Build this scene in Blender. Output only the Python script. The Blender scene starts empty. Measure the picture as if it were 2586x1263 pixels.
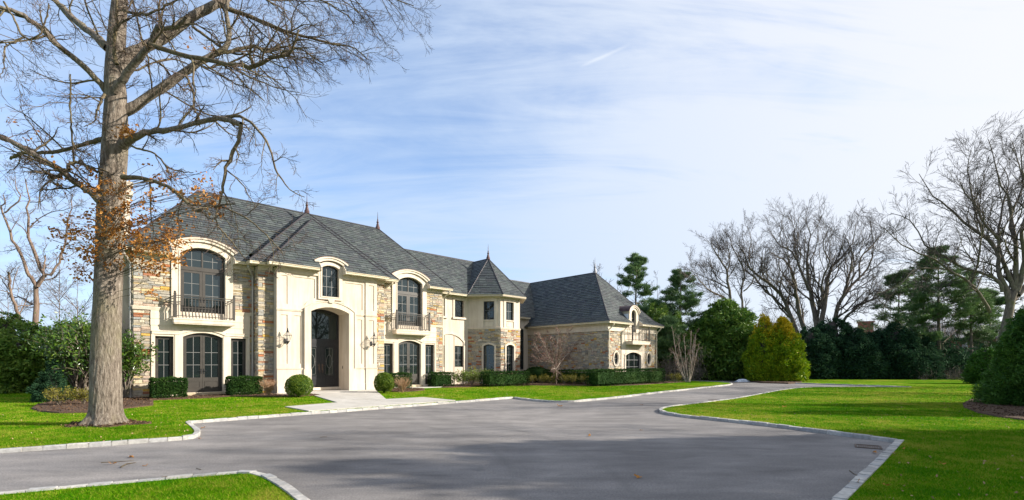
import bpy, math, random
import numpy as np
from math import sin, cos, pi, sqrt, atan2, radians, hypot
from mathutils import Matrix, Vector, Quaternion
from mathutils.geometry import tessellate_polygon

# ------------------------------------------------------------------ camera, light, sky
SC = bpy.context.scene
COL = SC.collection
FPX, CXP, HOR, EYE = 1230.0, 1293.0, 918.0, 1.6      # focal length, centre and horizon in pixels of the 2586 px photograph
cam = bpy.data.cameras.new('camera')
cam.sensor_width = 36.0
cam.lens = 36.0 * FPX / 2586.0
cam.shift_y = (HOR - 631.5) / 2586.0
cam.clip_start = 0.1
cam.clip_end = 2000.0
camo = bpy.data.objects.new('camera', cam)
camo.location = (0, 0, EYE)
camo.rotation_euler = (radians(90), 0, 0)
COL.objects.link(camo)
SC.camera = camo

SUN_EL, SUN_AZ = radians(25.0), radians(-2.0)         # azimuth measured from +X towards +Y
sdir = Vector((cos(SUN_EL) * cos(SUN_AZ), cos(SUN_EL) * sin(SUN_AZ), sin(SUN_EL)))
sl = bpy.data.lights.new('sun', 'SUN')
sl.energy = 5.0
sl.angle = radians(0.6)
sl.color = (1.0, 0.93, 0.82)
so = bpy.data.objects.new('sun', sl)
so.rotation_euler = sdir.to_track_quat('Z', 'Y').to_euler()
COL.objects.link(so)

SC.view_settings.view_transform = 'Standard'
SC.view_settings.look = 'None'
SC.view_settings.gamma = 1.0
SC.view_settings.exposure = 0.95
SC.view_settings.use_curve_mapping = False
SC.cycles.max_bounces = 6
SC.cycles.diffuse_bounces = 3
SC.cycles.glossy_bounces = 3
SC.cycles.transparent_max_bounces = 6

W = bpy.data.worlds.new('World')
SC.world = W
W.use_nodes = True
wt = W.node_tree
for n in list(wt.nodes):
    wt.nodes.remove(n)


def NN(t, kind, **kw):
    n = t.nodes.new(kind)
    for k, v in kw.items():
        setattr(n, k, v)
    return n


def mathn(t, op, a, b=None, clamp=False):
    n = t.nodes.new('ShaderNodeMath')
    n.operation = op
    n.use_clamp = clamp
    for i, x in enumerate((a, b)):
        if x is None:
            continue
        if isinstance(x, (int, float)):
            n.inputs[i].default_value = x
        else:
            t.links.new(x, n.inputs[i])
    return n.outputs[0]


def build_sky():
    t = wt
    out = NN(t, 'ShaderNodeOutputWorld')
    bg = NN(t, 'ShaderNodeBackground')
    bg.inputs['Strength'].default_value = 0.082
    sky = NN(t, 'ShaderNodeTexSky', sky_type='NISHITA', sun_disc=False, sun_elevation=SUN_EL,
             sun_rotation=radians(90) - SUN_AZ, air_density=1.0, dust_density=0.6, ozone_density=2.0)
    tc = NN(t, 'ShaderNodeTexCoord')
    sep = NN(t, 'ShaderNodeSeparateXYZ')
    t.links.new(tc.outputs['Generated'], sep.inputs[0])
    zc = mathn(t, 'ADD', mathn(t, 'MAXIMUM', sep.outputs[2], 0.0), 0.22)
    u = mathn(t, 'DIVIDE', sep.outputs[0], zc)
    v = mathn(t, 'DIVIDE', sep.outputs[1], zc)

    def layer(rot, sx, sy, scale, detail, dist, off):
        cb = NN(t, 'ShaderNodeCombineXYZ')
        t.links.new(u, cb.inputs[0])
        t.links.new(v, cb.inputs[1])
        mp = NN(t, 'ShaderNodeMapping')
        mp.inputs['Rotation'].default_value = (0, 0, rot)
        mp.inputs['Scale'].default_value = (sx, sy, 1)
        mp.inputs['Location'].default_value = off
        t.links.new(cb.outputs[0], mp.inputs[0])
        nz = NN(t, 'ShaderNodeTexNoise')
        nz.inputs['Scale'].default_value = scale
        nz.inputs['Detail'].default_value = detail
        nz.inputs['Roughness'].default_value = 0.62
        nz.inputs['Distortion'].default_value = dist
        t.links.new(mp.outputs[0], nz.inputs['Vector'])
        return nz.outputs[0]

    a = layer(0.95, 0.5, 1.5, 1.25, 8, 0.7, (3.1, 7.2, 0))      # broad veils
    b = layer(0.85, 0.5, 2.8, 1.9, 10, 1.1, (11.0, 2.0, 3))       # long fine streaks
    c = layer(-0.5, 1.0, 1.0, 0.7, 4, 0.3, (21.0, 5.0, 6))       # large patches
    d = mathn(t, 'ADD', mathn(t, 'MULTIPLY', a, 0.85), mathn(t, 'MULTIPLY', b, 0.80))
    d = mathn(t, 'ADD', d, mathn(t, 'MULTIPLY', c, 0.95))
    # thicker veil towards the sun, and towards the horizon where one looks through more of it
    dot = NN(t, 'ShaderNodeVectorMath', operation='DOT_PRODUCT')
    t.links.new(tc.outputs['Generated'], dot.inputs[0])
    dot.inputs[1].default_value = tuple(sdir)
    near = mathn(t, 'MAXIMUM', mathn(t, 'ADD', dot.outputs['Value'], 0.0), 0.0)
    hz = mathn(t, 'POWER', mathn(t, 'SUBTRACT', 1.0, mathn(t, 'MAXIMUM', sep.outputs[2], 0.0), True), 3.0)
    d = mathn(t, 'ADD', d, mathn(t, 'MULTIPLY', near, mathn(t, 'ADD', 0.02, mathn(t, 'MULTIPLY', b, 1.0))))
    d = mathn(t, 'ADD', d, mathn(t, 'MULTIPLY', hz, 0.35))
    mr = NN(t, 'ShaderNodeMapRange')
    mr.interpolation_type = 'SMOOTHSTEP'
    mr.inputs['From Min'].default_value = 0.90
    mr.inputs['From Max'].default_value = 1.70
    t.links.new(d, mr.inputs['Value'])
    fac = mathn(t, 'MULTIPLY', mr.outputs[0], 0.93)
    # a short old contrail
    def pdir(px, py):
        return Vector(((px - CXP) / FPX, 1.0, -(py - HOR) / FPX)).normalized()
    c0, c1 = pdir(1462, 170), pdir(1592, 112)
    cn, cm = c0.cross(c1).normalized(), (c0 + c1).normalized()
    ct = (c1 - c0).normalized()
    def dotn(vec):
        q = NN(t, 'ShaderNodeVectorMath', operation='DOT_PRODUCT')
        t.links.new(tc.outputs['Generated'], q.inputs[0])
        q.inputs[1].default_value = tuple(vec)
        return q.outputs['Value']
    across = mathn(t, 'SUBTRACT', 1.0, mathn(t, 'MULTIPLY', mathn(t, 'ABSOLUTE', dotn(cn)), 260.0), True)
    L = (c1 - c0).length / 2
    along = mathn(t, 'SUBTRACT', 1.0, mathn(t, 'POWER', mathn(t, 'MULTIPLY', mathn(t, 'ABSOLUTE', mathn(t, 'SUBTRACT', dotn(ct), cm.dot(ct))), 1.0 / L), 3.0), True)
    front = mathn(t, 'GREATER_THAN', dotn(cm), 0.9)
    trail = mathn(t, 'MULTIPLY', mathn(t, 'MULTIPLY', across, along), mathn(t, 'MULTIPLY', front, 0.26))
    fac = mathn(t, 'ADD', fac, trail, True)
    # cloud light: bluish white, brighter towards the sun
    cr = NN(t, 'ShaderNodeMix', data_type='RGBA')
    cr.inputs[6].default_value = (4.0, 4.95, 6.4, 1)
    cr.inputs[7].default_value = (6.15, 6.2, 6.4, 1)
    t.links.new(mathn(t, 'MULTIPLY', near, 1.35, True), cr.inputs[0])
    # clear sky with a stronger blue
    tint = NN(t, 'ShaderNodeMix', data_type='RGBA', blend_type='MULTIPLY')
    tint.inputs[0].default_value = 1.0
    t.links.new(sky.outputs[0], tint.inputs[6])
    tint.inputs[7].default_value = (1.36, 1.50, 1.70, 1)
    mx = NN(t, 'ShaderNodeMix', data_type='RGBA')
    t.links.new(fac, mx.inputs[0])
    t.links.new(tint.outputs[2], mx.inputs[6])
    t.links.new(cr.outputs[2], mx.inputs[7])
    t.links.new(mx.outputs[2], bg.inputs['Color'])
    t.links.new(bg.outputs[0], out.inputs[0])


build_sky()

# ------------------------------------------------------------------ helpers
rng = np.random.default_rng(7)
random.seed(7)
HA = atan2(1.0, 1.0463)                                  # the front of the house runs this way
HU = Vector((cos(HA), sin(HA), 0))
HV = Vector((-sin(HA), cos(HA), 0))
HO = Vector(((698 - CXP) / FPX * 24.5, 24.5, 0))         # front left corner of the entrance block
HM = Matrix.Translation(HO) @ Matrix.Rotation(HA, 4, 'Z')


def gpt(px, py, z=0.0):
    """a point of the plane z seen at that pixel of the photograph"""
    D = (EYE - z) * FPX / (py - HOR)
    return ((px - CXP) / FPX * D, D)


def ppt(px, py, D):
    return Vector(((px - CXP) / FPX * D, D, EYE - (py - HOR) / FPX * D))


def hloc(x, y):
    d = Vector((x, y, 0)) - HO
    return (d.dot(HU), d.dot(HV))


def hw(s, w, z=0.0):
    return HO + HU * s + HV * w + Vector((0, 0, z))


def tag(o, label=None, cat=None, group=None, kind=None):
    if label:
        o['label'] = label
    if cat:
        o['category'] = cat
    if group:
        o['group'] = group
    if kind:
        o['kind'] = kind
    return o


def empty(name, loc=(0, 0, 0), rz=0.0):
    o = bpy.data.objects.new(name, None)
    o.empty_display_size = 0.3
    o.location = loc
    o.rotation_euler = (0, 0, rz)
    COL.objects.link(o)
    return o


def link(name, me, parent=None, kind=None):
    o = bpy.data.objects.new(name, me)
    COL.objects.link(o)
    if parent is not None:
        o.parent = parent
    if kind:
        o['kind'] = kind
    return o


class MB:
    """collects shapes, builds one mesh object"""

    def __init__(self, M=None):
        self.v, self.f, self.m = [], [], []
        self.M = M
        self.mi = 0

    def add(self, vs, fs, mi=None):
        o = len(self.v)
        self.v.extend(tuple(a) for a in vs)
        for f in fs:
            self.f.append(tuple(i + o for i in f))
            self.m.append(self.mi if mi is None else mi)

    def box(self, x0, x1, y0, y1, z0, z1, mi=None):
        vs = [(x0, y0, z0), (x1, y0, z0), (x1, y1, z0), (x0, y1, z0), (x0, y0, z1), (x1, y0, z1), (x1, y1, z1), (x0, y1, z1)]
        self.add(vs, [(0, 3, 2, 1), (4, 5, 6, 7), (0, 1, 5, 4), (1, 2, 6, 5), (2, 3, 7, 6), (3, 0, 4, 7)], mi)

    def cbox(self, x0, x1, y0, y1, z0, z1, c=0.01, mi=None):
        """box with a chamfered front (y0) face"""
        vs = []
        for (a, b, y) in ((0, 0, y1), (0, 0, y0 + c), (c, c, y0)):
            vs += [(x0 + a, y, z0 + b), (x1 - a, y, z0 + b), (x1 - a, y, z1 - b), (x0 + a, y, z1 - b)]
        fs = []
        for r in (0, 4):
            for i in range(4):
                j = (i + 1) % 4
                fs.append((r + i, r + j, r + 4 + j, r + 4 + i))
        fs += [(8, 9, 10, 11), (3, 2, 1, 0)]
        self.add(vs, fs, mi)

    def holed(self, outer, holes, y0, y1, mi=None, back=False):
        loops = [outer] + list(holes)
        tri = tessellate_polygon([[Vector((x, z, 0)) for x, z in L] for L in loops])
        flat = [p for L in loops for p in L]
        n = len(flat)
        vs = [(x, y0, z) for x, z in flat] + [(x, y1, z) for x, z in flat]
        fs = [tuple(t) for t in tri]
        if back:
            fs += [tuple(i + n for i in reversed(t)) for t in tri]
        o = 0
        for L in loops:
            k = len(L)
            for i in range(k):
                j = (i + 1) % k
                fs.append((o + i, o + j, n + o + j, n + o + i))
            o += k
        self.add(vs, fs, mi)

    def band(self, A, B, y0, y1, closed=False, mi=None):
        """strip between two loops of (x, z) of equal length"""
        n = len(A)
        vs = [(x, y0, z) for x, z in A] + [(x, y0, z) for x, z in B] + [(x, y1, z) for x, z in A] + [(x, y1, z) for x, z in B]
        fs = []
        for i in range(n if closed else n - 1):
            j = (i + 1) % n
            fs += [(i, j, n + j, n + i), (2 * n + i, 3 * n + i, 3 * n + j, 2 * n + j), (i, 2 * n + i, 2 * n + j, j), (n + i, n + j, 3 * n + j, 3 * n + i)]
        if not closed:
            for i in (0, n - 1):
                fs.append((i, n + i, 3 * n + i, 2 * n + i))
        self.add(vs, fs, mi)

    def tube(self, pts, r, k=8, mi=None, caps=True):
        pts = [Vector(p) for p in pts]
        rs = r if isinstance(r, (list, tuple)) else [r] * len(pts)
        vs, fs = [], []
        up = None
        for i, p in enumerate(pts):
            t = (pts[min(i + 1, len(pts) - 1)] - pts[max(i - 1, 0)]).normalized()
            if up is None:
                up = Vector((0, 0, 1)) if abs(t.z) < 0.9 else Vector((1, 0, 0))
            a = t.cross(up)
            if a.length < 1e-4:
                a = t.cross(Vector((0, 1, 0)))
            a.normalize()
            b = t.cross(a).normalized()
            up = a.cross(t)
            for j in range(k):
                an = 2 * pi * j / k
                vs.append(p + (a * cos(an) + b * sin(an)) * rs[i])
        for i in range(len(pts) - 1):
            for j in range(k):
                l = (j + 1) % k
                fs.append((i * k + j, i * k + l, (i + 1) * k + l, (i + 1) * k + j))
        if caps:
            fs.append(tuple(range(k)))
            fs.append(tuple((len(pts) - 1) * k + j for j in reversed(range(k))))
        self.add(vs, fs, mi)

    def lathe(self, prof, c=(0, 0, 0), k=12, mi=None):
        vs, fs = [], []
        for r, z in prof:
            for j in range(k):
                an = 2 * pi * j / k
                vs.append((c[0] + r * cos(an), c[1] + r * sin(an), c[2] + z))
        for i in range(len(prof) - 1):
            for j in range(k):
                l = (j + 1) % k
                fs.append((i * k + j, i * k + l, (i + 1) * k + l, (i + 1) * k + j))
        fs.append(tuple(range(k)))
        fs.append(tuple((len(prof) - 1) * k + j for j in reversed(range(k))))
        self.add(vs, fs, mi)

    def poly(self, pts, mi=None):
        self.add(pts, [tuple(range(len(pts)))], mi)

    def build(self, name, mats, parent=None, kind=None, smooth=False):
        me = bpy.data.meshes.new(name)
        vs = self.v
        if self.M is not None:
            vs = [tuple(self.M @ Vector(p)) for p in vs]
        me.from_pydata(vs, [], self.f)
        if not isinstance(mats, (list, tuple)):
            mats = [mats]
        for m in mats:
            me.materials.append(m)
        if len(mats) > 1:
            me.polygons.foreach_set('material_index', np.array(self.m, dtype=np.int32))
        if smooth:
            me.polygons.foreach_set('use_smooth', np.ones(len(me.polygons), dtype=bool))
        me.update()
        return link(name, me, parent, kind)


def npmesh(name, V, F, mats, parent=None, kind=None, smooth=False, midx=None):
    """mesh from numpy arrays: V (n,3), F (m,3) or (m,4)"""
    me = bpy.data.meshes.new(name)
    V = np.asarray(V, dtype=np.float32)
    F = np.asarray(F, dtype=np.int32)
    k = F.shape[1]
    me.vertices.add(len(V))
    me.vertices.foreach_set('co', V.ravel())
    me.loops.add(F.size)
    me.loops.foreach_set('vertex_index', F.ravel())
    me.polygons.add(len(F))
    me.polygons.foreach_set('loop_start', np.arange(0, F.size, k, dtype=np.int32))
    if not isinstance(mats, (list, tuple)):
        mats = [mats]
    for m in mats:
        me.materials.append(m)
    if midx is not None:
        me.polygons.foreach_set('material_index', np.asarray(midx, dtype=np.int32))
    me.update(calc_edges=True)
    me.polygons.foreach_set('use_smooth', np.full(len(F), smooth, dtype=bool))
    me.validate()
    return link(name, me, parent, kind)


# ------------------------------------------------------------------ materials
def newmat(name):
    m = bpy.data.materials.new(name)
    m.use_nodes = True
    t = m.node_tree
    return m, t, t.nodes['Principled BSDF']


def ramp(t, fac, stops):
    r = t.nodes.new('ShaderNodeValToRGB')
    el = r.color_ramp.elements
    while len(el) < len(stops):
        el.new(0.5)
    for e, (p, c) in zip(el, stops):
        e.position = p
        e.color = (c[0], c[1], c[2], 1)
    t.links.new(fac, r.inputs[0])
    return r.outputs[0]


def noise(t, scale, detail=4, rough=0.55, vec=None, dist=0.0, stretch=None):
    n = t.nodes.new('ShaderNodeTexNoise')
    n.inputs['Scale'].default_value = scale
    n.inputs['Detail'].default_value = detail
    n.inputs['Roughness'].default_value = rough
    n.inputs['Distortion'].default_value = dist
    if vec is None:
        g = t.nodes.new('ShaderNodeNewGeometry')
        vec = g.outputs['Position']
    if stretch:
        mp = t.nodes.new('ShaderNodeMapping')
        mp.inputs['Scale'].default_value = stretch
        t.links.new(vec, mp.inputs[0])
        vec = mp.outputs[0]
    t.links.new(vec, n.inputs['Vector'])
    return n.outputs[0]


def bump(t, b, h, strength=0.3, dist=0.02):
    n = t.nodes.new('ShaderNodeBump')
    n.inputs['Strength'].default_value = strength
    n.inputs['Distance'].default_value = dist
    t.links.new(h, n.inputs['Height'])
    t.links.new(n.outputs[0], b.inputs['Normal'])


def mixc(t, fac, a, b, mode='MIX'):
    n = t.nodes.new('ShaderNodeMix')
    n.data_type = 'RGBA'
    n.blend_type = mode
    for i, x in ((0, fac), (6, a), (7, b)):
        if isinstance(x, (int, float)):
            n.inputs[i].default_value = x
        elif isinstance(x, tuple):
            n.inputs[i].default_value = (x[0], x[1], x[2], 1)
        else:
            t.links.new(x, n.inputs[i])
    return n.outputs[2]


def noisy(name, c0, c1, scale=6, rough=0.8, bscale=40, bstr=0.25, bdist=0.01, detail=5, spec=0.3, metal=0.0, stretch=None, lo=0.35, hi=0.65):
    m, t, b = newmat(name)
    n = noise(t, scale, detail, stretch=stretch)
    t.links.new(ramp(t, n, [(lo, c0), (hi, c1)]), b.inputs['Base Color'])
    b.inputs['Roughness'].default_value = rough
    b.inputs['Specular IOR Level'].default_value = spec
    b.inputs['Metallic'].default_value = metal
    if bstr:
        bump(t, b, noise(t, bscale, 4, stretch=stretch), bstr, bdist)
    return m


def leafmat(name, cols, rough=0.55, trans=0.25, spec=0.25):
    """foliage: each leaf (island) its own shade out of cols, some light through it"""
    m, t, b = newmat(name)
    g = t.nodes.new('ShaderNodeNewGeometry')
    big = noise(t, 1.3, 3)
    f = mathn(t, 'ADD', mathn(t, 'MULTIPLY', g.outputs['Random Per Island'], 0.7), mathn(t, 'MULTIPLY', mathn(t, 'SUBTRACT', big, 0.35), 0.9), True)
    k = len(cols)
    col = ramp(t, f, [(i / max(1, k - 1), c) for i, c in enumerate(cols)])
    t.links.new(col, b.inputs['Base Color'])
    b.inputs['Roughness'].default_value = rough
    b.inputs['Specular IOR Level'].default_value = spec
    if trans:
        tr = t.nodes.new('ShaderNodeBsdfTranslucent')
        t.links.new(col, tr.inputs['Color'])
        mx = t.nodes.new('ShaderNodeMixShader')
        mx.inputs[0].default_value = trans
        out = t.nodes['Material Output']
        t.links.new(b.outputs[0], mx.inputs[1])
        t.links.new(tr.outputs[0], mx.inputs[2])
        t.links.new(mx.outputs[0], out.inputs['Surface'])
    return m


MAT = {}
# house
MAT['stucco'] = noisy('cream_stucco', (0.560, 0.482, 0.388), (0.625, 0.545, 0.448), 1.1, 0.85, 120, 0.12, 0.004)
MAT['trim'] = noisy('cast_stone_trim', (0.585, 0.507, 0.41), (0.64, 0.56, 0.46), 2.5, 0.75, 90, 0.10, 0.003)
MAT['gutter'] = noisy('cream_gutter_paint', (0.56, 0.49, 0.36), (0.60, 0.53, 0.40), 3, 0.45, 30, 0.03, 0.002, spec=0.5)
def weathered(m, amt=0.90):
    t = m.node_tree
    b = t.nodes['Principled BSDF']
    src = b.inputs['Base Color'].links[0].from_socket
    s = noise(t, 2.2, 5, 0.6, stretch=(2.2, 2.2, 0.22))
    r_ = ramp(t, s, [(0.40, (amt * 0.98, amt * 0.96, amt * 0.93)), (0.58, (1, 1, 1))])
    t.links.new(mixc(t, 1.0, src, r_, 'MULTIPLY'), b.inputs['Base Color'])


weathered(MAT['stucco'])
weathered(MAT['trim'], 0.92)
MAT['mortar'] = noisy('pale_mortar', (0.42, 0.38, 0.33), (0.52, 0.47, 0.41), 8, 0.95, 90, 0.5, 0.008)
MAT['bronze'] = noisy('bronze_paint', (0.036, 0.031, 0.026), (0.050, 0.043, 0.036), 4, 0.42, 50, 0.04, 0.002, spec=0.5)
MAT['black'] = noisy('black_paint', (0.014, 0.015, 0.018), (0.021, 0.021, 0.025), 4, 0.35, 60, 0.08, 0.002, spec=0.5)
MAT['muntin'] = noisy('grey_muntin_paint', (0.15, 0.15, 0.147), (0.18, 0.18, 0.175), 4, 0.4, 50, 0.02, 0.001, spec=0.5)
MAT['copper'] = noisy('aged_copper', (0.060, 0.034, 0.032), (0.11, 0.064, 0.058), 3, 0.5, 20, 0.1, 0.004, metal=0.2)
MAT['hip'] = noisy('dark_ridge_metal', (0.026, 0.024, 0.028), (0.042, 0.036, 0.040), 3, 0.5, 20, 0.1, 0.004, metal=0.3)
MAT['lead'] = noisy('grey_lead_finial', (0.20, 0.20, 0.21), (0.28, 0.28, 0.29), 6, 0.5, 20, 0.1, 0.004, metal=0.3)
MAT['limestone'] = noisy('limestone_paver', (0.40, 0.375, 0.335), (0.48, 0.455, 0.415), 1.2, 0.8, 60, 0.15, 0.004)
MAT['downspout'] = noisy('taupe_downspout', (0.36, 0.33, 0.30), (0.40, 0.37, 0.335), 4, 0.45, 50, 0.03, 0.002, spec=0.5)


def glassmat():
    m, t, b = newmat('window_glass')
    b.inputs['Base Color'].default_value = (0.012, 0.017, 0.018, 1)
    b.inputs['Roughness'].default_value = 0.015
    b.inputs['IOR'].default_value = 1.62
    b.inputs['Specular IOR Level'].default_value = 0.65
    b.inputs['Specular Tint'].default_value = (0.80, 0.96, 1.0, 1)
    n = noise(t, 0.9, 2)
    bump(t, b, n, 0.10, 0.02)
    return m


MAT['glass'] = glassmat()


def unlit_room():
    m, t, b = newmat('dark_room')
    b.inputs['Base Color'].default_value = (0.02, 0.022, 0.022, 1)  # near black: the shade of unlit rooms is put into this colour
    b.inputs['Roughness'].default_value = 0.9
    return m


MAT['room'] = unlit_room()

STONE_COLS = [((0.43, 0.40, 0.355), 16), ((0.50, 0.46, 0.395), 16), ((0.37, 0.36, 0.34), 13), ((0.54, 0.48, 0.37), 12), ((0.49, 0.40, 0.35), 10),
              ((0.33, 0.345, 0.355), 10), ((0.54, 0.45, 0.28), 6), ((0.55, 0.38, 0.13), 2.6), ((0.42, 0.185, 0.10), 3.2), ((0.38, 0.19, 0.13), 2.6), ((0.59, 0.545, 0.47), 9), ((0.28, 0.26, 0.245), 3)]
STONE = []
for i, (c, w_) in enumerate(STONE_COLS):
    gm = sum(c) / 3
    c = tuple(max(0.01, (gm + (x - gm) * 1.08) * 0.84 * q) for x, q in zip(c, (1.05, 1.0, 0.92)))
    m, t, b = newmat('wall_stone')
    n1 = noise(t, 9, 6, 0.65)
    n2 = noise(t, 2.7, 2)
    base = ramp(t, n1, [(0.3, tuple(x * 0.68 for x in c)), (0.5, c), (0.72, tuple(min(1, x * 1.22) for x in c))])
    base = mixc(t, mathn(t, 'MULTIPLY', mathn(t, 'SUBTRACT', n2, 0.42, True), 1.4, True), base, (c[0] * 0.95, c[1] * 0.80, c[2] * 0.60))
    t.links.new(base, b.inputs['Base Color'])
    b.inputs['Roughness'].default_value = 0.88
    b.inputs['Specular IOR Level'].default_value = 0.2
    bump(t, b, noise(t, 26, 6, 0.7), 0.9, 0.03)
    STONE.append(m)
STONE_W = np.array([w_ for _, w_ in STONE_COLS], float)
STONE_W /= STONE_W.sum()

SLATE = []
for c in ((0.052, 0.059, 0.062), (0.062, 0.072, 0.071), (0.080, 0.091, 0.088), (0.042, 0.048, 0.053), (0.060, 0.064, 0.066), (0.057, 0.069, 0.066)):
    m, t, b = newmat('slate_shingle')
    n1 = noise(t, 14, 5, 0.6)
    t.links.new(ramp(t, n1, [(0.3, tuple(x * 0.82 for x in c)), (0.7, tuple(x * 1.2 for x in c))]), b.inputs['Base Color'])
    b.inputs['Roughness'].default_value = 0.58
    b.inputs['Specular IOR Level'].default_value = 0.4
    bump(t, b, noise(t, 45, 4), 0.35, 0.006)
    SLATE.append(m)

# ground
def asphalt():
    m, t, b = newmat('worn_asphalt')
    big = noise(t, 0.16, 5, 0.6, dist=0.6, stretch=(1.0, 0.55, 1))
    mid = noise(t, 1.4, 5, 0.6, stretch=(0.5, 1.3, 1))
    fine = noise(t, 38, 6, 0.85)
    vfine = noise(t, 110, 3, 0.9)
    f = mathn(t, 'ADD', mathn(t, 'MULTIPLY', big, 0.6), mathn(t, 'MULTIPLY', mid, 0.4))
    base = ramp(t, f, [(0.38, (0.115, 0.107, 0.104)), (0.50, (0.182, 0.170, 0.163)), (0.60, (0.250, 0.232, 0.220))])
    sp = ramp(t, fine, [(0.34, (0.55, 0.55, 0.57)), (0.5, (1, 1, 1)), (0.66, (1.5, 1.48, 1.46))])
    base = mixc(t, 1.0, base, sp, 'MULTIPLY')
    sp2 = ramp(t, vfine, [(0.3, (0.7, 0.7, 0.7)), (0.7, (1.3, 1.3, 1.3))])
    base = mixc(t, 1.0, base, sp2, 'MULTIPLY')
    # pale dried patches
    st = noise(t, 0.9, 3, 0.5, stretch=(0.7, 1.6, 1))
    base = mixc(t, mathn(t, 'MULTIPLY', mathn(t, 'SUBTRACT', st, 0.70, True), 3.5, True), base, (0.34, 0.31, 0.28))
    # faint curved tyre tracks
    gp = t.nodes.new('ShaderNodeNewGeometry')
    tn = noise(t, 0.8, 3)
    for (cx_, cy_, R_) in ((7.5, 20.0, 9.6), (7.5, 20.0, 11.2), (-9.0, 6.5, 9.0), (-9.0, 6.5, 10.5)):
        vd = t.nodes.new('ShaderNodeVectorMath')
        vd.operation = 'DISTANCE'
        t.links.new(gp.outputs['Position'], vd.inputs[0])
        vd.inputs[1].default_value = (cx_, cy_, 0)
        ring = mathn(t, 'SUBTRACT', 1.0, mathn(t, 'MULTIPLY', mathn(t, 'ABSOLUTE', mathn(t, 'SUBTRACT', vd.outputs['Value'], R_)), 8.0), True)
        base = mixc(t, mathn(t, 'MULTIPLY', ring, mathn(t, 'MULTIPLY', mathn(t, 'SUBTRACT', tn, 0.35, True), 1.3)), base, (0.10, 0.095, 0.09))
    # darker oil and tyre stains
    oil = noise(t, 2.6, 4, 0.6, stretch=(0.35, 1.2, 1), dist=1.2)
    base = mixc(t, mathn(t, 'MULTIPLY', mathn(t, 'SUBTRACT', oil, 0.60, True), 4.0, True), base, (0.085, 0.082, 0.080))
    t.links.new(base, b.inputs['Base Color'])
    b.inputs['Roughness'].default_value = 0.82
    b.inputs['Specular IOR Level'].default_value = 0.3
    bump(t, b, mathn(t, 'ADD', fine, vfine), 0.55, 0.006)
    return m


MAT['asphalt'] = asphalt()


def lawnmat():
    m, t, b = newmat('lawn_turf')
    big = noise(t, 0.22, 4, 0.6)
    mid = noise(t, 1.5, 5, 0.65)
    fine = noise(t, 30, 4, 0.8)
    f = mathn(t, 'ADD', mathn(t, 'MULTIPLY', big, 0.45), mathn(t, 'MULTIPLY', mid, 0.55))
    base = ramp(t, f, [(0.38, (0.034, 0.130, 0.001)), (0.50, (0.088, 0.190, 0.001)), (0.60, (0.210, 0.220, 0.025))])  # darker than the blades: shade in the gaps is put into the colour
    sp = ramp(t, fine, [(0.3, (0.55, 0.6, 0.5)), (0.5, (1, 1, 1)), (0.72, (1.45, 1.35, 1.3))])
    base = mixc(t, 1.0, base, sp, 'MULTIPLY')
    t.links.new(base, b.inputs['Base Color'])
    b.inputs['Roughness'].default_value = 0.9
    b.inputs['Specular IOR Level'].default_value = 0.02
    bump(t, b, fine, 0.8, 0.03)
    return m


MAT['lawn'] = lawnmat()


def blademat():
    m, t, b = newmat('grass_blade')
    g = t.nodes.new('ShaderNodeNewGeometry')
    big = noise(t, 0.22, 4, 0.6)
    mid = noise(t, 1.5, 5, 0.65)
    f = mathn(t, 'ADD', mathn(t, 'MULTIPLY', big, 0.45), mathn(t, 'MULTIPLY', mid, 0.55))
    f = mathn(t, 'ADD', f, mathn(t, 'MULTIPLY', mathn(t, 'SUBTRACT', g.outputs['Random Per Island'], 0.5), 0.30))
    base = ramp(t, f, [(0.36, (0.042, 0.175, 0.001)), (0.50, (0.125, 0.265, 0.001)), (0.62, (0.310, 0.310, 0.045))])
    t.links.new(base, b.inputs['Base Color'])
    b.inputs['Roughness'].default_value = 0.7
    b.inputs['Specular IOR Level'].default_value = 0.05
    tr = t.nodes.new('ShaderNodeBsdfTranslucent')
    t.links.new(base, tr.inputs['Color'])
    mx = t.nodes.new('ShaderNodeMixShader')
    mx.inputs[0].default_value = 0.35
    t.links.new(b.outputs[0], mx.inputs[1])
    t.links.new(tr.outputs[0], mx.inputs[2])
    t.links.new(mx.outputs[0], t.nodes['Material Output'].inputs['Surface'])
    return m


MAT['blade'] = blademat()
MAT['kerb'] = [noisy('kerb_granite', tuple(x * 0.8 for x in c), tuple(x * 1.12 for x in c), 14, 0.85, 60, 0.6, 0.01, detail=6)
               for c in ((0.42, 0.40, 0.37), (0.34, 0.33, 0.31), (0.48, 0.46, 0.42), (0.37, 0.365, 0.355))]
MAT['kerbmortar'] = noisy('kerb_mortar', (0.40, 0.38, 0.35), (0.48, 0.46, 0.42), 10, 0.95, 60, 0.4, 0.01)
MAT['mulch'] = noisy('bark_mulch', (0.055, 0.030, 0.018), (0.115, 0.070, 0.042), 22, 0.95, 40, 1.0, 0.03)
MAT['soil'] = noisy('bare_soil', (0.16, 0.12, 0.075), (0.22, 0.16, 0.10), 12, 0.95, 40, 0.8, 0.02)
MAT['chip'] = leafmat('bark_chip', [(0.045, 0.025, 0.016), (0.10, 0.06, 0.036), (0.20, 0.13, 0.075)], 0.9, 0, 0.1)
MAT['iron'] = noisy('rusty_iron', (0.07, 0.050, 0.042), (0.14, 0.105, 0.085), 30, 0.7, 60, 0.3, 0.004, metal=0.2)


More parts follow.
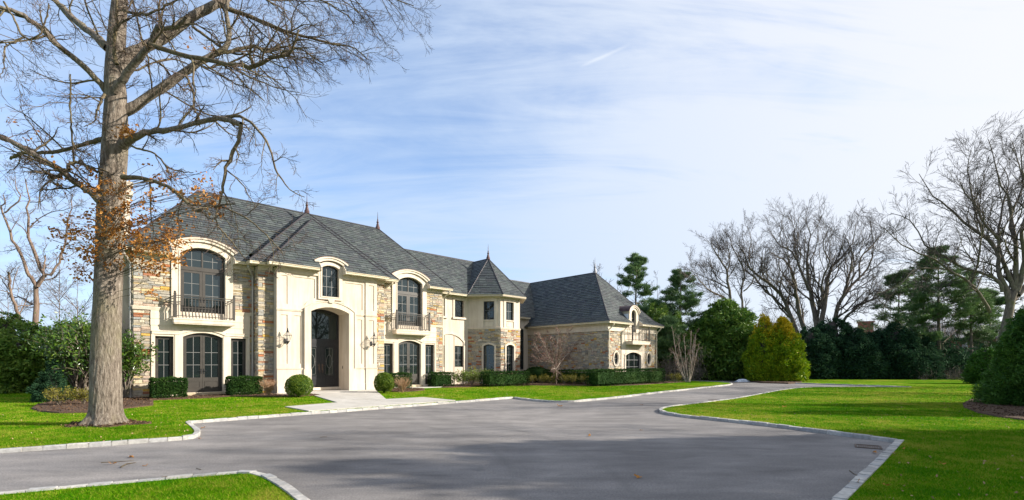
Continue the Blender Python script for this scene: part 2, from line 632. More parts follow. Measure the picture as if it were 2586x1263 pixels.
def barkmat(name, a, b_, c_, sc=8.0, st=(1, 1, 0.25), bs=0.9, bd=0.05, moss=None):
    m, t, b = newmat(name)
    n = noise(t, sc, 7, 0.7, stretch=st, dist=0.4)
    n2 = noise(t, 1.1, 3)
    base = ramp(t, n, [(0.32, a), (0.50, b_), (0.68, c_)])
    if moss:
        base = mixc(t, mathn(t, 'MULTIPLY', mathn(t, 'SUBTRACT', n2, 0.50, True), 3.0, True), base, moss)
    t.links.new(base, b.inputs['Base Color'])
    b.inputs['Roughness'].default_value = 0.92
    b.inputs['Specular IOR Level'].default_value = 0.15
    bump(t, b, n, bs, bd)
    return m


MAT['oak'] = barkmat('oak_bark', (0.055, 0.042, 0.034), (0.205, 0.168, 0.134), (0.36, 0.31, 0.26), 21, (1, 1, 0.20), 1.0, 0.08, (0.21, 0.19, 0.11))
MAT['oaklimb'] = barkmat('oak_limb_bark', (0.050, 0.038, 0.025), (0.125, 0.098, 0.062), (0.22, 0.18, 0.115), 12, (1, 1, 0.5), 0.8, 0.03, (0.17, 0.15, 0.07))
MAT['twig'] = barkmat('oak_twig_bark', (0.060, 0.042, 0.036), (0.095, 0.068, 0.054), (0.14, 0.105, 0.08), 14, (1, 1, 1), 0.2, 0.01)
MAT['greybark'] = barkmat('grey_brown_bark', (0.085, 0.068, 0.055), (0.165, 0.135, 0.108), (0.25, 0.21, 0.165), 9, (1, 1, 0.3), 0.8, 0.04, (0.12, 0.13, 0.05))
MAT['redbark'] = barkmat('reddish_bark', (0.085, 0.055, 0.042), (0.175, 0.125, 0.096), (0.27, 0.20, 0.155), 9, (1, 1, 0.3), 0.8, 0.04)
MAT['darktwig'] = barkmat('dark_twig_bark', (0.050, 0.038, 0.036), (0.080, 0.064, 0.058), (0.12, 0.10, 0.088), 14, (1, 1, 1), 0.2, 0.01)
MAT['palebark'] = barkmat('pale_bark', (0.15, 0.12, 0.10), (0.26, 0.215, 0.18), (0.37, 0.32, 0.27), 9, (1, 1, 1.5), 0.3, 0.01)
MAT['mapletwig'] = barkmat('maple_twig_bark', (0.10, 0.055, 0.048), (0.17, 0.105, 0.088), (0.24, 0.165, 0.135), 9, (1, 1, 1), 0.2, 0.01)
MAT['straw'] = leafmat('dry_twig', [(0.24, 0.13, 0.075), (0.38, 0.23, 0.14), (0.48, 0.33, 0.21)], 0.9, 0, 0.1)
MAT['oakleaf'] = leafmat('dry_oak_leaf', [(0.16, 0.062, 0.020), (0.34, 0.140, 0.034), (0.48, 0.225, 0.055), (0.54, 0.33, 0.12)], 0.75, 0.25, 0.15)
MAT['yew'] = leafmat('yew_leaf', [(0.006, 0.024, 0.006), (0.020, 0.056, 0.010), (0.060, 0.105, 0.020)], 0.7, 0.15, 0.1)
MAT['box'] = leafmat('boxwood_leaf', [(0.030, 0.080, 0.006), (0.100, 0.170, 0.010), (0.240, 0.285, 0.024)], 0.5, 0.2, 0.3)
MAT['hemlock'] = leafmat('hemlock_needle', [(0.035, 0.095, 0.014), (0.120, 0.205, 0.026), (0.270, 0.340, 0.055)], 0.55, 0.2, 0.25)
MAT['hemlockdark'] = leafmat('dark_evergreen_needle', [(0.012, 0.036, 0.020), (0.028, 0.068, 0.034), (0.055, 0.105, 0.045)], 0.8, 0.2, 0.04)
MAT['arb'] = leafmat('arborvitae_spray', [(0.030, 0.085, 0.014), (0.090, 0.180, 0.022), (0.210, 0.285, 0.040)], 0.55, 0.2, 0.25)
MAT['pine'] = leafmat('pine_needle', [(0.045, 0.100, 0.038), (0.105, 0.185, 0.065), (0.210, 0.300, 0.095)], 0.55, 0.2, 0.25)
MAT['gold'] = leafmat('golden_cypress_spray', [(0.055, 0.150, 0.006), (0.190, 0.300, 0.008), (0.420, 0.450, 0.014)], 0.6, 0.25, 0.2)
MAT['goldtip'] = leafmat('yellow_cypress_tip', [(0.28, 0.26, 0.010), (0.56, 0.42, 0.012), (0.68, 0.46, 0.020)], 0.6, 0.25, 0.2)
MAT['magnolia'] = leafmat('magnolia_leaf', [(0.022, 0.060, 0.010), (0.060, 0.125, 0.014), (0.135, 0.190, 0.024)], 0.28, 0.2, 0.6)
MAT['rhodo'] = leafmat('rhododendron_leaf', [(0.070, 0.120, 0.020), (0.160, 0.220, 0.035), (0.280, 0.310, 0.075)], 0.4, 0.25, 0.4)
MAT['azalea'] = leafmat('yellowing_shrub_leaf', [(0.085, 0.095, 0.015), (0.180, 0.165, 0.022), (0.300, 0.230, 0.040)], 0.6, 0.25, 0.2)
MAT['spruce'] = leafmat('spruce_needle', [(0.018, 0.070, 0.010), (0.052, 0.140, 0.016), (0.120, 0.220, 0.026)], 0.55, 0.2, 0.25)
MAT['brush'] = leafmat('distant_twig_haze', [(0.10, 0.080, 0.070), (0.16, 0.13, 0.11), (0.21, 0.175, 0.15)], 0.95, 0.0, 0.1)
MAT['brick'] = noisy('orange_brick', (0.26, 0.10, 0.060), (0.38, 0.17, 0.10), 8, 0.9, 50, 0.4, 0.01)
MAT['white'] = noisy('white_paint', (0.68, 0.68, 0.69), (0.76, 0.76, 0.77), 4, 0.6, 50, 0.05, 0.002)
MAT['roofgrey'] = noisy('pale_roof_shingle', (0.22, 0.22, 0.23), (0.30, 0.30, 0.31), 8, 0.8, 50, 0.3, 0.01)
MAT['wood'] = noisy('brown_fence_wood', (0.14, 0.085, 0.055), (0.21, 0.135, 0.09), 8, 0.9, 50, 0.4, 0.01)
MAT['plastic'] = noisy('white_plastic_sheet', (0.62, 0.66, 0.72), (0.74, 0.77, 0.80), 3, 0.35, 9, 0.6, 0.05)

# ------------------------------------------------------------------ the house
house = empty('house', HO, HA)
tag(house, 'large stone and cream stucco house with grey slate hip roofs behind the driveway', 'house')


def arc(c, half, zs, rise):
    R = (half * half + rise * rise) / (2 * rise)
    return lambda x: zs + sqrt(max(0.0, R * R - (x - c) ** 2)) - (R - rise)


def outline(x0, x1, z0, top, n=12):
    """closed loop: bottom left, bottom right, then the top from right to left"""
    if not callable(top):
        zt = top
        return [(x0, z0), (x1, z0), (x1, zt), (x0, zt)]
    xs = [x1 + (x0 - x1) * i / n for i in range(n + 1)]
    return [(x0, z0), (x1, z0)] + [(x, top(x)) for x in xs]


def arcpts(x0, x1, top, n=16, dz=0.0, squash=0.0):
    return [(x0 + (x1 - x0) * i / n, top(x0 + (x1 - x0) * i / n) + dz) for i in range(n + 1)]


def glazing(parent, M, x0, x1, z0, top, y, cols, rows, bar=0.022, nb=None, mat='muntin', halfarc=None):
    """panes (each a part) between muntins; rows = heights of the horizontal muntins; cols = number or list of x"""
    tf = top if callable(top) else (lambda x: top)
    if isinstance(cols, int):
        xs = [x0 + (x1 - x0) * i / cols for i in range(cols + 1)]
    else:
        xs = [x0] + list(cols) + [x1]
    zs = [z0] + list(rows)
    for i in range(len(xs) - 1):
        xa, xb = xs[i] + (bar / 2 if i else 0), xs[i + 1] - (bar / 2 if i < len(xs) - 2 else 0)
        for j in range(len(zs)):
            za = zs[j] + (bar / 2 if j else 0)
            if j < len(zs) - 1:
                zb = zs[j + 1] - bar / 2
                L = [(xa, za), (xb, za), (xb, min(zb, tf(xb))), (xa, min(zb, tf(xa)))]
            else:
                n = 5
                L = [(xa, za), (xb, za)] + [(xb + (xa - xb) * q / n, max(za + 0.01, tf(xb + (xa - xb) * q / n))) for q in range(n + 1)]
            mb = MB(M)
            mb.holed(L, [], y, y + 0.008)
            mb.build('pane', MAT['glass'], parent)
    mb = MB(M)
    for x in xs[1:-1]:
        mb.box(x - bar / 2, x + bar / 2, y - 0.014, y + 0.010, z0, tf(x))
    for z in zs[1:]:
        xa, xb = x0, x1
        if callable(top):
            while tf(xa) < z and xa < xb:
                xa += 0.02
            while tf(xb) < z and xa < xb:
                xb -= 0.02
        mb.box(xa, xb, y - 0.0135, y + 0.0095, z - bar / 2, z + bar / 2)
    if mb.v:
        mb.build('muntin_grid', MAT[mat], parent)


def off(top, d):
    return (lambda x: top(x) - d) if callable(top) else top - d


def window(M, x0, x1, z0, top, y, cols, rows, fr=0.055, mat='bronze', label=None, barmat='muntin', bar=0.022, mull=None):
    """part window with children pane and muntin_grid; frame is the window's own mesh"""
    mb = MB(M)
    mb.holed(outline(x0, x1, z0, top), [outline(x0 + fr, x1 - fr, z0 + fr, off(top, fr))], y, y + 0.07)
    if mull:
        tf = top if callable(top) else (lambda x: top)
        for x in mull:
            mb.box(x - 0.03, x + 0.03, y - 0.005, y + 0.065, z0 + fr, tf(x) - fr)
    w = mb.build('window', MAT[mat], house)
    tag(w, label)
    glazing(w, M, x0 + fr, x1 - fr, z0 + fr, off(top, fr), y + 0.035, cols, rows, bar=bar, mat=barmat)
    return w


def handle(parent, M, x, z, y, mat='black', big=False):
    mb = MB(M)
    k = 1.6 if big else 1.0
    mb.cbox(x - 0.022 * k, x + 0.022 * k, y - 0.014, y, z - 0.12 * k, z + 0.12 * k, 0.004)
    d = -1 if big else 1
    mb.tube([(x, y, z), (x, y - 0.06, z), (x + 0.10 * (1 if x > 0 else -1) * 0, y - 0.06, z)], 0.012, 6)
    mb.build('handle', MAT[mat], parent)


def leaf_door(M, x0, x1, z0, top, y, zg, cols, rows, hx, hz, mat='bronze', st=0.105, glass_top=0.11, label=None, barmat='muntin'):
    mb = MB(M)
    gx0, gx1 = x0 + st, x1 - st
    mb.holed(outline(x0, x1, z0, top), [outline(gx0, gx1, zg, off(top, glass_top))], y, y + 0.05)
    # raised lower panel with moulding
    mb.band([(gx0, z0 + 0.20), (gx1, z0 + 0.20), (gx1, zg - 0.16), (gx0, zg - 0.16)], [(gx0 + 0.03, z0 + 0.23), (gx1 - 0.03, z0 + 0.23), (gx1 - 0.03, zg - 0.19), (gx0 + 0.03, zg - 0.19)], y - 0.014, y, closed=True)
    d = mb.build('door', MAT[mat], house)
    tag(d, label)
    glazing(d, M, gx0, gx1, zg, off(top, glass_top), y + 0.022, cols, rows, mat=barmat)
    if hx is not None:
        mb = MB(M)
        mb.cbox(hx - 0.020, hx + 0.020, y - 0.014, y, hz - 0.12, hz + 0.12, 0.004)
        s = 1 if hx < (x0 + x1) / 2 else -1
        mb.tube([(hx, y, hz + 0.02), (hx, y - 0.055, hz + 0.02), (hx + s * 0.10, y - 0.06, hz + 0.02)], 0.011, 6)
        mb.build('handle', MAT['black'], d)
    return d


# ---- stones: every visible stone is a piece with its own edges; the largest in view are objects, the rest one part
stone_jobs = []          # (screen size, wall object, vertices, faces, palette index)
stone_wall_of = {}


def to_world(M, p):
    return HM @ (M @ Vector(p) if M is not None else Vector(p))


def stones(wallobj, M, x0, x1, z0, z1, y, holes=(), cell=0.068, seed=0, rects=None, big=1.0):
    """coursed random ashlar on one rectangle of a wall front (plane y)"""
    r = random.Random(seed * 7919 + int(x0 * 100) + int(z0 * 10))
    ch = cell * 0.86
    nx = max(1, int(round((x1 - x0) / cell)))
    nz = max(1, int(round((z1 - z0) / ch)))
    cx, cz = (x1 - x0) / nx, (z1 - z0) / nz
    occ = [[False] * nx for _ in range(nz)]
    for j in range(nz):
        for i in range(nx):
            if occ[j][i]:
                continue
            hh = r.choices((1, 2, 3), (0.46, 0.42, 0.12))[0]
            ww = r.choices((3, 4, 5, 6, 7, 9), (0.14, 0.22, 0.22, 0.2, 0.14, 0.08))[0]
            if hh == 3:
                ww = max(4, ww - 1)
            hh = min(hh, nz - j)
            w = 0
            while w < ww and i + w < nx and not occ[j][i + w]:
                w += 1
            if i + w < nx and w == ww:
                k = 0
                while i + w + k < nx and not occ[j][i + w + k] and k < 3:
                    k += 1
                if k < 2 or (i + w + k >= nx and k < 3):
                    w += k
            for a in range(hh):
                for b in range(w):
                    occ[j + a][i + b] = True
            a0, a1 = x0 + i * cx + 0.006, x0 + (i + w) * cx - 0.006
            b0, b1 = z0 + j * cz + 0.006, z0 + (j + hh) * cz - 0.006
            pieces = [(a0, a1, b0, b1)]
            for hx0, hx1, hz0, hz1 in holes:
                nxt = []
                for (p0, p1, q0, q1) in pieces:
                    if p1 <= hx0 or p0 >= hx1 or q1 <= hz0 or q0 >= hz1:
                        nxt.append((p0, p1, q0, q1))
                        continue
                    if p0 < hx0:
                        nxt.append((p0, hx0, q0, q1))
                    if p1 > hx1:
                        nxt.append((hx1, p1, q0, q1))
                    m0, m1 = max(p0, hx0), min(p1, hx1)
                    if q0 < hz0:
                        nxt.append((m0, m1, q0, hz0))
                    if q1 > hz1:
                        nxt.append((m0, m1, hz1, q1))
                pieces = nxt
            ci = int(rng.choice(len(STONE), p=STONE_W))
            for (p0, p1, q0, q1) in pieces:
                if p1 - p0 < 0.05 or q1 - q0 < 0.03:
                    continue
                d = 0.020 + 0.030 * r.random()
                e = 0.010
                jt = lambda s=0.006: r.uniform(-s, s)
                vs = []
                for (u_, v_, yy, jj) in ((0, 0, 0.004, 0), (0, 0, -d * 0.6, 0.005), (e, e, -d, 0.006)):
                    for (xx, zz, sx, sz) in ((p0, q0, 1, 1), (p1, q0, -1, 1), (p1, q1, -1, -1), (p0, q1, 1, -1)):
                        vs.append((xx + sx * u_ + (jt(jj) if jj else 0), y + yy + (jt(0.008) if jj else 0), zz + sz * v_ + (jt(jj) if jj else 0)))
                fs = []
                for q in (0, 4):
                    for t_ in range(4):
                        l = (t_ + 1) % 4
                        fs.append((q + t_, q + l, q + 4 + l, q + 4 + t_))
                fs.append((8, 9, 10, 11))
                wp = to_world(M, ((p0 + p1) / 2, y, (q0 + q1) / 2))
                size = min(p1 - p0, 2.2 * (q1 - q0)) / max(1.0, wp.y)
                hid = wp.x / wp.y * FPX + CXP
                if 225 < hid < 312 or hid < 0:       # behind the oak trunk
                    size *= 0.1
                if M is not None and M == 'side':
                    size *= 0.3
                stone_jobs.append((size, wallobj, M, vs, fs, ci))


def flush_stones(limit=290):
    stone_jobs.sort(key=lambda a: -a[0])
    rest = {}
    for i, (s, wo, M, vs, fs, ci) in enumerate(stone_jobs):
        if i < limit:
            mb = MB(M)
            mb.add(vs, fs)
            mb.build('stone', STONE[ci], wo)
        else:
            rest.setdefault(wo.name, (wo, []))[1].append((M, vs, fs, ci))
    for wo, L in rest.values():
        mb = MB()
        for M, vs, fs, ci in L:
            if M is not None:
                vs = [tuple(M @ Vector(p)) for p in vs]
            mb.add(vs, fs, ci)
        mb.build('small_stonework', STONE, wo, kind='stuff')


# ---- roofs: shingles as pieces
shingle_jobs = []


def clip_half(P, a, b, c):
    """keep a*x+b*y<=c"""
    out = []
    n = len(P)
    for i in range(n):
        p, q = P[i], P[(i + 1) % n]
        dp, dq = a * p[0] + b * p[1] - c, a * q[0] + b * q[1] - c
        if dp <= 0:
            out.append(p)
        if dp * dq < 0:
            t = dp / (dp - dq)
            out.append((p[0] + (q[0] - p[0]) * t, p[1] + (q[1] - p[1]) * t))
    return out


def clip_convex(P, C):
    n = len(C)
    for i in range(n):
        p, q = C[i], C[(i + 1) % n]
        a, b = (q[1] - p[1]), -(q[0] - p[0])
        P = clip_half(P, a, b, a * p[0] + b * p[1])
        if len(P) < 3:
            return []
    return P


def notch_out(polys, notches):
    for xa, xb, yb in notches:
        out = []
        for P in polys:
            for args in ((1, 0, xa, None), (-1, 0, -xb, None), (0, -1, -yb, 'mid')):
                Q = clip_half(P, args[0], args[1], args[2])
                if args[3] == 'mid':
                    Q = clip_half(clip_half(Q, -1, 0, -xa), 1, 0, xb) if len(Q) > 2 else Q
                if len(Q) > 2:
                    out.append(Q)
        polys = out
    return polys


def area2(P):
    return abs(sum(P[i][0] * P[(i + 1) % len(P)][1] - P[(i + 1) % len(P)][0] * P[i][1] for i in range(len(P)))) / 2


def roof_face(roofobj, pts, notches=(), expo=0.205, seed=1, wmul=1.0):
    """pts: convex polygon, first edge is the eave (left to right seen from outside); notches (xa, xb, yb) along the eave"""
    p = [Vector(q) for q in pts]
    e = (p[1] - p[0]).normalized()
    n = None
    for i in range(2, len(p)):
        n = (p[1] - p[0]).cross(p[i] - p[0])
        if n.length > 1e-6:
            n.normalize()
            break
    if n.z < 0:
        n = -n
    d = n.cross(e)
    if d.z < 0:
        d = -d
    P2 = [((q - p[0]).dot(e), (q - p[0]).dot(d)) for q in p]
    if sum(P2[i][0] * P2[(i + 1) % len(P2)][1] - P2[(i + 1) % len(P2)][0] * P2[i][1] for i in range(len(P2))) < 0:
        P2 = P2[::-1]
    to3 = lambda x, y, h: tuple(p[0] + e * x + d * y + n * h)
    for Q in notch_out([P2], notches):
        if area2(Q) > 1e-4:
            roofobj['_mb'].poly([to3(x, y, 0) for x, y in Q])
    r = random.Random(seed)
    ymax = max(y for _, y in P2)
    x0, x1 = min(x for x, _ in P2), max(x for x, _ in P2)
    j = 0
    y = -0.03
    while y < ymax:
        x = x0 - r.random() * 0.3
        while x < x1:
            w = r.choice((0.20, 0.28, 0.34, 0.44)) * r.uniform(0.92, 1.08) * wmul
            ya, yb = y + r.uniform(-0.006, 0.006), y + expo + 0.012
            T = clip_convex([(x + 0.004, ya), (x + w - 0.004, ya), (x + w - 0.004, yb), (x + 0.004, yb)], P2) if y >= 0 else \
                clip_convex([(x + 0.004, max(ya, 0)), (x + w - 0.004, max(ya, 0)), (x + w - 0.004, yb), (x + 0.004, yb)], P2)
            x += w
            if len(T) < 3 or area2(T) < 0.0015:
                continue
            for Q in notch_out([T], notches):
                if len(Q) < 3 or area2(Q) < 0.002:
                    continue
                th = 0.026 + r.random() * 0.022
                k = len(Q)
                top = [to3(a, b, 0.004 + th * (1 - (b - ya) / (yb - ya) * 0.85)) for a, b in Q]
                bot = [to3(a, b, 0.001) for a, b in Q]
                vs = top + bot
                fs = [tuple(range(k))] + [(i, k + i, k + (i + 1) % k, (i + 1) % k) for i in range(k)]
                c3 = HM @ Vector(to3(Q[0][0], Q[0][1], 0))
                shingle_jobs.append((area2(Q) ** 0.5 / max(1, c3.y) * (1 if n.y < -0.3 else 0.3), roofobj['_o'], vs, fs, r.randrange(len(SLATE))))
        y += expo
        j += 1


def flush_shingles(limit=290):
    shingle_jobs.sort(key=lambda a: -a[0])
    rest = {}
    for i, (s, ro, vs, fs, ci) in enumerate(shingle_jobs):
        if i < limit:
            mb = MB()
            mb.add(vs, fs)
            mb.build('shingle', SLATE[ci], ro[0])
        else:
            rest.setdefault(id(ro), (ro, []))[1].append((vs, fs, ci))
    for ro, L in rest.values():
        mb = MB()
        for vs, fs, ci in L:
            mb.add(vs, fs, ci)
        mb.build('upper_shingles' if False else 'shingle_field', SLATE, ro[0], kind='stuff')


def new_roof(label=None):
    return {'_mb': MB(), '_o': [None], 'label': label}


def close_roof(R, extra=None):
    o = R['_mb'].build('roof', MAT['hip'], house)
    tag(o, R['label'])
    R['_o'][0] = o
    return o


def ridge_cap(ro, a, b, name='hip_cap', r=0.036, mat='hip'):
    a, b = Vector(a), Vector(b)
    mb = MB()
    t = (b - a).normalized()
    side = t.cross(Vector((0, 0, 1))).normalized()
    up = side.cross(t)
    prof = [(-r * 1.5, -0.01), (-r * 0.9, 0.045), (0, 0.062), (r * 0.9, 0.045), (r * 1.5, -0.01)]
    vs = [a + side * x + up * z for x, z in prof] + [b + side * x + up * z for x, z in prof]
    mb.add(vs, [(i, i + 1, 6 + i, 5 + i) for i in range(4)])
    return mb.build(name, MAT[mat], ro)


def finial(s, w, z, hh=1.15, mat='copper'):
    k = hh / 1.15
    prof = [(0.16, -0.06), (0.15, 0.10), (0.11, 0.16), (0.10, 0.24), (0.075, 0.32), (0.055, 0.36), (0.085, 0.40), (0.09, 0.44), (0.045, 0.50), (0.04, 0.54), (0.055, 0.58), (0.025, 0.64), (0.016, 0.9), (0.004, 1.15)]
    mb = MB()
    mb.lathe([(a * k * 0.95, b * k) for a, b in prof], (s, w, z), 10)
    mb.build('finial', MAT[mat], house, smooth=True)


EZ = 6.47       # underside of the eave gutters of the main block
GH = 0.14       # gutter height


def gutter(pts, z, mat='gutter', dirs=None, name='gutter', wid=0.13):
    """gutter run along pts (s, w), outer top edge; profile hangs outward (to the right hand side when walking left to right)"""
    for (a, b) in zip(pts[:-1], pts[1:]):
        a, b = Vector((a[0], a[1], 0)), Vector((b[0], b[1], 0))
        t = (b - a).normalized()
        o = Vector((t.y, -t.x, 0))            # outward
        prof = [(-wid, 0.0), (-0.05, 0.0), (-0.02, 0.03), (-0.045, 0.07), (0.0, 0.115), (0.0, GH), (-0.02, GH), (-0.02, GH - 0.02), (-wid, GH - 0.02)]
        vs = []
        for q in (a, b):
            for (x, h) in prof:
                vs.append(q + o * x + Vector((0, 0, z + h)))
        k = len(prof)
        fs = [(i, (i + 1) % k, k + (i + 1) % k, k + i) for i in range(k)] + [tuple(range(k))[::-1], tuple(range(k, 2 * k))]
        mb = MB()
        mb.add(vs, fs)
        mb.build(name, MAT[mat], house)


def soffit(loop, z, mat='trim'):
    mb = MB()
    n = len(loop)
    tri = tessellate_polygon([[Vector((x, y, 0)) for x, y in loop]])
    vs = [(x, y, z) for x, y in loop] + [(x, y, z + 0.03) for x, y in loop]
    mb.add(vs, [tuple(t) for t in tri] + [tuple(i + n for i in t) for t in tri] + [(i, (i + 1) % n, n + (i + 1) % n, n + i) for i in range(n)])
    mb.build('soffit', MAT[mat], house)


def moulding(M, x0, x1, y, z0, z1, proud=0.06, name='moulding', mat='trim', steps=3, ends=True):
    mb = MB(M)
    for i in range(steps):
        za, zb = z0 + (z1 - z0) * i / steps, z0 + (z1 - z0) * (i + 1) / steps
        p = proud * (0.45 + 0.55 * (i + 1) / steps)
        e = p if ends else 0
        mb.box(x0 - e * 0.6, x1 + e * 0.6, y - p, y + 0.001 * i, za, zb)
    mb.build(name, MAT[mat], house)




def cheek(x, prof, mat='trim', t=0.04):
    """side wall of a dormer: profile of (w, z) with thickness t"""
    mb = MB()
    n = len(prof)
    mb.add([(x - t / 2, w, z) for w, z in prof] + [(x + t / 2, w, z) for w, z in prof], [tuple(range(n)), tuple(range(2 * n - 1, n - 1, -1))] + [(i, (i + 1) % n, n + (i + 1) % n, n + i) for i in range(n)])
    mb.build('dormer_cheek', MAT[mat], house)


I4 = Matrix.Identity(4)
WM, WMID, WENT, WREC = 1.0, 0.42, 0.0, 2.45


def facet(ax, ay, bx, by):
    """frame with x along the wall from a to b, y into the house"""
    an = atan2(by - ay, bx - ax)
    return Matrix.Translation((ax, ay, 0)) @ Matrix.Rotation(an, 4, 'Z'), hypot(bx - ax, by - ay)


def arch_cornice(M, c, half, zs, rise, thick, y0, y1, label='dormer', cap=True, zbase=None):
    """curved cornice of a wall dormer with copper cap, from front y0 back into the roof y1"""
    t_in = arc(c, half, zs, rise)
    n = 18
    A = arcpts(c - half, c + half, t_in, n)
    mb = MB(M)
    B = [(c + (x - c) * (1 + thick / half * 0.35), z + thick * 0.62) for x, z in A]
    C = [(c + (x - c) * (1 + thick / half * 0.8), z + thick) for x, z in A]
    mb.band(A, B, y0 + 0.05, y1)
    mb.band([(x, z + 0.002) for x, z in B], C, y0, y1)
    d = mb.build('dormer', MAT['trim'], house)
    mb = MB(M)
    C2 = [(c + (x - c) * 1.012, z + 0.03) for x, z in C]
    mb.band([(x, z + 0.002) for x, z in C], C2, y0 - 0.015, y1 + 0.6)
    # little return at both ends
    mb.build('dormer_cap', MAT['copper'], d)
    return d


def lantern(s, w, z):
    mb = MB()
    r = 0.165
    c = (s, w, z)
    k = 4
    def ring(rad, h, rot=pi / 4):
        return [(s + rad * cos(rot + i * pi / 2), w + rad * sin(rot + i * pi / 2), z + h) for i in range(4)]
    lo, hi, top = ring(0.10, 0.20), ring(0.21, 0.50), ring(0.055, 0.66)
    for a, b in ((lo, hi), (hi, top)):
        for i in range(4):
            mb.tube([a[i], b[i]], 0.009, 5)
    for L in (lo, hi, top):
        for i in range(4):
            mb.tube([L[i], L[(i + 1) % 4]], 0.009, 5)
    mb.lathe([(0.05, 0.655), (0.075, 0.67), (0.06, 0.70), (0.035, 0.73), (0.05, 0.76), (0.03, 0.79), (0.02, 0.83), (0.03, 0.85), (0.004, 0.87)], c, 8)
    mb.lathe([(0.03, 0.06), (0.06, 0.13), (0.10, 0.17), (0.11, 0.20), (0.03, 0.205)], c, 8)
    mb.lathe([(0.013, 0.20), (0.013, 0.34)], c, 6)
    # bracket to the wall plate
    mb.tube([(s, w + 0.0, z + 0.10), (s, w + 0.10, z + 0.03), (s, w + 0.22, z + 0.08), (s, w + 0.30, z + 0.20)], 0.014, 6)
    mb.cbox(s - 0.055, s + 0.055, w + 0.285, w + 0.31, z + 0.10, z + 0.34, 0.008)
    o = mb.build('wall_lantern', MAT['black'], house)
    mb = MB()
    for a, b in ((lo, hi),):
        for i in range(4):
            j = (i + 1) % 4
            mb.poly([a[i], a[j], b[j], b[i]])
    for i in range(4):
        j = (i + 1) % 4
        mb.poly([hi[i], hi[j], top[j], top[i]])
    mb.build('lantern_glass', MAT['clear'], o)
    return o


def clearmat():
    m, t, b = newmat('lantern_glass')
    tr = t.nodes.new('ShaderNodeBsdfTransparent')
    gl = t.nodes.new('ShaderNodeBsdfGlossy')
    gl.inputs['Roughness'].default_value = 0.03
    mx = t.nodes.new('ShaderNodeMixShader')
    mx.inputs[0].default_value = 0.12
    t.links.new(tr.outputs[0], mx.inputs[1])
    t.links.new(gl.outputs[0], mx.inputs[2])
    t.links.new(mx.outputs[0], t.nodes['Material Output'].inputs['Surface'])
    return m


MAT['clear'] = clearmat()


def balcony(M, c, half, y, z, nb=17, d=0.52, label=None):
    mb = MB(M)
    f = y - d
    mb.box(c - half, c + half, f, y, z + 0.20, z + 0.27)
    mb.box(c - half + 0.02, c + half - 0.02, f + 0.02, y, z + 0.05, z + 0.20)
    mb.box(c - half + 0.045, c + half - 0.045, f + 0.045, y, z, z + 0.05)
    b = mb.build('balcony', MAT['trim'], house)
    tag(b, label)
    zt = z + 0.27
    top = zt + 1.06
    bx0, bx1, by = c - half + 0.07, c + half - 0.07, f + 0.07
    for x in (bx0, bx1):
        mb = MB(M)
        mb.box(x - 0.045, x + 0.045, by - 0.045, by + 0.045, zt - 0.03, top + 0.03)
        mb.box(x - 0.055, x + 0.055, by - 0.055, by + 0.055, top + 0.03, top + 0.055)
        mb.lathe([(0.02, 0), (0.045, 0.03), (0.05, 0.06), (0.03, 0.09), (0.006, 0.11)], (x, by, top + 0.055), 8)
        mb.build('post', MAT['bronze'], b)
    def rail(p, q, h, r=0.022):
        mb = MB(M)
        p, q = Vector(p), Vector(q)
        t = (q - p).normalized()
        n = Vector((-t.y, t.x, 0)) * r
        v = Vector((0, 0, h))
        mb.add([p - n, q - n, q + n, p + n, p - n + v, q - n + v, q + n + v, p + n + v], [(0, 3, 2, 1), (4, 5, 6, 7), (0, 1, 5, 4), (1, 2, 6, 5), (2, 3, 7, 6), (3, 0, 4, 7)])
        mb.build('rail', MAT['bronze'], b)
    wl = y - 0.0
    for zz, hh in ((top - 0.06, 0.035), (top - 0.15, 0.022), (zt + 0.08, 0.03)):
        rail((bx0 + 0.045, by, zz), (bx1 - 0.045, by, zz), hh)
        for x in (bx0, bx1):
            rail((x, by + 0.045, zz), (x, wl, zz), hh)
    def bal(x, yy):
        mb = MB(M)
        mb.box(x - 0.011, x + 0.011, yy - 0.011, yy + 0.011, zt + 0.11, top - 0.15)
        mb.build('baluster', MAT['bronze'], b)
    for i in range(nb):
        bal(bx0 + (bx1 - bx0) * (i + 1) / (nb + 1), by)
    for x in (bx0, bx1):
        for q in (0.35, 0.7):
            bal(x, by + (wl - by) * q)
    return b


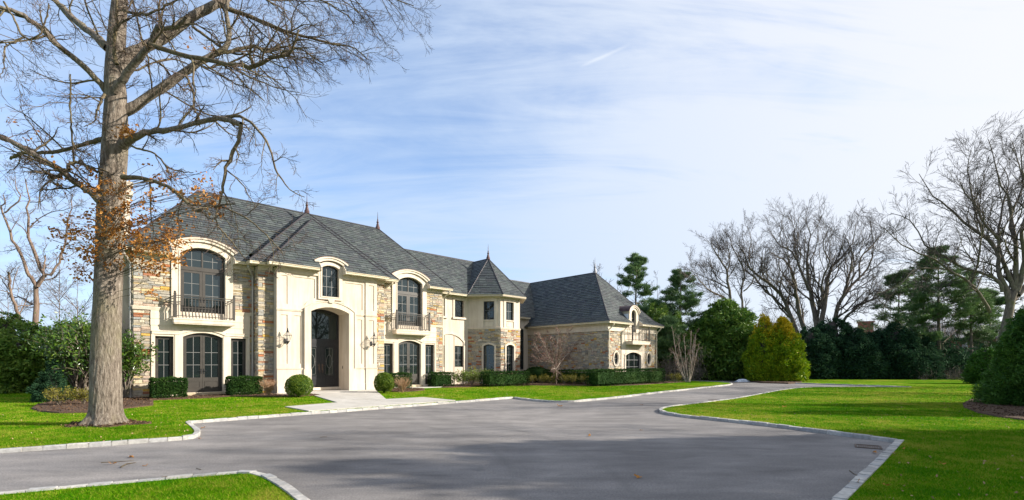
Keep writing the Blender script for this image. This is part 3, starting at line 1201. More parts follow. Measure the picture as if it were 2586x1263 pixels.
# ---------------- main block: the two balcony bays
def bay(c, xl, xr, tagl, seed):
    hs = 1.26
    t_door = arc(c, 0.81, 2.84, 0.21)
    t_up = arc(c, 0.92, 6.72, 0.34)
    door = outline(c - 0.81, c + 0.81, 0.22, t_door)
    up = outline(c - 0.92, c + 0.92, 3.72, t_up)
    sl_ = [(c - 1.86, 0.22), (c - 1.17, 0.22), (c - 1.17, 2.84), (c - 1.86, 2.84)]
    sr_ = [(c + 1.17, 0.22), (c + 1.86, 0.22), (c + 1.86, 2.84), (c + 1.17, 2.84)]
    # wall with its openings; it rises over the eave behind the dormer
    t_d = arc(c, hs, 6.84, 0.48)
    outer = [(xl, -0.05), (xr, -0.05), (xr, EZ)] + [(c + hs, EZ)] + [(x, z) for x, z in reversed(arcpts(c - hs, c + hs, t_d, 14))] + [(c - hs, EZ), (xl, EZ)]
    mb = MB()
    mb.holed(outer, [door, up, sl_, sr_], WM, WM + 0.30)
    wall = mb.build('wall', MAT['mortar'], house)
    tag(wall, 'stone wall of the ' + tagl + ' balcony bay')
    # dark sheet whose colour stands for the unlit rooms behind the glass
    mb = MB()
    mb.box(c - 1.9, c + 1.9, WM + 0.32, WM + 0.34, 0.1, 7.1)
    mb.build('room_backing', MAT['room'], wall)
    # stones
    if xl < c - 2.1:
        stones(wall, None, xl, c - 2.03, 0.0, 4.0, WM, seed=seed)
    stones(wall, None, xl, c - hs - 0.01, 4.15, 6.28, WM, seed=seed + 1)
    stones(wall, None, c + 2.03, xr, 0.0, 4.0, WM, seed=seed + 2)
    stones(wall, None, c + hs + 0.01, xr, 4.15, 6.28, WM, seed=seed + 3)
    # cream surround of the lower openings
    mb = MB()
    mb.holed([(c - 2.02, 0.0), (c + 2.02, 0.0), (c + 2.02, 4.0), (c - 2.02, 4.0)], [outline(c - 0.81, c + 0.81, 0.24, t_door), [(c - 1.86, 0.24), (c - 1.17, 0.24), (c - 1.17, 2.84), (c - 1.86, 2.84)], [(c + 1.17, 0.24), (c + 1.86, 0.24), (c + 1.86, 2.84), (c + 1.17, 2.84)]], WM - 0.06, WM - 0.002)
    sur = mb.build('door_surround', MAT['trim'], house)
    mb = MB()
    # flat lintel moulding that arches over the door
    h1 = arc(c, 0.95, 2.93, 0.23)
    mb.band(arcpts(c - 0.95, c + 0.95, h1, 16), [(x, z + 0.12) for x, z in arcpts(c - 0.95, c + 0.95, h1, 16)], WM - 0.105, WM - 0.05)
    mb.box(c - 1.98, c - 0.952, WM - 0.105, WM - 0.05, 2.93, 3.05)
    mb.box(c + 0.952, c + 1.98, WM - 0.105, WM - 0.05, 2.93, 3.05)
    mb.box(c - 1.98, c - 0.97, WM - 0.125, WM - 0.05, 3.05, 3.075)
    mb.box(c + 0.97, c + 1.98, WM - 0.125, WM - 0.05, 3.05, 3.075)
    mb.build('lintel', MAT['trim'], sur)
    for zz in (3.32, 3.62):
        mb = MB()
        mb.box(c - 2.03, c + 2.03, WM - 0.075, WM - 0.05, zz, zz + 0.28)
        mb.build('frieze_panel', MAT['trim'], sur)
    for x in (c - 2.0, c - 1.12, c + 0.84, c + 1.90):
        mb = MB()
        wd = 0.10 if abs(x - c) > 1.3 else 0.28
        mb.box(x, x + wd, WM - 0.085, WM - 0.05, 0.0, 2.92)
        mb.build('pilaster', MAT['trim'], sur)
    # belt course
    for (a, b) in ((xl - 0.03, c - hs), (c + hs, xr)):
        moulding(None, a, b, WM - 0.02, 4.0, 4.14, 0.09, name='belt_course', ends=False)
    # surround of the upper opening, flush up into the dormer
    mb = MB()
    o2 = [(c - hs, 3.70), (c + hs, 3.70)] + [(x, z) for x, z in reversed(arcpts(c - hs, c + hs, t_d, 14))]
    mb.holed(o2, [outline(c - 0.92, c + 0.92, 3.72, t_up)], WM - 0.10, WM - 0.002)
    # raised inner and outer fillets
    i1 = outline(c - 0.92, c + 0.92, 3.72, t_up, 16)[1:]
    i2 = [(c + (x - c) * 1.07, z + (0.07 if k > 0 else 0)) for k, (x, z) in enumerate(i1)]
    i1b = i1 + [(c - 0.92, 3.72)]
    i2b = i2 + [(c - 0.985, 3.72)]
    mb.band(i1b, i2b, WM - 0.125, WM - 0.09)
    mb.build('window_surround', MAT['trim'], house)
    arch_cornice(None, c, hs + 0.02, 6.85, 0.48, 0.20, WM - 0.24, WM + 0.45)
    # dormer cheeks
    for sx in (-1, 1):
        cheek(c + sx * (hs + 0.01), [(0.50, 6.46), (WM + 0.75, 6.46), (WM + 0.75, 7.0), (WM + 0.10, 7.1), (0.52, 6.64)])
    # french doors below
    y = WM + 0.10
    mb = MB()
    mb.holed(outline(c - 0.81, c + 0.81, 0.22, t_door), [outline(c - 0.745, c + 0.745, 0.24, off(t_door, 0.06))], y - 0.02, y + 0.06)
    mb.build('door_frame', MAT['bronze'], house)
    tt = off(t_door, 0.065)
    for x0, x1, hx in ((c - 0.74, c - 0.004, c - 0.05), (c + 0.004, c + 0.74, c + 0.05)):
        leaf_door(None, x0, x1, 0.25, tt, y, 0.93, 2, (1.53, 2.12), hx, 1.23, st=0.09, glass_top=0.10)
    for x0 in (c - 1.86, c + 1.17):
        leaf_door(None, x0 + 0.05, x0 + 0.64, 0.25, 2.80, y, 0.93, 2, (1.53, 2.12), None, 0, st=0.08, glass_top=0.10)
        mb = MB()
        mb.holed([(x0, 0.22), (x0 + 0.69, 0.22), (x0 + 0.69, 2.84), (x0, 2.84)], [[(x0 + 0.045, 0.24), (x0 + 0.645, 0.24), (x0 + 0.645, 2.805), (x0 + 0.045, 2.805)]], y - 0.02, y + 0.06)
        mb.build('door_frame', MAT['bronze'], house)
    # upper doors with arched transom
    y = WM + 0.12
    mb = MB()
    mb.holed(outline(c - 0.92, c + 0.92, 3.72, t_up), [outline(c - 0.86, c + 0.86, 3.74, 5.98), outline(c - 0.86, c + 0.86, 6.14, off(t_up, 0.07))], y - 0.02, y + 0.07)
    mb.build('door_frame', MAT['bronze'], house)
    for x0, x1, hx in ((c - 0.855, c - 0.004, c - 0.06), (c + 0.004, c + 0.855, c + 0.06)):
        leaf_door(None, x0, x1, 3.75, 5.97, y, 4.30, 2, (4.83, 5.37), hx, 4.62, st=0.115, glass_top=0.10)
    window(None, c - 0.86, c + 0.86, 6.14, off(t_up, 0.07), y + 0.01, [c - 0.43, c, c + 0.43], (6.50,), fr=0.03, mull=[c])
    balcony(None, c, hs, WM - 0.06, 3.40, label='balcony of the ' + tagl + ' bay')
    # stone step in front of the doors
    mb = MB()
    mb.cbox(c - 0.95, c + 0.95, WM - 0.16, WM + 0.1, 0.10, 0.22, 0.01)
    mb.build('door_sill', STONE[3], house)


CL, CR = -2.98, 8.31
bay(CL, -5.62, -0.74, 'left', 11)
bay(CR, 6.20, 10.86, 'right', 21)

# left side wall of the main block and its chimney
Ms, Ls = facet(-5.62, 9.0, -5.62, 1.0)
mb = MB(Ms)
mb.holed([(0, -0.05), (Ls, -0.05), (Ls, EZ), (0, EZ)], [[(Ls - 1.75, 4.3), (Ls - 0.75, 4.3), (Ls - 0.75, 6.1), (Ls - 1.75, 6.1)]], 0.0, 0.3)
side = mb.build('wall', MAT['mortar'], house)
stones(side, Ms, 3.0, Ls - 0.0, 0.0, 4.0, 0.0, seed=31)
stones(side, Ms, 3.0, Ls - 0.0, 4.15, 6.28, 0.0, holes=[(Ls - 1.80, Ls - 0.70, 4.2, 6.2)], seed=32)
mb = MB(Ms)
mb.band([(Ls - 1.85, 4.2), (Ls - 0.65, 4.2), (Ls - 0.65, 6.2), (Ls - 1.85, 6.2)], [(Ls - 1.73, 4.32), (Ls - 0.77, 4.32), (Ls - 0.77, 6.08), (Ls - 1.73, 6.08)], -0.06, 0.05, closed=True)
mb.build('window_surround', MAT['trim'], house)
window(Ms, Ls - 1.75, Ls - 0.75, 4.3, 6.1, 0.08, 2, (5.2,))
moulding(Ms, 3.0, Ls, 0.0, 4.0, 4.14, 0.08, name='belt_course', ends=False)

mb = MB()
mb.box(-6.35, -5.62, 2.0, 3.6, 0.0, 9.2)
mb.box(-6.45, -5.52, 1.9, 3.7, 9.2, 9.4)
mb.box(-6.38, -5.59, 1.97, 3.63, 9.4, 9.62)
mb.box(-6.45, -5.52, 1.9, 3.7, 9.62, 9.8)
mb.build('chimney', MAT['stucco'], house)

# cores that close the volumes
mb = MB()
mb.box(-5.30, 10.55, 1.36, 8.9, 0.0, EZ - 0.02)
mb.box(-0.70, 1.66, 0.75, 1.36, 0.0, EZ - 0.02)
mb.box(3.83, 6.18, 0.75, 1.36, 0.0, EZ - 0.02)
mb.build('inner_core', MAT['room'], house)

# middle strips beside the entrance
for xl, xr, sd in ((-0.74, 0.0, 41), (5.5, 6.22, 45)):
    mb = MB()
    mb.holed([(xl, -0.05), (xr, -0.05), (xr, EZ), (xl, EZ)], [], WMID, WM + 0.3)
    o = mb.build('wall', MAT['mortar'], house)
    stones(o, None, xl, xr, 0.0, 6.28, WMID, seed=sd)
    if xl < 0:
        M_, L_ = facet(xl, WM, xl, WMID)
        stones(o, M_, 0, L_, 0.0, 6.28, 0.0, seed=sd + 1)

# ---------------- entrance block
tin = arc(2.745, 1.045, 4.36, 0.27)
tw = arc(2.75, 0.47, 6.75, 0.14)
tdm = arc(2.75, 0.66, 6.85, 0.24)
outerE = [(0, 0.08), (1.70, 0.08)] + [(x, z) for x, z in arcpts(1.70, 3.79, tin, 16)] + [(3.79, 0.08), (5.5, 0.08), (5.5, EZ), (3.41, EZ)] + [(x, z) for x, z in reversed(arcpts(2.09, 3.41, tdm, 12))] + [(2.09, EZ), (0, EZ)]
wint = outline(2.28, 3.22, 5.20, tw)
mb = MB()
mb.holed(outerE, [wint], 0.035, 1.30)
ent = mb.build('wall', MAT['stucco'], house)
tag(ent, 'cream stucco entrance block with recessed panels')
def rect(a, b, c, d):
    return [(a, c), (b, c), (b, d), (a, d)]
mb = MB()
mb.holed([(0.70, 1.36), (1.36, 1.36), (1.36, 4.4), (1.5, 4.62), (2.0, 4.9), (2.75, 5.02), (3.5, 4.9), (4.0, 4.62), (4.14, 4.4), (4.14, 1.36), (4.80, 1.36), (4.80, EZ - 0.2), (3.41, EZ - 0.2), (3.41, 5.04), (2.09, 5.04), (2.09, EZ - 0.2), (0.70, EZ - 0.2)],
         [rect(0.87, 1.20, 1.58, 4.08), rect(4.32, 4.61, 1.58, 4.08), [(0.89, 4.62), (1.36, 4.62), (1.55, 4.86), (1.93, 5.06), (1.93, 6.08), (0.89, 6.08)], [(3.60, 5.06), (3.95, 4.86), (4.14, 4.62), (4.63, 4.62), (4.63, 6.08), (3.60, 6.08)]], 0.0, 0.034)
mb.build('panelled_facing', MAT['stucco'], ent)
for xa, xb in ((0.0, 0.70), (4.80, 5.5)):
    mb = MB()
    mb.holed(rect(xa, xb, 1.36, EZ - 0.2), [rect(xa + 0.2, xb - 0.18, 1.58, 4.08), rect(xa + 0.2, xb - 0.18, 4.62, 6.08)], -0.055, 0.033)
    mb.box(xa + 0.15, xb - 0.15, -0.02, 0.033, 1.5, 6.2)
    mb.build('pilaster', MAT['stucco'], ent)
    moulding(None, xa, xb, -0.055, 4.29, 4.38, 0.05, name='belt_course', mat='stucco')
for xa, xb in ((0.70, 1.36), (4.14, 4.80)):
    moulding(None, xa, xb, 0.0, 4.29, 4.38, 0.05, name='belt_course', mat='stucco', ends=False)
# base
for xa, xb, p in ((0.0, 0.70, 0.10), (0.70, 1.34, 0.045), (4.16, 4.80, 0.045), (4.80, 5.5, 0.10)):
    mb = MB()
    mb.box(xa, xb, -p, 0.034, 0.10, 1.30)
    mb.box(xa, xb, -p - 0.03, 0.034, 0.10, 0.46)
    mb.build('base_panel', MAT['stucco'], ent)
    moulding(None, xa, xb, -p + 0.001, 1.30, 1.36, 0.035, name='base_moulding', mat='stucco', steps=2)
# arch surround
mb = MB()
tout = arc(2.75, 1.40, 4.50, 0.46)
A = [(1.70, 0.10)] + arcpts(1.70, 3.79, tin, 16) + [(3.79, 0.10)]
xs = [1.35] + [1.35 + 2.80 * i / 16 for i in range(17)] + [4.15]
B = [(1.35, 0.10)] + [(x, tout(x)) for x in xs[1:-1]] + [(4.15, 0.10)]
mb.band(A, B, -0.10, 0.036)
A2 = [(2.75 + (x - 2.75) * 0.965, z - (0.05 if 0 < i < 18 else 0)) for i, (x, z) in enumerate(B)]
mb.band(A2, B, -0.135, -0.10)
mb.build('arch_surround', MAT['stucco'], ent)
mb = MB()
mb.holed([(2.66, 4.86), (2.86, 4.86), (2.95, 5.05), (2.57, 5.05)], [], -0.17, 0.0)
mb.build('keystone', MAT['stucco'], ent)
for xa, xb in ((1.32, 1.72), (3.77, 4.18)):
    mb = MB()
    mb.box(xa, xb if xa > 3 else 1.698, -0.15, 0.035, 0.10, 1.30)
    mb.build('base_panel', MAT['stucco'], ent)
# window of the entrance dormer
mb = MB()
mb.holed([(2.09, 5.04), (3.41, 5.04), (3.41, 6.86)] + [(x, z) for x, z in reversed(arcpts(2.09, 3.41, tdm, 12))][1:], [wint], -0.09, 0.036)
i1 = outline(2.28, 3.22, 5.20, tw, 12)
i2 = [(2.75 + (x - 2.75) * 1.14, z + (0.06 if k > 1 else -0.06)) for k, (x, z) in enumerate(i1)]
mb.band(i1, i2, -0.115, -0.08, closed=True)
mb.build('window_surround', MAT['trim'], house)
arch_cornice(None, 2.75, 0.80, 6.84, 0.30, 0.19, -0.26, 0.62)
for sx in (-1, 1):
    cheek(2.75 + sx * 0.67, [(-0.54, 6.46), (0.7, 6.46), (0.7, 6.98), (-0.16, 7.02), (-0.53, 6.64)])
window(None, 2.28, 3.22, 5.20, tw, 0.10, 3, (5.76, 6.32), fr=0.045, mat='black')
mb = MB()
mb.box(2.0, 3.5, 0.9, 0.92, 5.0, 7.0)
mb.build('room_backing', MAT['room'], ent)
# entrance doors, 1.3 m inside the arch
y = 1.22
mb = MB()
mb.holed(outline(1.70, 3.79, 0.26, tin), [outline(1.76, 3.73, 2.92, off(tin, 0.08)), outline(1.76, 3.73, 0.28, 2.70)], y, y + 0.08)
mb.build('door_frame', MAT['black'], house)
window(None, 1.76, 3.73, 2.92, off(tin, 0.08), y + 0.015, 1, (), fr=0.05, mat='black', label='tall arched transom light over the front doors')
for x0, x1, hx in ((1.765, 2.741, 2.66), (2.749, 3.725, 2.83)):
    mb = MB()
    gx0, gx1, gz0, gz1 = x0 + 0.24, x1 - 0.24, 0.93, 2.50
    mb.holed(outline(x0, x1, 0.28, 2.70), [outline(gx0, gx1, gz0, gz1)], y + 0.01, y + 0.07)
    mb.band(rect(gx0 - 0.05, gx1 + 0.05, gz0 - 0.05, gz1 + 0.05), rect(gx0, gx1, gz0, gz1), y - 0.012, y + 0.01, closed=True)
    mb.band(rect(gx0 - 0.05, gx1 + 0.05, 0.40, 0.78), rect(gx0, gx1, 0.45, 0.73), y - 0.008, y + 0.01, closed=True)
    d = mb.build('front_door', MAT['black'], house)
    mb = MB()
    mb.holed(rect(gx0, gx1, gz0, gz1), [], y + 0.035, y + 0.043)
    mb.build('pane', MAT['glass'], d)
    mb = MB()
    cx_, cz_ = (gx0 + gx1) / 2, (gz0 + gz1) / 2
    el = [(cx_ + 0.16 * cos(a), cz_ + 0.38 * sin(a)) for a in [2 * pi * i / 24 for i in range(24)]]
    el2 = [(cx_ + 0.145 * cos(a), cz_ + 0.365 * sin(a)) for a in [2 * pi * i / 24 for i in range(24)]]
    mb.band(el, el2, y + 0.02, y + 0.034, closed=True)
    mb.box(cx_ - 0.006, cx_ + 0.006, y + 0.02, y + 0.034, gz0, cz_ - 0.38)
    mb.box(cx_ - 0.006, cx_ + 0.006, y + 0.02, y + 0.034, cz_ + 0.38, gz1)
    mb.box(gx0, cx_ - 0.16, y + 0.02, y + 0.034, cz_ - 0.006, cz_ + 0.006)
    mb.box(cx_ + 0.16, gx1, y + 0.02, y + 0.034, cz_ - 0.006, cz_ + 0.006)
    mb.band(rect(gx0 + 0.04, gx1 - 0.04, gz0 + 0.06, gz1 - 0.06), rect(gx0 + 0.05, gx1 - 0.05, gz0 + 0.07, gz1 - 0.07), y + 0.02, y + 0.034, closed=True)
    mb.build('leaded_pattern', MAT['muntin'], d)
    mb = MB()
    mb.cbox(hx - 0.03, hx + 0.03, y - 0.01, y + 0.01, 1.22, 1.58, 0.006)
    mb.tube([(hx, y, 1.30), (hx, y - 0.08, 1.32), (hx, y - 0.09, 1.22), (hx, y - 0.08, 1.10), (hx, y, 1.08)], 0.014, 6)
    s_ = 1 if hx > 2.745 else -1
    mb.tube([(hx, y, 1.50), (hx, y - 0.07, 1.50), (hx + s_ * 0.12, y - 0.07, 1.50)], 0.014, 6)
    mb.build('handle', MAT['iron'], d)
mb = MB()
mb.cbox(1.70, 3.79, 1.0, 1.30, 0.12, 0.27, 0.01)
mb.build('threshold', MAT['trim'], house)
mb = MB()
mb.cbox(3.786, 3.80, 0.70, 0.78, 1.30, 1.46, 0.0)
mb.box(3.775, 3.789, 0.72, 0.76, 1.34, 1.42)
mb.build('doorbell', MAT['bronze'], house)
lantern(0.42, -0.36, 2.52)
lantern(5.16, -0.36, 2.52)

# entrance platform: flagstones on a stone riser
plat = MB()
plat.box(-0.15, 5.75, -1.15, 1.25, -0.08, 0.065)
po = plat.build('front_step', MAT['mortar'], house)
r = random.Random(5)
for y0, y1 in ((-1.19, -0.45), (-0.45, 0.30), (0.30, 1.05)):
    x = -0.2
    while x < 5.75:
        w_ = min(r.uniform(0.8, 1.25), 5.8 - x)
        if 5.8 - x - w_ < 0.4:
            w_ = 5.8 - x
        mb = MB()
        mb.box(x + 0.004, x + w_ - 0.004, y0 + 0.004, y1 - 0.004, 0.065, 0.105)
        mb.build('flagstone', MAT['limestone'], po)
        x += w_
stones(po, None, -0.15, 5.75, -0.06, 0.06, -1.15, seed=88, cell=0.12)
for c in (CL, CR):
    mb = MB()
    mb.box(c - 1.6, c + 2.02, -0.02, 0.98, -0.08, 0.06)
    o = mb.build('door_step', MAT['mortar'], house)
    for i in range(3):
        mb = MB()
        mb.box(c - 1.65 + i * 1.24 + 0.004, c - 1.65 + (i + 1) * 1.24 - 0.004, -0.06, 0.94, 0.06, 0.10)
        mb.build('flagstone', MAT['limestone'], o)

# ---------------- eaves of the main block
gz = EZ
gutter([(-6.12, 0.52), (CL - 1.30, 0.52)], gz)
gutter([(CL + 1.30, 0.52), (-1.20, 0.52), ], gz)
gutter([(-1.27, -0.10), (-0.52, -0.10)], gz)
gutter([(-0.52, -0.52), (2.02, -0.52)], gz)
gutter([(3.48, -0.52), (6.05, -0.52)], gz)
gutter([(6.05, -0.10), (6.90, -0.10)], gz)
gutter([(CR + 1.30, 0.52), (11.42, 0.52)], gz)
gutter([(-6.12, 9.0), (-6.12, 0.52)], gz)
for s_, a, b in ((-1.27, 0.55, -0.10), (-0.52, -0.1, -0.52)):
    gutter([(s_, a), (s_, b)], gz)
soffit([(-6.0, 1.05), (-6.0, 0.60), (CL - 1.28, 0.60), (CL - 1.28, 1.05)], gz + 0.04)
soffit([(CL + 1.28, 1.05), (CL + 1.28, 0.60), (-1.2, 0.60), (-1.2, -0.02), (-0.45, -0.02), (-0.45, -0.44), (2.08, -0.44), (2.08, 0.05), (-0.0, 0.05), (0.0, 0.45), (-0.7, 0.45), (-0.7, 1.05)], gz + 0.04)
soffit([(3.42, 0.05), (3.42, -0.44), (6.0, -0.44), (6.0, -0.02), (6.85, -0.02), (6.85, 1.05), (6.2, 1.05), (6.2, 0.45), (5.5, 0.45), (5.5, 0.05)], gz + 0.04)
soffit([(CR + 1.28, 1.05), (CR + 1.28, 0.60), (11.35, 0.60), (11.35, 2.4), (10.8, 2.4), (10.8, 1.05)], gz + 0.04)
soffit([(-6.05, 9.0), (-6.05, 0.6), (-5.6, 0.6), (-5.6, 9.0)], gz + 0.045)
# frieze boards under the soffit
for a, b, yy in ((-5.62, CL - 1.27, WM), (CL + 1.27, -0.76, WM), (CR + 1.27, 10.86, WM), (-0.74, -0.06, WMID), (5.56, 6.22, WMID)):
    mb = MB()
    mb.box(a, b, yy - 0.05, yy + 0.02, 6.28, 6.50)
    mb.box(a, b, yy - 0.09, yy + 0.02, 6.42, 6.50)
    mb.build('frieze_board', MAT['trim'], house)
for a, b in ((0.0, 2.08), (3.42, 5.5)):
    mb = MB()
    mb.box(a, b, -0.08, 0.05, EZ - 0.22, 6.50)
    mb.box(a, b, -0.14, 0.05, EZ - 0.08, 6.50)
    mb.build('frieze_board', MAT['stucco'], house)


def downspout(s, w, z0, z1, gs, gw, mat='gutter', gz=EZ):
    mb = MB()
    mb.tube([(gs, gw, gz + 0.02), (gs, gw, gz - 0.10), (s, w, z1), (s, w, z1 - 0.12), (s, w, z0)], 0.048, 8)
    for z in (z1 - 0.6, (z0 + z1) / 2, z0 + 0.8):
        mb.box(s - 0.058, s + 0.058, w - 0.052, w + 0.06, z, z + 0.04)
    mb.build('downspout', MAT[mat], house)


downspout(-0.84, WM - 0.09, 0.05, 6.0, -1.15, 0.50, 'downspout')
downspout(-5.70, WM + 0.10, 0.05, 6.0, -6.0, 0.60, 'downspout')
downspout(6.30, 0.88, 0.05, 6.0, 6.55, 0.0)
downspout(10.98, WM + 0.10, 0.05, 6.0, 11.2, 0.62)

# ---------------- main roofs
RZ = 6.61
RS = (10.8 - RZ) / (4.5 - 0.52)
R1 = new_roof('main hip roof with the long ridge')
eL, eR = -6.12, 11.42
y3 = lambda s, w: (s, w, RZ + (w - 0.52) * RS)
roof_o = close_roof
AL, AR = (-2.5, 4.5, 10.8), (8.0, 4.5, 10.8)
sl_len = hypot(1, RS)
notch = lambda c, h, wtop: (c - h - eL, c + h - eL, (wtop - 0.52) * sl_len)
front = [(eL, 0.52, RZ), (eR, 0.52, RZ), AR, AL]
nt = [notch(CL, 1.28, 1.05), notch(CR, 1.28, 1.05), (-1.0 - eL, 6.5 - eL, (1.0 - 0.52) * sl_len)]


def do_roof(label, faces):
    R = new_roof(label)
    for k, f in enumerate(faces):
        kw = f[1] if len(f) > 1 else {}
        roof_face(R, f[0], seed=len(shingle_jobs) + k, **kw)
    return close_roof(R)


rf = do_roof('main hip roof with the long ridge', [(front, dict(notches=nt)), ([(eL, 8.48, RZ), (eL, 0.52, RZ), AL],), ([(eR, 0.52, RZ), (eR, 8.48, RZ), AR],)])
mb = MB()
mb.poly([(eR, 8.48, RZ), (eL, 8.48, RZ), AL, AR])
mb.build('back_slope', SLATE[0], rf)
for a, b, nm in ((AL, AR, 'ridge_cap'), ((eL, 0.52, RZ), AL, 'hip_cap'), ((eR, 0.52, RZ), AR, 'hip_cap'), ((eL, 8.48, RZ), AL, 'hip_cap')):
    ridge_cap(rf, a, b, nm)
finial(8.0, 4.5, 10.82)
# outer entrance hip
ap = (2.83, 3.45, 10.55)
gL, gR = (-1.27, -0.10, RZ), (6.90, -0.10, RZ)
back = lambda p, k: (p[0], p[1] + k, p[2])
k1 = 1.6
es = hypot(1, (ap[2] - RZ) / (ap[1] + 0.10))
rf = do_roof('outer hip over the entrance', [([gL, gR, ap], dict(notches=[(2.08 + 1.27, 3.42 + 1.27, 0.62 * es)])), ([back(gL, k1), gL, ap, back(ap, k1)],), ([gR, back(gR, k1), back(ap, k1), ap],)])
for a, b in ((gL, ap), (gR, ap), (ap, back(ap, 1.2))):
    ridge_cap(rf, a, b)
finial(ap[0], ap[1], ap[2] + 0.02)
ap2 = (2.78, 2.55, 9.97)
g2L, g2R = (-0.52, -0.52, RZ), (6.05, -0.52, RZ)
sl2 = hypot(ap2[1] + 0.52, ap2[2] - RZ) / (ap2[1] + 0.52)
rf = do_roof('inner hip over the entrance', [([g2L, g2R, ap2], dict(notches=[(2.08 + 0.52, 3.42 + 0.52, 0.56 * sl2)])), ([back(g2L, 1.2), g2L, ap2, back(ap2, 1.2)],), ([g2R, back(g2R, 1.2), back(ap2, 1.2), ap2],)])
for a, b in ((g2L, ap2), (g2R, ap2)):
    ridge_cap(rf, a, b)

# ---------------- recessed wing
mb = MB()
mb.box(10.86, 20.0, 2.8, 9.0, 0.0, 6.4)
mb.build('inner_core', MAT['room'], house)
rw = [rect(12.98, 13.80, 4.97, 6.20), rect(11.28, 12.10, 4.97, 6.20), rect(12.98, 13.80, 1.34, 2.88), rect(11.28, 12.10, 1.34, 2.88)]
mb = MB()
mb.holed(rect(10.80, 14.30, -0.05, 6.50), rw, WREC, WREC + 0.3)
wing = mb.build('wall', MAT['stucco'], house)
tag(wing, 'cream stucco wall of the recessed wing')
for q in (0, 1):
    x0 = 12.98 - 1.70 * q
    window(None, x0, x0 + 0.82, 4.97, 6.20, WREC + 0.10, 2, (5.58,), mat='black')
    window(None, x0, x0 + 0.82, 1.34, 2.88, WREC + 0.10, 2, (1.85, 2.36), mat='bronze')
    mb = MB()
    mb.band(rect(x0 - 0.14, x0 + 0.96, 4.95, 6.36), rect(x0, x0 + 0.82, 4.97, 6.20), WREC - 0.05, WREC + 0.002, closed=True)
    mb.box(x0 - 0.20, x0 + 1.02, WREC - 0.11, WREC, 4.82, 4.95)
    mb.build('window_surround', MAT['trim'], wing)
ta = arc(12.54, 1.36, 3.22, 0.62)
tb = arc(12.54, 1.24, 3.16, 0.54)
mb = MB()
mb.band([(11.18, 0.1)] + arcpts(11.18, 13.90, ta, 18) + [(13.90, 0.1)], [(11.30 - 0.02, 0.1)] + [(x, tb(x)) for x in [11.30 + 2.48 * i / 18 for i in range(19)]] + [(13.80, 0.1)], WREC - 0.06, WREC)
mb.build('arch_surround', MAT['trim'], wing)
for x in (12.12, 12.96):
    mb = MB()
    mb.box(x - 0.02, x + 0.02, WREC - 0.03, WREC, 0.1, 3.62)
    mb.build('panel_moulding', MAT['trim'], wing)
gutter([(11.2, 1.93), (13.85, 1.93)], gz)
soffit([(10.8, 2.5), (10.8, 2.0), (13.9, 2.0), (13.9, 2.5)], gz + 0.04)
mb = MB()
mb.box(10.86, 14.2, WREC - 0.05, WREC, 6.34, 6.50)
mb.build('frieze_board', MAT['trim'], wing)
downspout(11.05, WREC - 0.1, 0.05, 6.0, 11.4, 2.0)

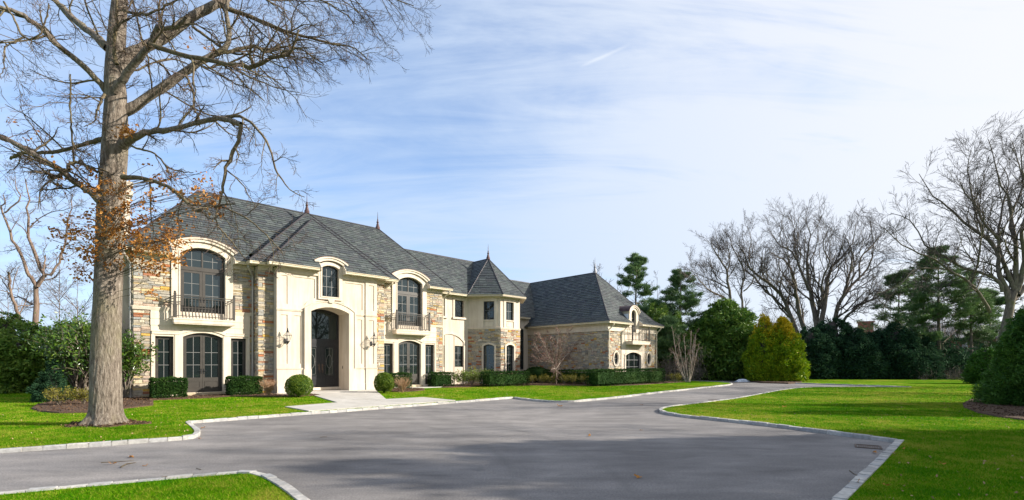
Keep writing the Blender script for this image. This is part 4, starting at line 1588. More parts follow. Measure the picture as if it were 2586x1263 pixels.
# ---------------- turret
A_, B_, C_, D_ = (14.23, WREC), (15.74, 0.55), (17.74, 0.55), (19.25, WREC)
mb = MB()
core = [(14.5, 2.8), (15.83, 0.95), (17.65, 0.95), (18.95, 2.8)]
n = 4
mb.add([(x, y, 0.0) for x, y in core] + [(x, y, 6.4) for x, y in core], [(0, 1, 5, 4), (1, 2, 6, 5), (2, 3, 7, 6), (3, 0, 4, 7)])
mb.build('inner_core', MAT['room'], house)
for i, (p, q) in enumerate(((A_, B_), (B_, C_), (C_, D_))):
    Mf, Lf = facet(p[0], p[1], q[0], q[1])
    cw = Lf / 2 if i != 0 else 1.57
    if i == 1:
        cw = 0.93
    hwid = 0.40
    lt = arc(cw, hwid, 2.86, 0.14)
    low = outline(cw - hwid, cw + hwid, 1.00, lt)
    upw = rect(cw - 0.39, cw + 0.39, 4.83, 6.18)
    mb = MB(Mf)
    mb.holed(rect(0, Lf, -0.05, 4.14), [low], 0.0, 0.3)
    wl = mb.build('wall', MAT['mortar'], house)
    tag(wl, ('left slanting', 'front', 'right slanting')[i] + ' stone face of the corner turret')
    hol = [(cw - hwid - 0.10, cw + hwid + 0.10, 0.92, 2.90), (cw - 0.30, cw + 0.30, 2.90, 3.05)]
    stones(wl, Mf, 0, Lf, 0.0, 4.12, 0.0, holes=hol, seed=60 + i)
    mb = MB(Mf)
    mb.holed(rect(0, Lf, 4.2, 6.5), [upw], 0.0, 0.3)
    mb.build('upper_wall', MAT['stucco'], house)
    moulding(Mf, 0, Lf, 0.0, 4.12, 4.24, 0.08, name='belt_course', ends=True)
    # pilaster frame of the upper window
    for x in (cw - 0.60, cw + 0.40):
        mb = MB(Mf)
        mb.box(x, x + 0.20, -0.045, 0.0, 4.24, 6.40)
        mb.build('pilaster', MAT['trim'], wl)
    mb = MB(Mf)
    mb.box(cw - 0.40, cw + 0.40, -0.05, 0.0, 6.18, 6.40)
    mb.box(cw - 0.40, cw + 0.40, -0.05, 0.0, 4.74, 4.83)
    mb.box(cw - 0.30, cw + 0.30, -0.02, 0.0, 4.34, 4.66)
    mb.build('window_surround', MAT['trim'], wl)
    window(Mf, cw - 0.39, cw + 0.39, 4.83, 6.18, 0.08, 2, (5.50,), mat='black')
    window(Mf, cw - hwid, cw + hwid, 1.00, lt, 0.10, 2, (1.62, 2.24), mat='black')
    mb = MB(Mf)
    i1 = [(cw + hwid, 1.0)] + [(x, lt(x)) for x in [cw + hwid - 2 * hwid * k / 12 for k in range(13)]] + [(cw - hwid, 1.0)]
    lt2 = arc(cw, hwid + 0.12, 2.92, 0.22)
    i2 = [(cw + hwid + 0.12, 1.0)] + [(x, lt2(x)) for x in [cw + (hwid + 0.12) * (1 - 2 * k / 12) for k in range(13)]] + [(cw - hwid - 0.12, 1.0)]
    mb.band(i1, i2, -0.09, 0.02)
    mb.box(cw - hwid - 0.18, cw + hwid + 0.18, -0.13, 0.02, 0.89, 1.0)
    mb.build('window_surround', MAT['trim'], wl)
    mb = MB(Mf)
    mb.box(0, Lf, -0.06, 0, 6.40, 6.52)
    mb.build('frieze_board', MAT['trim'], wl)
TG = [(13.80, 1.93), (15.55, 0.05), (17.95, 0.05), (19.75, 2.2)]
gutter(TG, gz)
soffit([TG[0], TG[1], TG[2], TG[3], (19.2, 2.6), (17.7, 0.65), (15.8, 0.65), (14.2, 2.5)], gz + 0.04)
ta_ = (16.72, 3.05, 9.80)
T3 = [(x, y, RZ) for x, y in TG]
rf = do_roof('steep faceted roof of the turret', [([T3[0], T3[1], ta_],), ([T3[1], T3[2], ta_],), ([T3[2], T3[3], ta_],), ([back(T3[0], 3.0), T3[0], ta_, back(ta_, 3.0)],), ([T3[3], back(T3[3], 3.0), back(ta_, 3.0), ta_],)])
for q in T3:
    ridge_cap(rf, q, ta_)
ridge_cap(rf, ta_, back(ta_, 1.95), 'ridge_cap')
finial(ta_[0], ta_[1], ta_[2] + 0.02)
# wing roof behind
rz2 = 9.86
rf = do_roof('roof of the recessed wing', [([(9.0, 1.93, RZ), (19.6, 1.93, RZ), (19.0, 5.0, rz2), (9.0, 5.0, rz2)],)])
mb = MB()
mb.poly([(19.6, 8.1, RZ), (9.0, 8.1, RZ), (9.0, 5.0, rz2), (19.0, 5.0, rz2)])
mb.build('back_slope', SLATE[0], rf)
ridge_cap(rf, (9.5, 5.0, rz2), (18.0, 5.0, rz2), 'ridge_cap')

# ---------------- link wall and the stone wing with the end balcony
GX0, GX1, GW = 22.05, 29.03, -4.48
tl = arc(21.2, 0.34, 4.45, 0.18)
mb = MB()
mb.holed(rect(19.0, 22.2, -0.05, 5.5), [outline(20.86, 21.54, 1.06, tl)], 3.9, 4.2)
lk = mb.build('wall', MAT['stucco'], house)
tag(lk, 'shaded stucco link wall with one tall arched window')
window(None, 20.86, 21.54, 1.06, tl, 3.98, 1, (1.9, 2.75, 3.6), fr=0.05, mat='black')
mb = MB()
mb.box(19.2, 22.0, 4.3, 10.0, 0.0, 5.4)
mb.box(GX0 + 0.35, GX1 - 0.35, GW + 0.35, 12.0, 0.0, 4.5)
mb.build('inner_core', MAT['room'], house)
LE = 5.42
gutter([(18.6, 3.42), (21.9, 3.42)], LE)
soffit([(18.9, 3.95), (18.9, 3.5), (22.0, 3.5), (22.0, 3.95)], LE + 0.04)
rf = do_roof('roof of the link', [([(18.5, 3.42, LE + 0.14), (25.6, 3.42, LE + 0.14), (25.6, 7.0, 9.35), (18.5, 7.0, 9.35)],)])
ridge_cap(rf, (18.6, 7.0, 9.35), (25.5, 7.0, 9.35), 'ridge_cap')

Mg, Lg = facet(GX0, 3.9, GX0, GW)
mb = MB(Mg)
mb.holed(rect(0, Lg, -0.05, 4.62), [], 0, 0.3)
gs = mb.build('wall', MAT['mortar'], house)
tag(gs, 'long shaded stone side wall of the front wing')
stones(gs, Mg, 0, Lg, 0.0, 4.04, 0.0, seed=71)
mb = MB(Mg)
mb.box(0, Lg + 0.05, -0.06, 0, 4.06, 4.62)
mb.box(0, Lg + 0.09, -0.10, 0, 4.06, 4.16)
mb.box(0, Lg + 0.13, -0.16, 0, 4.50, 4.62)
mb.build('frieze_board', MAT['trim'], gs)
mb = MB()
wtop = arc(25.4, 1.09, 2.24, 0.24)
dtop = arc(25.45, 0.34, 5.52, 0.34)
o_ = [(GX0, -0.05), (GX1, -0.05), (GX1, 4.62), (26.10, 4.62), (26.10, 5.45)] + [(x, z) for x, z in reversed(arcpts(24.80, 26.10, arc(25.45, 0.65, 5.5, 0.5), 12))] + [(24.80, 4.62), (GX0, 4.62)]
def ell(cx, cz, a, b, k=20):
    return [(cx + a * cos(2 * pi * i / k), cz + b * sin(2 * pi * i / k)) for i in range(k)]
mb.holed(o_, [outline(24.31, 26.49, 0.82, wtop), outline(25.11, 25.79, 3.36, dtop), ell(23.06, 1.97, 0.29, 0.48), ell(27.78, 1.97, 0.29, 0.48)], GW, GW + 0.3)
ge = mb.build('wall', MAT['mortar'], house)
tag(ge, 'sunlit stone end wall with oval windows and a small balcony')
oh = []
for cx_ in (23.06, 27.78):
    for zz, hh in ((1.44, 0.20), (1.60, 0.30), (1.80, 0.35), (2.12, 0.30), (2.35, 0.2)):
        oh.append((cx_ - hh, cx_ + hh, zz, zz + (0.36 if zz == 1.80 else 0.2)))
stones(ge, None, GX0, 23.74, 0.0, 4.04, GW, holes=oh, seed=81)
stones(ge, None, 27.12, GX1, 0.0, 4.04, GW, holes=oh, seed=82)
for cx_ in (23.06, 27.78):
    mb = MB()
    mb.band(ell(cx_, 1.97, 0.42, 0.62, 24), ell(cx_, 1.97, 0.34, 0.53, 24), GW - 0.09, GW + 0.02, closed=True)
    mb.band(ell(cx_, 1.97, 0.345, 0.535, 24), ell(cx_, 1.97, 0.28, 0.47, 24), GW - 0.06, GW + 0.05, closed=True)
    mb.build('oval_surround', MAT['trim'], ge)
    mb = MB()
    mb.band(ell(cx_, 1.97, 0.29, 0.48, 24), ell(cx_, 1.97, 0.25, 0.44, 24), GW + 0.05, GW + 0.12, closed=True)
    w_ = mb.build('window', MAT['black'], house)
    mb = MB()
    mb.holed(ell(cx_, 1.97, 0.25, 0.44, 24), [], GW + 0.08, GW + 0.088)
    mb.build('pane', MAT['glass'], w_)
    mb = MB()
    mb.box(cx_ - 0.012, cx_ + 0.012, GW + 0.065, GW + 0.078, 1.53, 2.41)
    mb.box(cx_ - 0.25, cx_ + 0.25, GW + 0.066, GW + 0.077, 1.96, 1.985)
    mb.build('muntin_grid', MAT['muntin'], w_)
mb = MB()
mb.holed(rect(23.76, 27.10, 0.0, 4.06), [outline(24.31, 26.49, 0.84, wtop)], GW - 0.06, GW - 0.002)
sg = mb.build('window_surround', MAT['trim'], house)
mb = MB()
i1 = [(26.49, 0.84)] + [(x, wtop(x)) for x in [26.49 - 2.18 * k / 14 for k in range(15)]] + [(24.31, 0.84)]
w2 = arc(25.4, 1.24, 2.32, 0.28)
i2 = [(26.64, 0.84)] + [(x, w2(x)) for x in [26.64 - 2.48 * k / 14 for k in range(15)]] + [(24.16, 0.84)]
mb.band(i1, i2, GW - 0.11, GW - 0.05)
mb.box(24.1, 26.7, GW - 0.13, GW - 0.05, 0.74, 0.84)
mb.build('moulding', MAT['trim'], sg)
window(None, 24.31, 26.49, 0.82, wtop, GW + 0.07, [25.02, 25.78], (1.34, 1.88), fr=0.07, bar=0.05, mat='bronze')
# tall dormer door
mb = MB()
mb.holed([(24.80, 3.30), (26.10, 3.30), (26.10, 5.50)] + [(x, z) for x, z in reversed(arcpts(24.80, 26.10, arc(25.45, 0.65, 5.5, 0.5), 12))][1:], [outline(25.11, 25.79, 3.36, dtop)], GW - 0.09, GW + 0.02)
mb.build('door_surround', MAT['trim'], house)
arch_cornice(None, 25.45, 0.67, 5.52, 0.52, 0.18, GW - 0.20, GW + 1.4)
for x in (24.80, 26.10):
    mb = MB()
    mb.add([(x - 0.02, GW, 4.6), (x + 0.02, GW, 4.6), (x + 0.02, GW + 1.2, 5.6), (x - 0.02, GW + 1.2, 5.6), (x - 0.02, GW, 5.6), (x + 0.02, GW, 5.6)], [(0, 3, 4), (1, 5, 2), (3, 2, 5, 4), (0, 1, 2, 3), (0, 4, 5, 1)])
    mb.build('dormer_cheek', MAT['white'], house)
leaf_door(None, 25.11, 25.79, 3.36, dtop, GW + 0.10, 3.9, 1, (4.6, 5.2), 25.7, 4.2, mat='black', st=0.10, glass_top=0.10)
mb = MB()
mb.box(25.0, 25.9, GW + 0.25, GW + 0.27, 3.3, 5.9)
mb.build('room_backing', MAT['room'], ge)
for x in (24.76, 26.14):
    cheek(x, [(GW - 0.50, 4.59), (GW + 0.25, 4.59), (GW + 0.25, 5.22), (GW + 0.14, 5.20), (GW - 0.48, 4.78)])
balcony(None, 25.55, 1.28, GW - 0.05, 3.08, nb=4, d=0.70, label='small balcony on the end wall')
for a, b in ((GX0 - 0.03, 24.80), (26.10, GX1)):
    mb = MB()
    mb.box(a, b, GW - 0.06, GW, 4.06, 4.62)
    mb.box(a, b, GW - 0.10, GW, 4.06, 4.16)
    mb.box(a, b, GW - 0.15, GW, 4.50, 4.62)
    mb.build('frieze_board', MAT['trim'], ge)
GG = 4.60
gutter([(GX0 - 0.48, 3.4), (GX0 - 0.48, GW - 0.48)], GG)
gutter([(GX0 - 0.48, GW - 0.48), (24.74, GW - 0.48)], GG)
gutter([(26.16, GW - 0.48), (GX1 + 0.48, GW - 0.48)], GG)
soffit([(GX0 - 0.4, 3.9), (GX0 - 0.4, GW - 0.4), (24.76, GW - 0.4), (24.76, GW), (GX0, GW), (GX0, 3.9)], GG + 0.04)
soffit([(26.14, GW), (26.14, GW - 0.4), (GX1 + 0.4, GW - 0.4), (GX1 + 0.4, 9), (GX1, 9), (GX1, GW)], GG + 0.04)
for s_ in (GX0 + 0.02, GX1 - 0.12):
    downspout(s_, GW - 0.10, 0.05, 4.15, s_ + 0.15, GW - 0.42, gz=GG)
# bell-cast hip roof
ex0, ex1, ew = GX0 - 0.48, GX1 + 0.48, GW - 0.48
z0, z1, zr = GG + 0.14, GG + 0.14 + 0.42, 9.35
fl = 0.62
cs = (ex0 + ex1) / 2
rw_ = -0.7
low0 = [(ex0, 13, z0), (ex0, ew, z0), (ex0 + fl, ew + fl, z1), (ex0 + fl, 13, z1)]
lowf = [(ex0, ew, z0), (ex1, ew, z0), (ex1 - fl, ew + fl, z1), (ex0 + fl, ew + fl, z1)]
lowr = [(ex1, ew, z0), (ex1, 13, z0), (ex1 - fl, 13, z1), (ex1 - fl, ew + fl, z1)]
up0 = [(ex0 + fl, 13, z1), (ex0 + fl, ew + fl, z1), (cs, rw_, zr), (cs, 13, zr)]
upf = [(ex0 + fl, ew + fl, z1), (ex1 - fl, ew + fl, z1), (cs, rw_, zr)]
upr = [(ex1 - fl, ew + fl, z1), (ex1 - fl, 13, z1), (cs, 13, zr), (cs, rw_, zr)]
nx0 = 24.74 - ex0
ln = hypot(fl, z1 - z0)
rf = do_roof('bell-cast hip roof of the front wing', [(low0,), (lowf, dict(notches=[(nx0 + 0.04, 26.12 - ex0, 2.0)])), (lowr,), (up0,), (upf,), (upr,)])
for a, b in (((ex0, ew, z0), (ex0 + fl, ew + fl, z1)), ((ex0 + fl, ew + fl, z1), (cs, rw_, zr)), ((ex1, ew, z0), (ex1 - fl, ew + fl, z1)), ((ex1 - fl, ew + fl, z1), (cs, rw_, zr)), ((cs, rw_, zr), (cs, 12.9, zr))):
    ridge_cap(rf, a, b)
finial(cs, rw_, zr + 0.02, 1.3, 'lead')

flush_stones()
flush_shingles()

# ------------------------------------------------------------------ ground, driveway, kerbs, walkway
LZ = 0.060                                    # height of the turf over the asphalt


def smooth_path(P, it=2, keep=()):
    P = [Vector((p[0], p[1])) for p in P]
    for _ in range(it):
        Q = [P[0]]
        for a, b in zip(P[:-1], P[1:]):
            Q += [a * 0.75 + b * 0.25, a * 0.25 + b * 0.75]
        Q.append(P[-1])
        P = Q
    return P


def offset_loop(P, d):
    """grow a closed loop outward by d (P is clockwise or not: sign found from the area)"""
    n = len(P)
    a = sum(P[i][0] * P[(i + 1) % n][1] - P[(i + 1) % n][0] * P[i][1] for i in range(n))
    sg = 1 if a > 0 else -1
    out = []
    for i in range(n):
        p0, p1, p2 = Vector(P[i - 1]), Vector(P[i]), Vector(P[(i + 1) % n])
        t = ((p1 - p0).normalized() + (p2 - p1).normalized())
        if t.length < 1e-3:
            t = (p2 - p1)
        t.normalize()
        out.append((p1.x + t.y * d * sg, p1.y - t.x * d * sg))
    return out


# kerb lines: base of the kerb on the asphalt, read off the photograph and laid on the ground plane
K1a = [gpt(*p) for p in ((0, 1145), (117, 1137), (247, 1128.5), (360, 1119.5), (455, 1112.5))]
d0 = (K1a[0][0] - K1a[1][0], K1a[0][1] - K1a[1][1])
K1a = [(K1a[0][0] + d0[0] * 9, K1a[0][1] + d0[1] * 9)] + K1a
K1b = [gpt(*p) for p in ((455, 1112.5), (492, 1109), (508, 1098.5), (504, 1090), (490, 1078), (478, 1070))]
K1 = K1a[:-1] + smooth_path(K1b, 2)
K2 = [gpt(*p) for p in ((478, 1070), (521, 1067.4), (634.5, 1058.5), (778, 1047.4), (860, 1041.5), (1006.7, 1030), (1150, 1018.7), (1297, 1006.5))]
K3 = smooth_path([gpt(*p) for p in ((1297, 1006.5), (1320, 1010.5), (1381.7, 1016.5), (1440.4, 1017), (1479.5, 1014), (1577, 1004.5), (1640, 995.8), (1739, 985), (1814, 976.5), (1846, 973), (1852, 970), (1839, 967.5), (1800, 965.5), (1764, 964), (1727, 962.5), (1640, 961.5), (1500, 960))], 2)
FARK = smooth_path([gpt(*p) for p in ((1500, 957.3), (1727, 958.0), (1800, 958.3), (1863, 959.5), (1888, 963), (1940, 966.3), (2012.7, 969.2), (2137, 973.4), (2240, 976.8), (2300, 979.2))], 2)
K4 = smooth_path([gpt(*p) for p in ((2300, 980.2), (2186.6, 979.2), (2062, 979.5), (2012.7, 981.5), (1963, 988.3), (1900.9, 1000.7), (1851, 1010), (1789, 1018), (1727, 1025.6), (1677, 1031.8), (1659, 1039), (1675, 1046), (1700, 1050.5), (1739, 1055.8), (1814, 1063.5), (1888, 1071), (2012.7, 1086), (2137, 1103), (2261, 1118.5))], 2)
K5 = [gpt(*p) for p in ((2261, 1118.5), (2209, 1170.6), (2110, 1263))]
d5 = (K5[2][0] - K5[0][0], K5[2][1] - K5[0][1])
K5.append((K5[0][0] + d5[0] * 2.6, K5[0][1] + d5[1] * 2.6))
KI = [gpt(*p) for p in ((0, 1257), (170, 1241), (335, 1226), (520, 1209))] + smooth_path([gpt(*p) for p in ((560, 1206), (620, 1201), (660, 1203), (690, 1213), (735, 1240), (765, 1263))], 2)
dI = (KI[-1][0] - KI[-4][0], KI[-1][1] - KI[-4][1])
KI.append((KI[-1][0] + dI[0] * 6, KI[-1][1] + dI[1] * 6))
dI = (KI[0][0] - KI[1][0], KI[0][1] - KI[1][1])
KI = [(KI[0][0] + dI[0] * 5, KI[0][1] + dI[1] * 5)] + KI

pathW = [tuple(p)[:2] for p in K1 + K2[1:] + K3[1:]]
loop = pathW + [tuple(p)[:2] for p in FARK] + [tuple(p)[:2] for p in K4] + [tuple(p)[:2] for p in K5[1:]]
endr = loop[-1]
loop = loop + [(endr[0], -6.0), (loop[0][0], -6.0)]


def dedupe(L):
    out = []
    for p in L:
        if not out or hypot(p[0] - out[-1][0], p[1] - out[-1][1]) > 0.02:
            out.append((float(p[0]), float(p[1])))
    return out


loop = dedupe(loop)
mb = MB()
flat = [Vector((x, y, 0)) for x, y in loop]
tri = tessellate_polygon([flat])
mb.add([(-60, -8, 0), (60, -8, 0), (60, 48, 0), (-60, 48, 0)], [(0, 1, 2, 3)])
o = mb.build('driveway', MAT['asphalt'])
tag(o, 'wide grey asphalt driveway court', kind='structure')

# the lawn: one sheet to the horizon with the driveway cut out, gently uneven
BIG = 420.0
outer = [(-BIG, -30), (BIG, -30), (BIG, BIG), (-BIG, BIG)]
LAWNH = offset_loop(loop, 0.085)
vs2 = outer + LAWNH
tri = tessellate_polygon([[Vector((x, y, 0)) for x, y in outer], [Vector((x, y, 0)) for x, y in LAWNH]])
mb = MB()
mb.add([(x, y, LZ) for x, y in vs2], [tuple(t) for t in tri])
k = len(loop)
mb.add([(x, y, LZ) for x, y in LAWNH] + [(x, y, -0.05) for x, y in LAWNH], [(i, (i + 1) % k, k + (i + 1) % k, k + i) for i in range(k)])
o = mb.build('lawn', MAT['lawn'])
tag(o, 'green lawn around the house and driveway', kind='structure')
mb = MB()
isl = dedupe([tuple(p)[:2] for p in KI])
isl += [(isl[-1][0], -5.0), (isl[0][0], -5.0)]
tri = tessellate_polygon([[Vector((x, y, 0)) for x, y in isl]])
mb.add([(x, y, LZ) for x, y in offset_loop(isl, -0.10)], [tuple(t) for t in tri])
o = mb.build('lawn_corner', MAT['lawn'])
tag(o, 'corner of lawn inside the curved kerb at the bottom left', kind='structure')
mb = MB()
mb.box(-BIG, BIG, -30, BIG, -0.6, -0.03)
o = mb.build('ground', MAT['soil'])
tag(o, 'bare ground under the turf', kind='structure')


def kerb(P, side, label, step=0.285, wid=0.125, h=0.078, flat_=False, limit=18.0, maxn=300):
    """granite blocks along a line; side = +1 when the turf lies to the left of the walking direction"""
    P = [Vector((p[0], p[1], 0)) for p in P]
    base = MB()
    root = None
    L = [0]
    for a, b in zip(P[:-1], P[1:]):
        L.append(L[-1] + (b - a).length)
    def at(d):
        d = max(0, min(L[-1] - 1e-5, d))
        i = max(k for k in range(len(L) - 1) if L[k] <= d)
        t = (d - L[i]) / (L[i + 1] - L[i] + 1e-9)
        p = P[i].lerp(P[i + 1], t)
        return p, (P[i + 1] - P[i]).normalized()
    pts = []
    n = max(2, int(L[-1] / 0.3))
    for i in range(n + 1):
        p, t = at(L[-1] * i / n)
        o = Vector((-t.y, t.x, 0)) * side
        pts.append((p, o))
    vs, fs = [], []
    for p, o in pts:
        for a, z in ((0.008, -0.04), (0.008, h - 0.018), (wid - 0.01, h - 0.018), (wid - 0.01, -0.04)):
            vs.append(p + o * a + Vector((0, 0, z)))
    for i in range(len(pts) - 1):
        for j in range(3):
            fs.append((i * 4 + j, i * 4 + j + 1, (i + 1) * 4 + j + 1, (i + 1) * 4 + j))
    base.add(vs, fs)
    root = base.build('kerb', MAT['kerbmortar'])
    tag(root, label, kind='structure')
    rest = MB()
    d = 0.0
    cnt = 0
    r = random.Random(int(P[0].x * 31) + 5)
    while d < L[-1] - 0.1:
        ln = step * r.uniform(0.85, 1.2)
        ln = min(ln, L[-1] - d)
        if ln < 0.08:
            break
        a, t = at(d + 0.006)
        b, t2 = at(d + ln - 0.006)
        d += ln
        o1 = Vector((-t.y, t.x, 0)) * side
        o2 = Vector((-t2.y, t2.x, 0)) * side
        hh = h + r.uniform(-0.008, 0.010)
        f = r.uniform(-0.008, 0.008)
        q = lambda: r.uniform(-0.004, 0.004)
        e = 0.012
        V = [a + o1 * f + Vector((0, 0, -0.03)), b + o2 * f + Vector((0, 0, -0.03)), a + o1 * (f + q()) + Vector((0, 0, hh - e)), b + o2 * (f + q()) + Vector((0, 0, hh - e)),
             a + o1 * (f + e) + (b - a).normalized() * e * 0.6 + Vector((0, 0, hh + q())), b + o2 * (f + e) - (b - a).normalized() * e * 0.6 + Vector((0, 0, hh + q())),
             a + o1 * (wid - e) + Vector((0, 0, hh + q())), b + o2 * (wid - e) + Vector((0, 0, hh + q())), a + o1 * wid + Vector((0, 0, -0.03)), b + o2 * wid + Vector((0, 0, -0.03))]
        F = [(0, 1, 3, 2), (2, 3, 5, 4), (4, 5, 7, 6), (6, 7, 9, 8), (0, 2, 4, 6, 8), (1, 9, 7, 5, 3)]
        mi = r.randrange(4)
        mid = (a + b) / 2
        vis = 0.8 < mid.y < limit and -1.12 < mid.x / max(0.1, mid.y) < 1.12 and mid.y > 5.3
        if vis and cnt < maxn:
            mb = MB()
            mb.add(V, F)
            mb.build('kerb_stone', MAT['kerb'][mi], root)
            cnt += 1
        else:
            rest.add(V, F, mi)
    if rest.v:
        rest.build('far_kerb_stonework', MAT['kerb'], root, kind='stuff')
    return root


kerb(K1 + K2[1:], 1, 'kerb of pale granite blocks along the oak lawn and the walkway', maxn=150)
kerb(K3, 1, 'pale granite kerb along the lawn in front of the house wings', limit=22, maxn=90)
kerb(FARK, 1, 'distant granite kerb on the far side of the driveway', limit=0)
kerb(K4, 1, 'granite kerb along the right lawn, shaded face towards the driveway', maxn=120)
kerb(K5, 1, 'straight flat kerb of granite blocks running to the bottom right', wid=0.15, step=0.20, h=0.072, maxn=90)
kerb(KI, -1, 'curved kerb of the lawn corner at the bottom left', wid=0.135, maxn=60)

# ---- walkway of limestone pavers
WKP = [(779.6, 1037.6), (719.8, 1026.5), (852.5, 1016.3), (796.3, 1003.5), (800, 1000), (925, 995), (975, 1007.8), (1069, 1003), (1150, 1010.8)]
WK = [gpt(px, py, 0.09) for px, py in WKP]
WL = [hloc(x, y) for x, y in WK]                     # in the frame of the house
WL[3] = (1.15, -1.10)
WL[4] = (1.2, -1.10)
WL[5] = (4.9, -1.10)
mb = MB()
tri = tessellate_polygon([[Vector((x, y, 0)) for x, y in WL]])
mb.add([tuple(hw(x, y, 0.083)) for x, y in WL], [tuple(t) for t in tri])
walk = mb.build('walkway', MAT['kerbmortar'])
tag(walk, 'pale limestone walkway from the driveway to the front door', kind='structure')


def polys_of(P):
    return [[P[i] for i in t] for t in tessellate_polygon([[Vector((x, y, 0)) for x, y in P]])]


def clip_simple(T, P):
    """clip a convex tile by a simple polygon: union of the pieces in its triangles is avoided, keep tiles whose centre is inside, cut by nearby edges"""
    return T


def inside(x, y, P):
    c = False
    n = len(P)
    for i in range(n):
        (x1, y1), (x2, y2) = P[i], P[(i + 1) % n]
        if (y1 > y) != (y2 > y) and x < (x2 - x1) * (y - y1) / (y2 - y1) + x1:
            c = not c
    return c


# two convex regions: the band along the driveway and the stem to the door
front_band = [WL[0], WL[8], WL[7], WL[1]]
yb = max(WL[1][1], WL[7][1])
stem = [(1.15, yb - 1.2), (WL[6][0], yb - 1.2), (WL[6][0], WL[6][1]), (4.9, -1.12), (1.15, -1.12)]
r = random.Random(9)
def ccw(P):
    a = sum(P[i][0] * P[(i + 1) % len(P)][1] - P[(i + 1) % len(P)][0] * P[i][1] for i in range(len(P)))
    return P if a > 0 else P[::-1]
xs0, xs1 = min(p[0] for p in WL) - 0.2, max(p[0] for p in WL) + 0.2
yy = min(p[1] for p in WL) - 0.1
WLc = WL
row = 0
while yy < -1.1:
    dy = 0.66
    x = xs0 - (row % 2) * 0.5
    while x < xs1:
        wd = r.choice((0.75, 0.95, 1.15))
        tile = [(x + 0.005, yy + 0.005), (x + wd - 0.005, yy + 0.005), (x + wd - 0.005, yy + dy - 0.005), (x + 0.005, yy + dy - 0.005)]
        x += wd
        got = False
        for reg in polys_of(WLc):
            pass
        # clip against each convex piece of the walkway; keep the largest piece if the tile lies in one piece
        pcs = []
        for reg in REG if 'REG' in globals() else []:
            Q = clip_convex(tile, reg)
            if len(Q) > 2 and area2(Q) > 0.02:
                pcs.append(Q)
        if 'REG' not in globals():
            # horizontal split of the outline: band below the inner corners, stem above
            lowl = ccw([WL[0], WL[8], WL[7], WL[6], WL[2], WL[1]])
            REG = [ccw([WL[0], WL[8], WL[7], (WL[6][0], WL[6][1]), WL[2], WL[1]]), ccw([WL[2], WL[6], WL[5], WL[3]])]
            for reg in REG:
                Q = clip_convex(tile, reg)
                if len(Q) > 2 and area2(Q) > 0.02:
                    pcs.append(Q)
        for Q in pcs:
            mb = MB()
            n = len(Q)
            top = 0.094 + r.uniform(-0.001, 0.001)
            mb.add([tuple(hw(a, b, top)) for a, b in Q] + [tuple(hw(a, b, 0.05)) for a, b in Q], [tuple(range(n))] + [(i, n + i, n + (i + 1) % n, (i + 1) % n) for i in range(n)])
            mb.build('paver', MAT['limestone'], walk)
    yy += dy
    row += 1


# ---- grass blades, denser close by
def in_poly_np(x, y, P):
    c = np.zeros(len(x), bool)
    n = len(P)
    for i in range(n):
        x1, y1 = P[i]
        x2, y2 = P[(i + 1) % n]
        if y1 == y2:
            continue
        m = ((y1 > y) != (y2 > y)) & (x < (x2 - x1) * (y - y1) / (y2 - y1) + x1)
        c ^= m
    return c


BEDS = []            # mulch beds as world polygons, filled in below


def blades(x0, x1, y0, y1, dens, hgt, wid, on_island=False):
    n = int((x1 - x0) * (y1 - y0) * dens)
    x = rng.uniform(x0, x1, n)
    y = rng.uniform(y0, y1, n)
    keep = (np.abs(x) < 1.09 * y + 0.4)
    x, y = x[keep], y[keep]
    if on_island:
        keep = in_poly_np(x, y, ISL2)
    else:
        keep = ~in_poly_np(x, y, LOOP2) & ~in_poly_np(x, y, WALKW)
        kx, ky = K5[-1][0] - K5[0][0], K5[-1][1] - K5[0][1]
        kl = hypot(kx, ky)
        keep &= ~((np.abs((x - K5[0][0]) * ky - (y - K5[0][1]) * kx) / kl < 0.17) & (y < K5[0][1] + 0.1))
        for B in BEDS:
            keep &= ~in_poly_np(x, y, B)
    x, y = x[keep], y[keep]
    # no blades inside the house
    dx, dy = x - HO.x, y - HO.y
    s, w = dx * HU.x + dy * HU.y, dx * HV.x + dy * HV.y
    keep = ~((s > -6) & (s < 30) & (w > -1.0)) & ~((s > 21.8) & (s < 29.3) & (w > -4.8))
    x, y = x[keep], y[keep]
    n = len(x)
    h = hgt * rng.uniform(0.5, 1.25, n)
    a = rng.uniform(0, 2 * pi, n)
    wv = wid * rng.uniform(0.7, 1.3, n)
    lean = h * rng.uniform(0.3, 1.6, n)
    la = rng.uniform(0, 2 * pi, n)
    V = np.empty((n, 3, 3), np.float32)
    V[:, 0] = np.stack([x - wv * np.cos(a), y - wv * np.sin(a), np.full(n, LZ - 0.004)], 1)
    V[:, 1] = np.stack([x + wv * np.cos(a), y + wv * np.sin(a), np.full(n, LZ - 0.004)], 1)
    V[:, 2] = np.stack([x + lean * np.cos(la), y + lean * np.sin(la), LZ + h], 1)
    return V.reshape(-1, 3)


LOOP2 = offset_loop(loop, 0.15)
ISL2 = offset_loop(isl, -0.15)
WALKW = [tuple(hw(x, y))[:2] for x, y in WL]

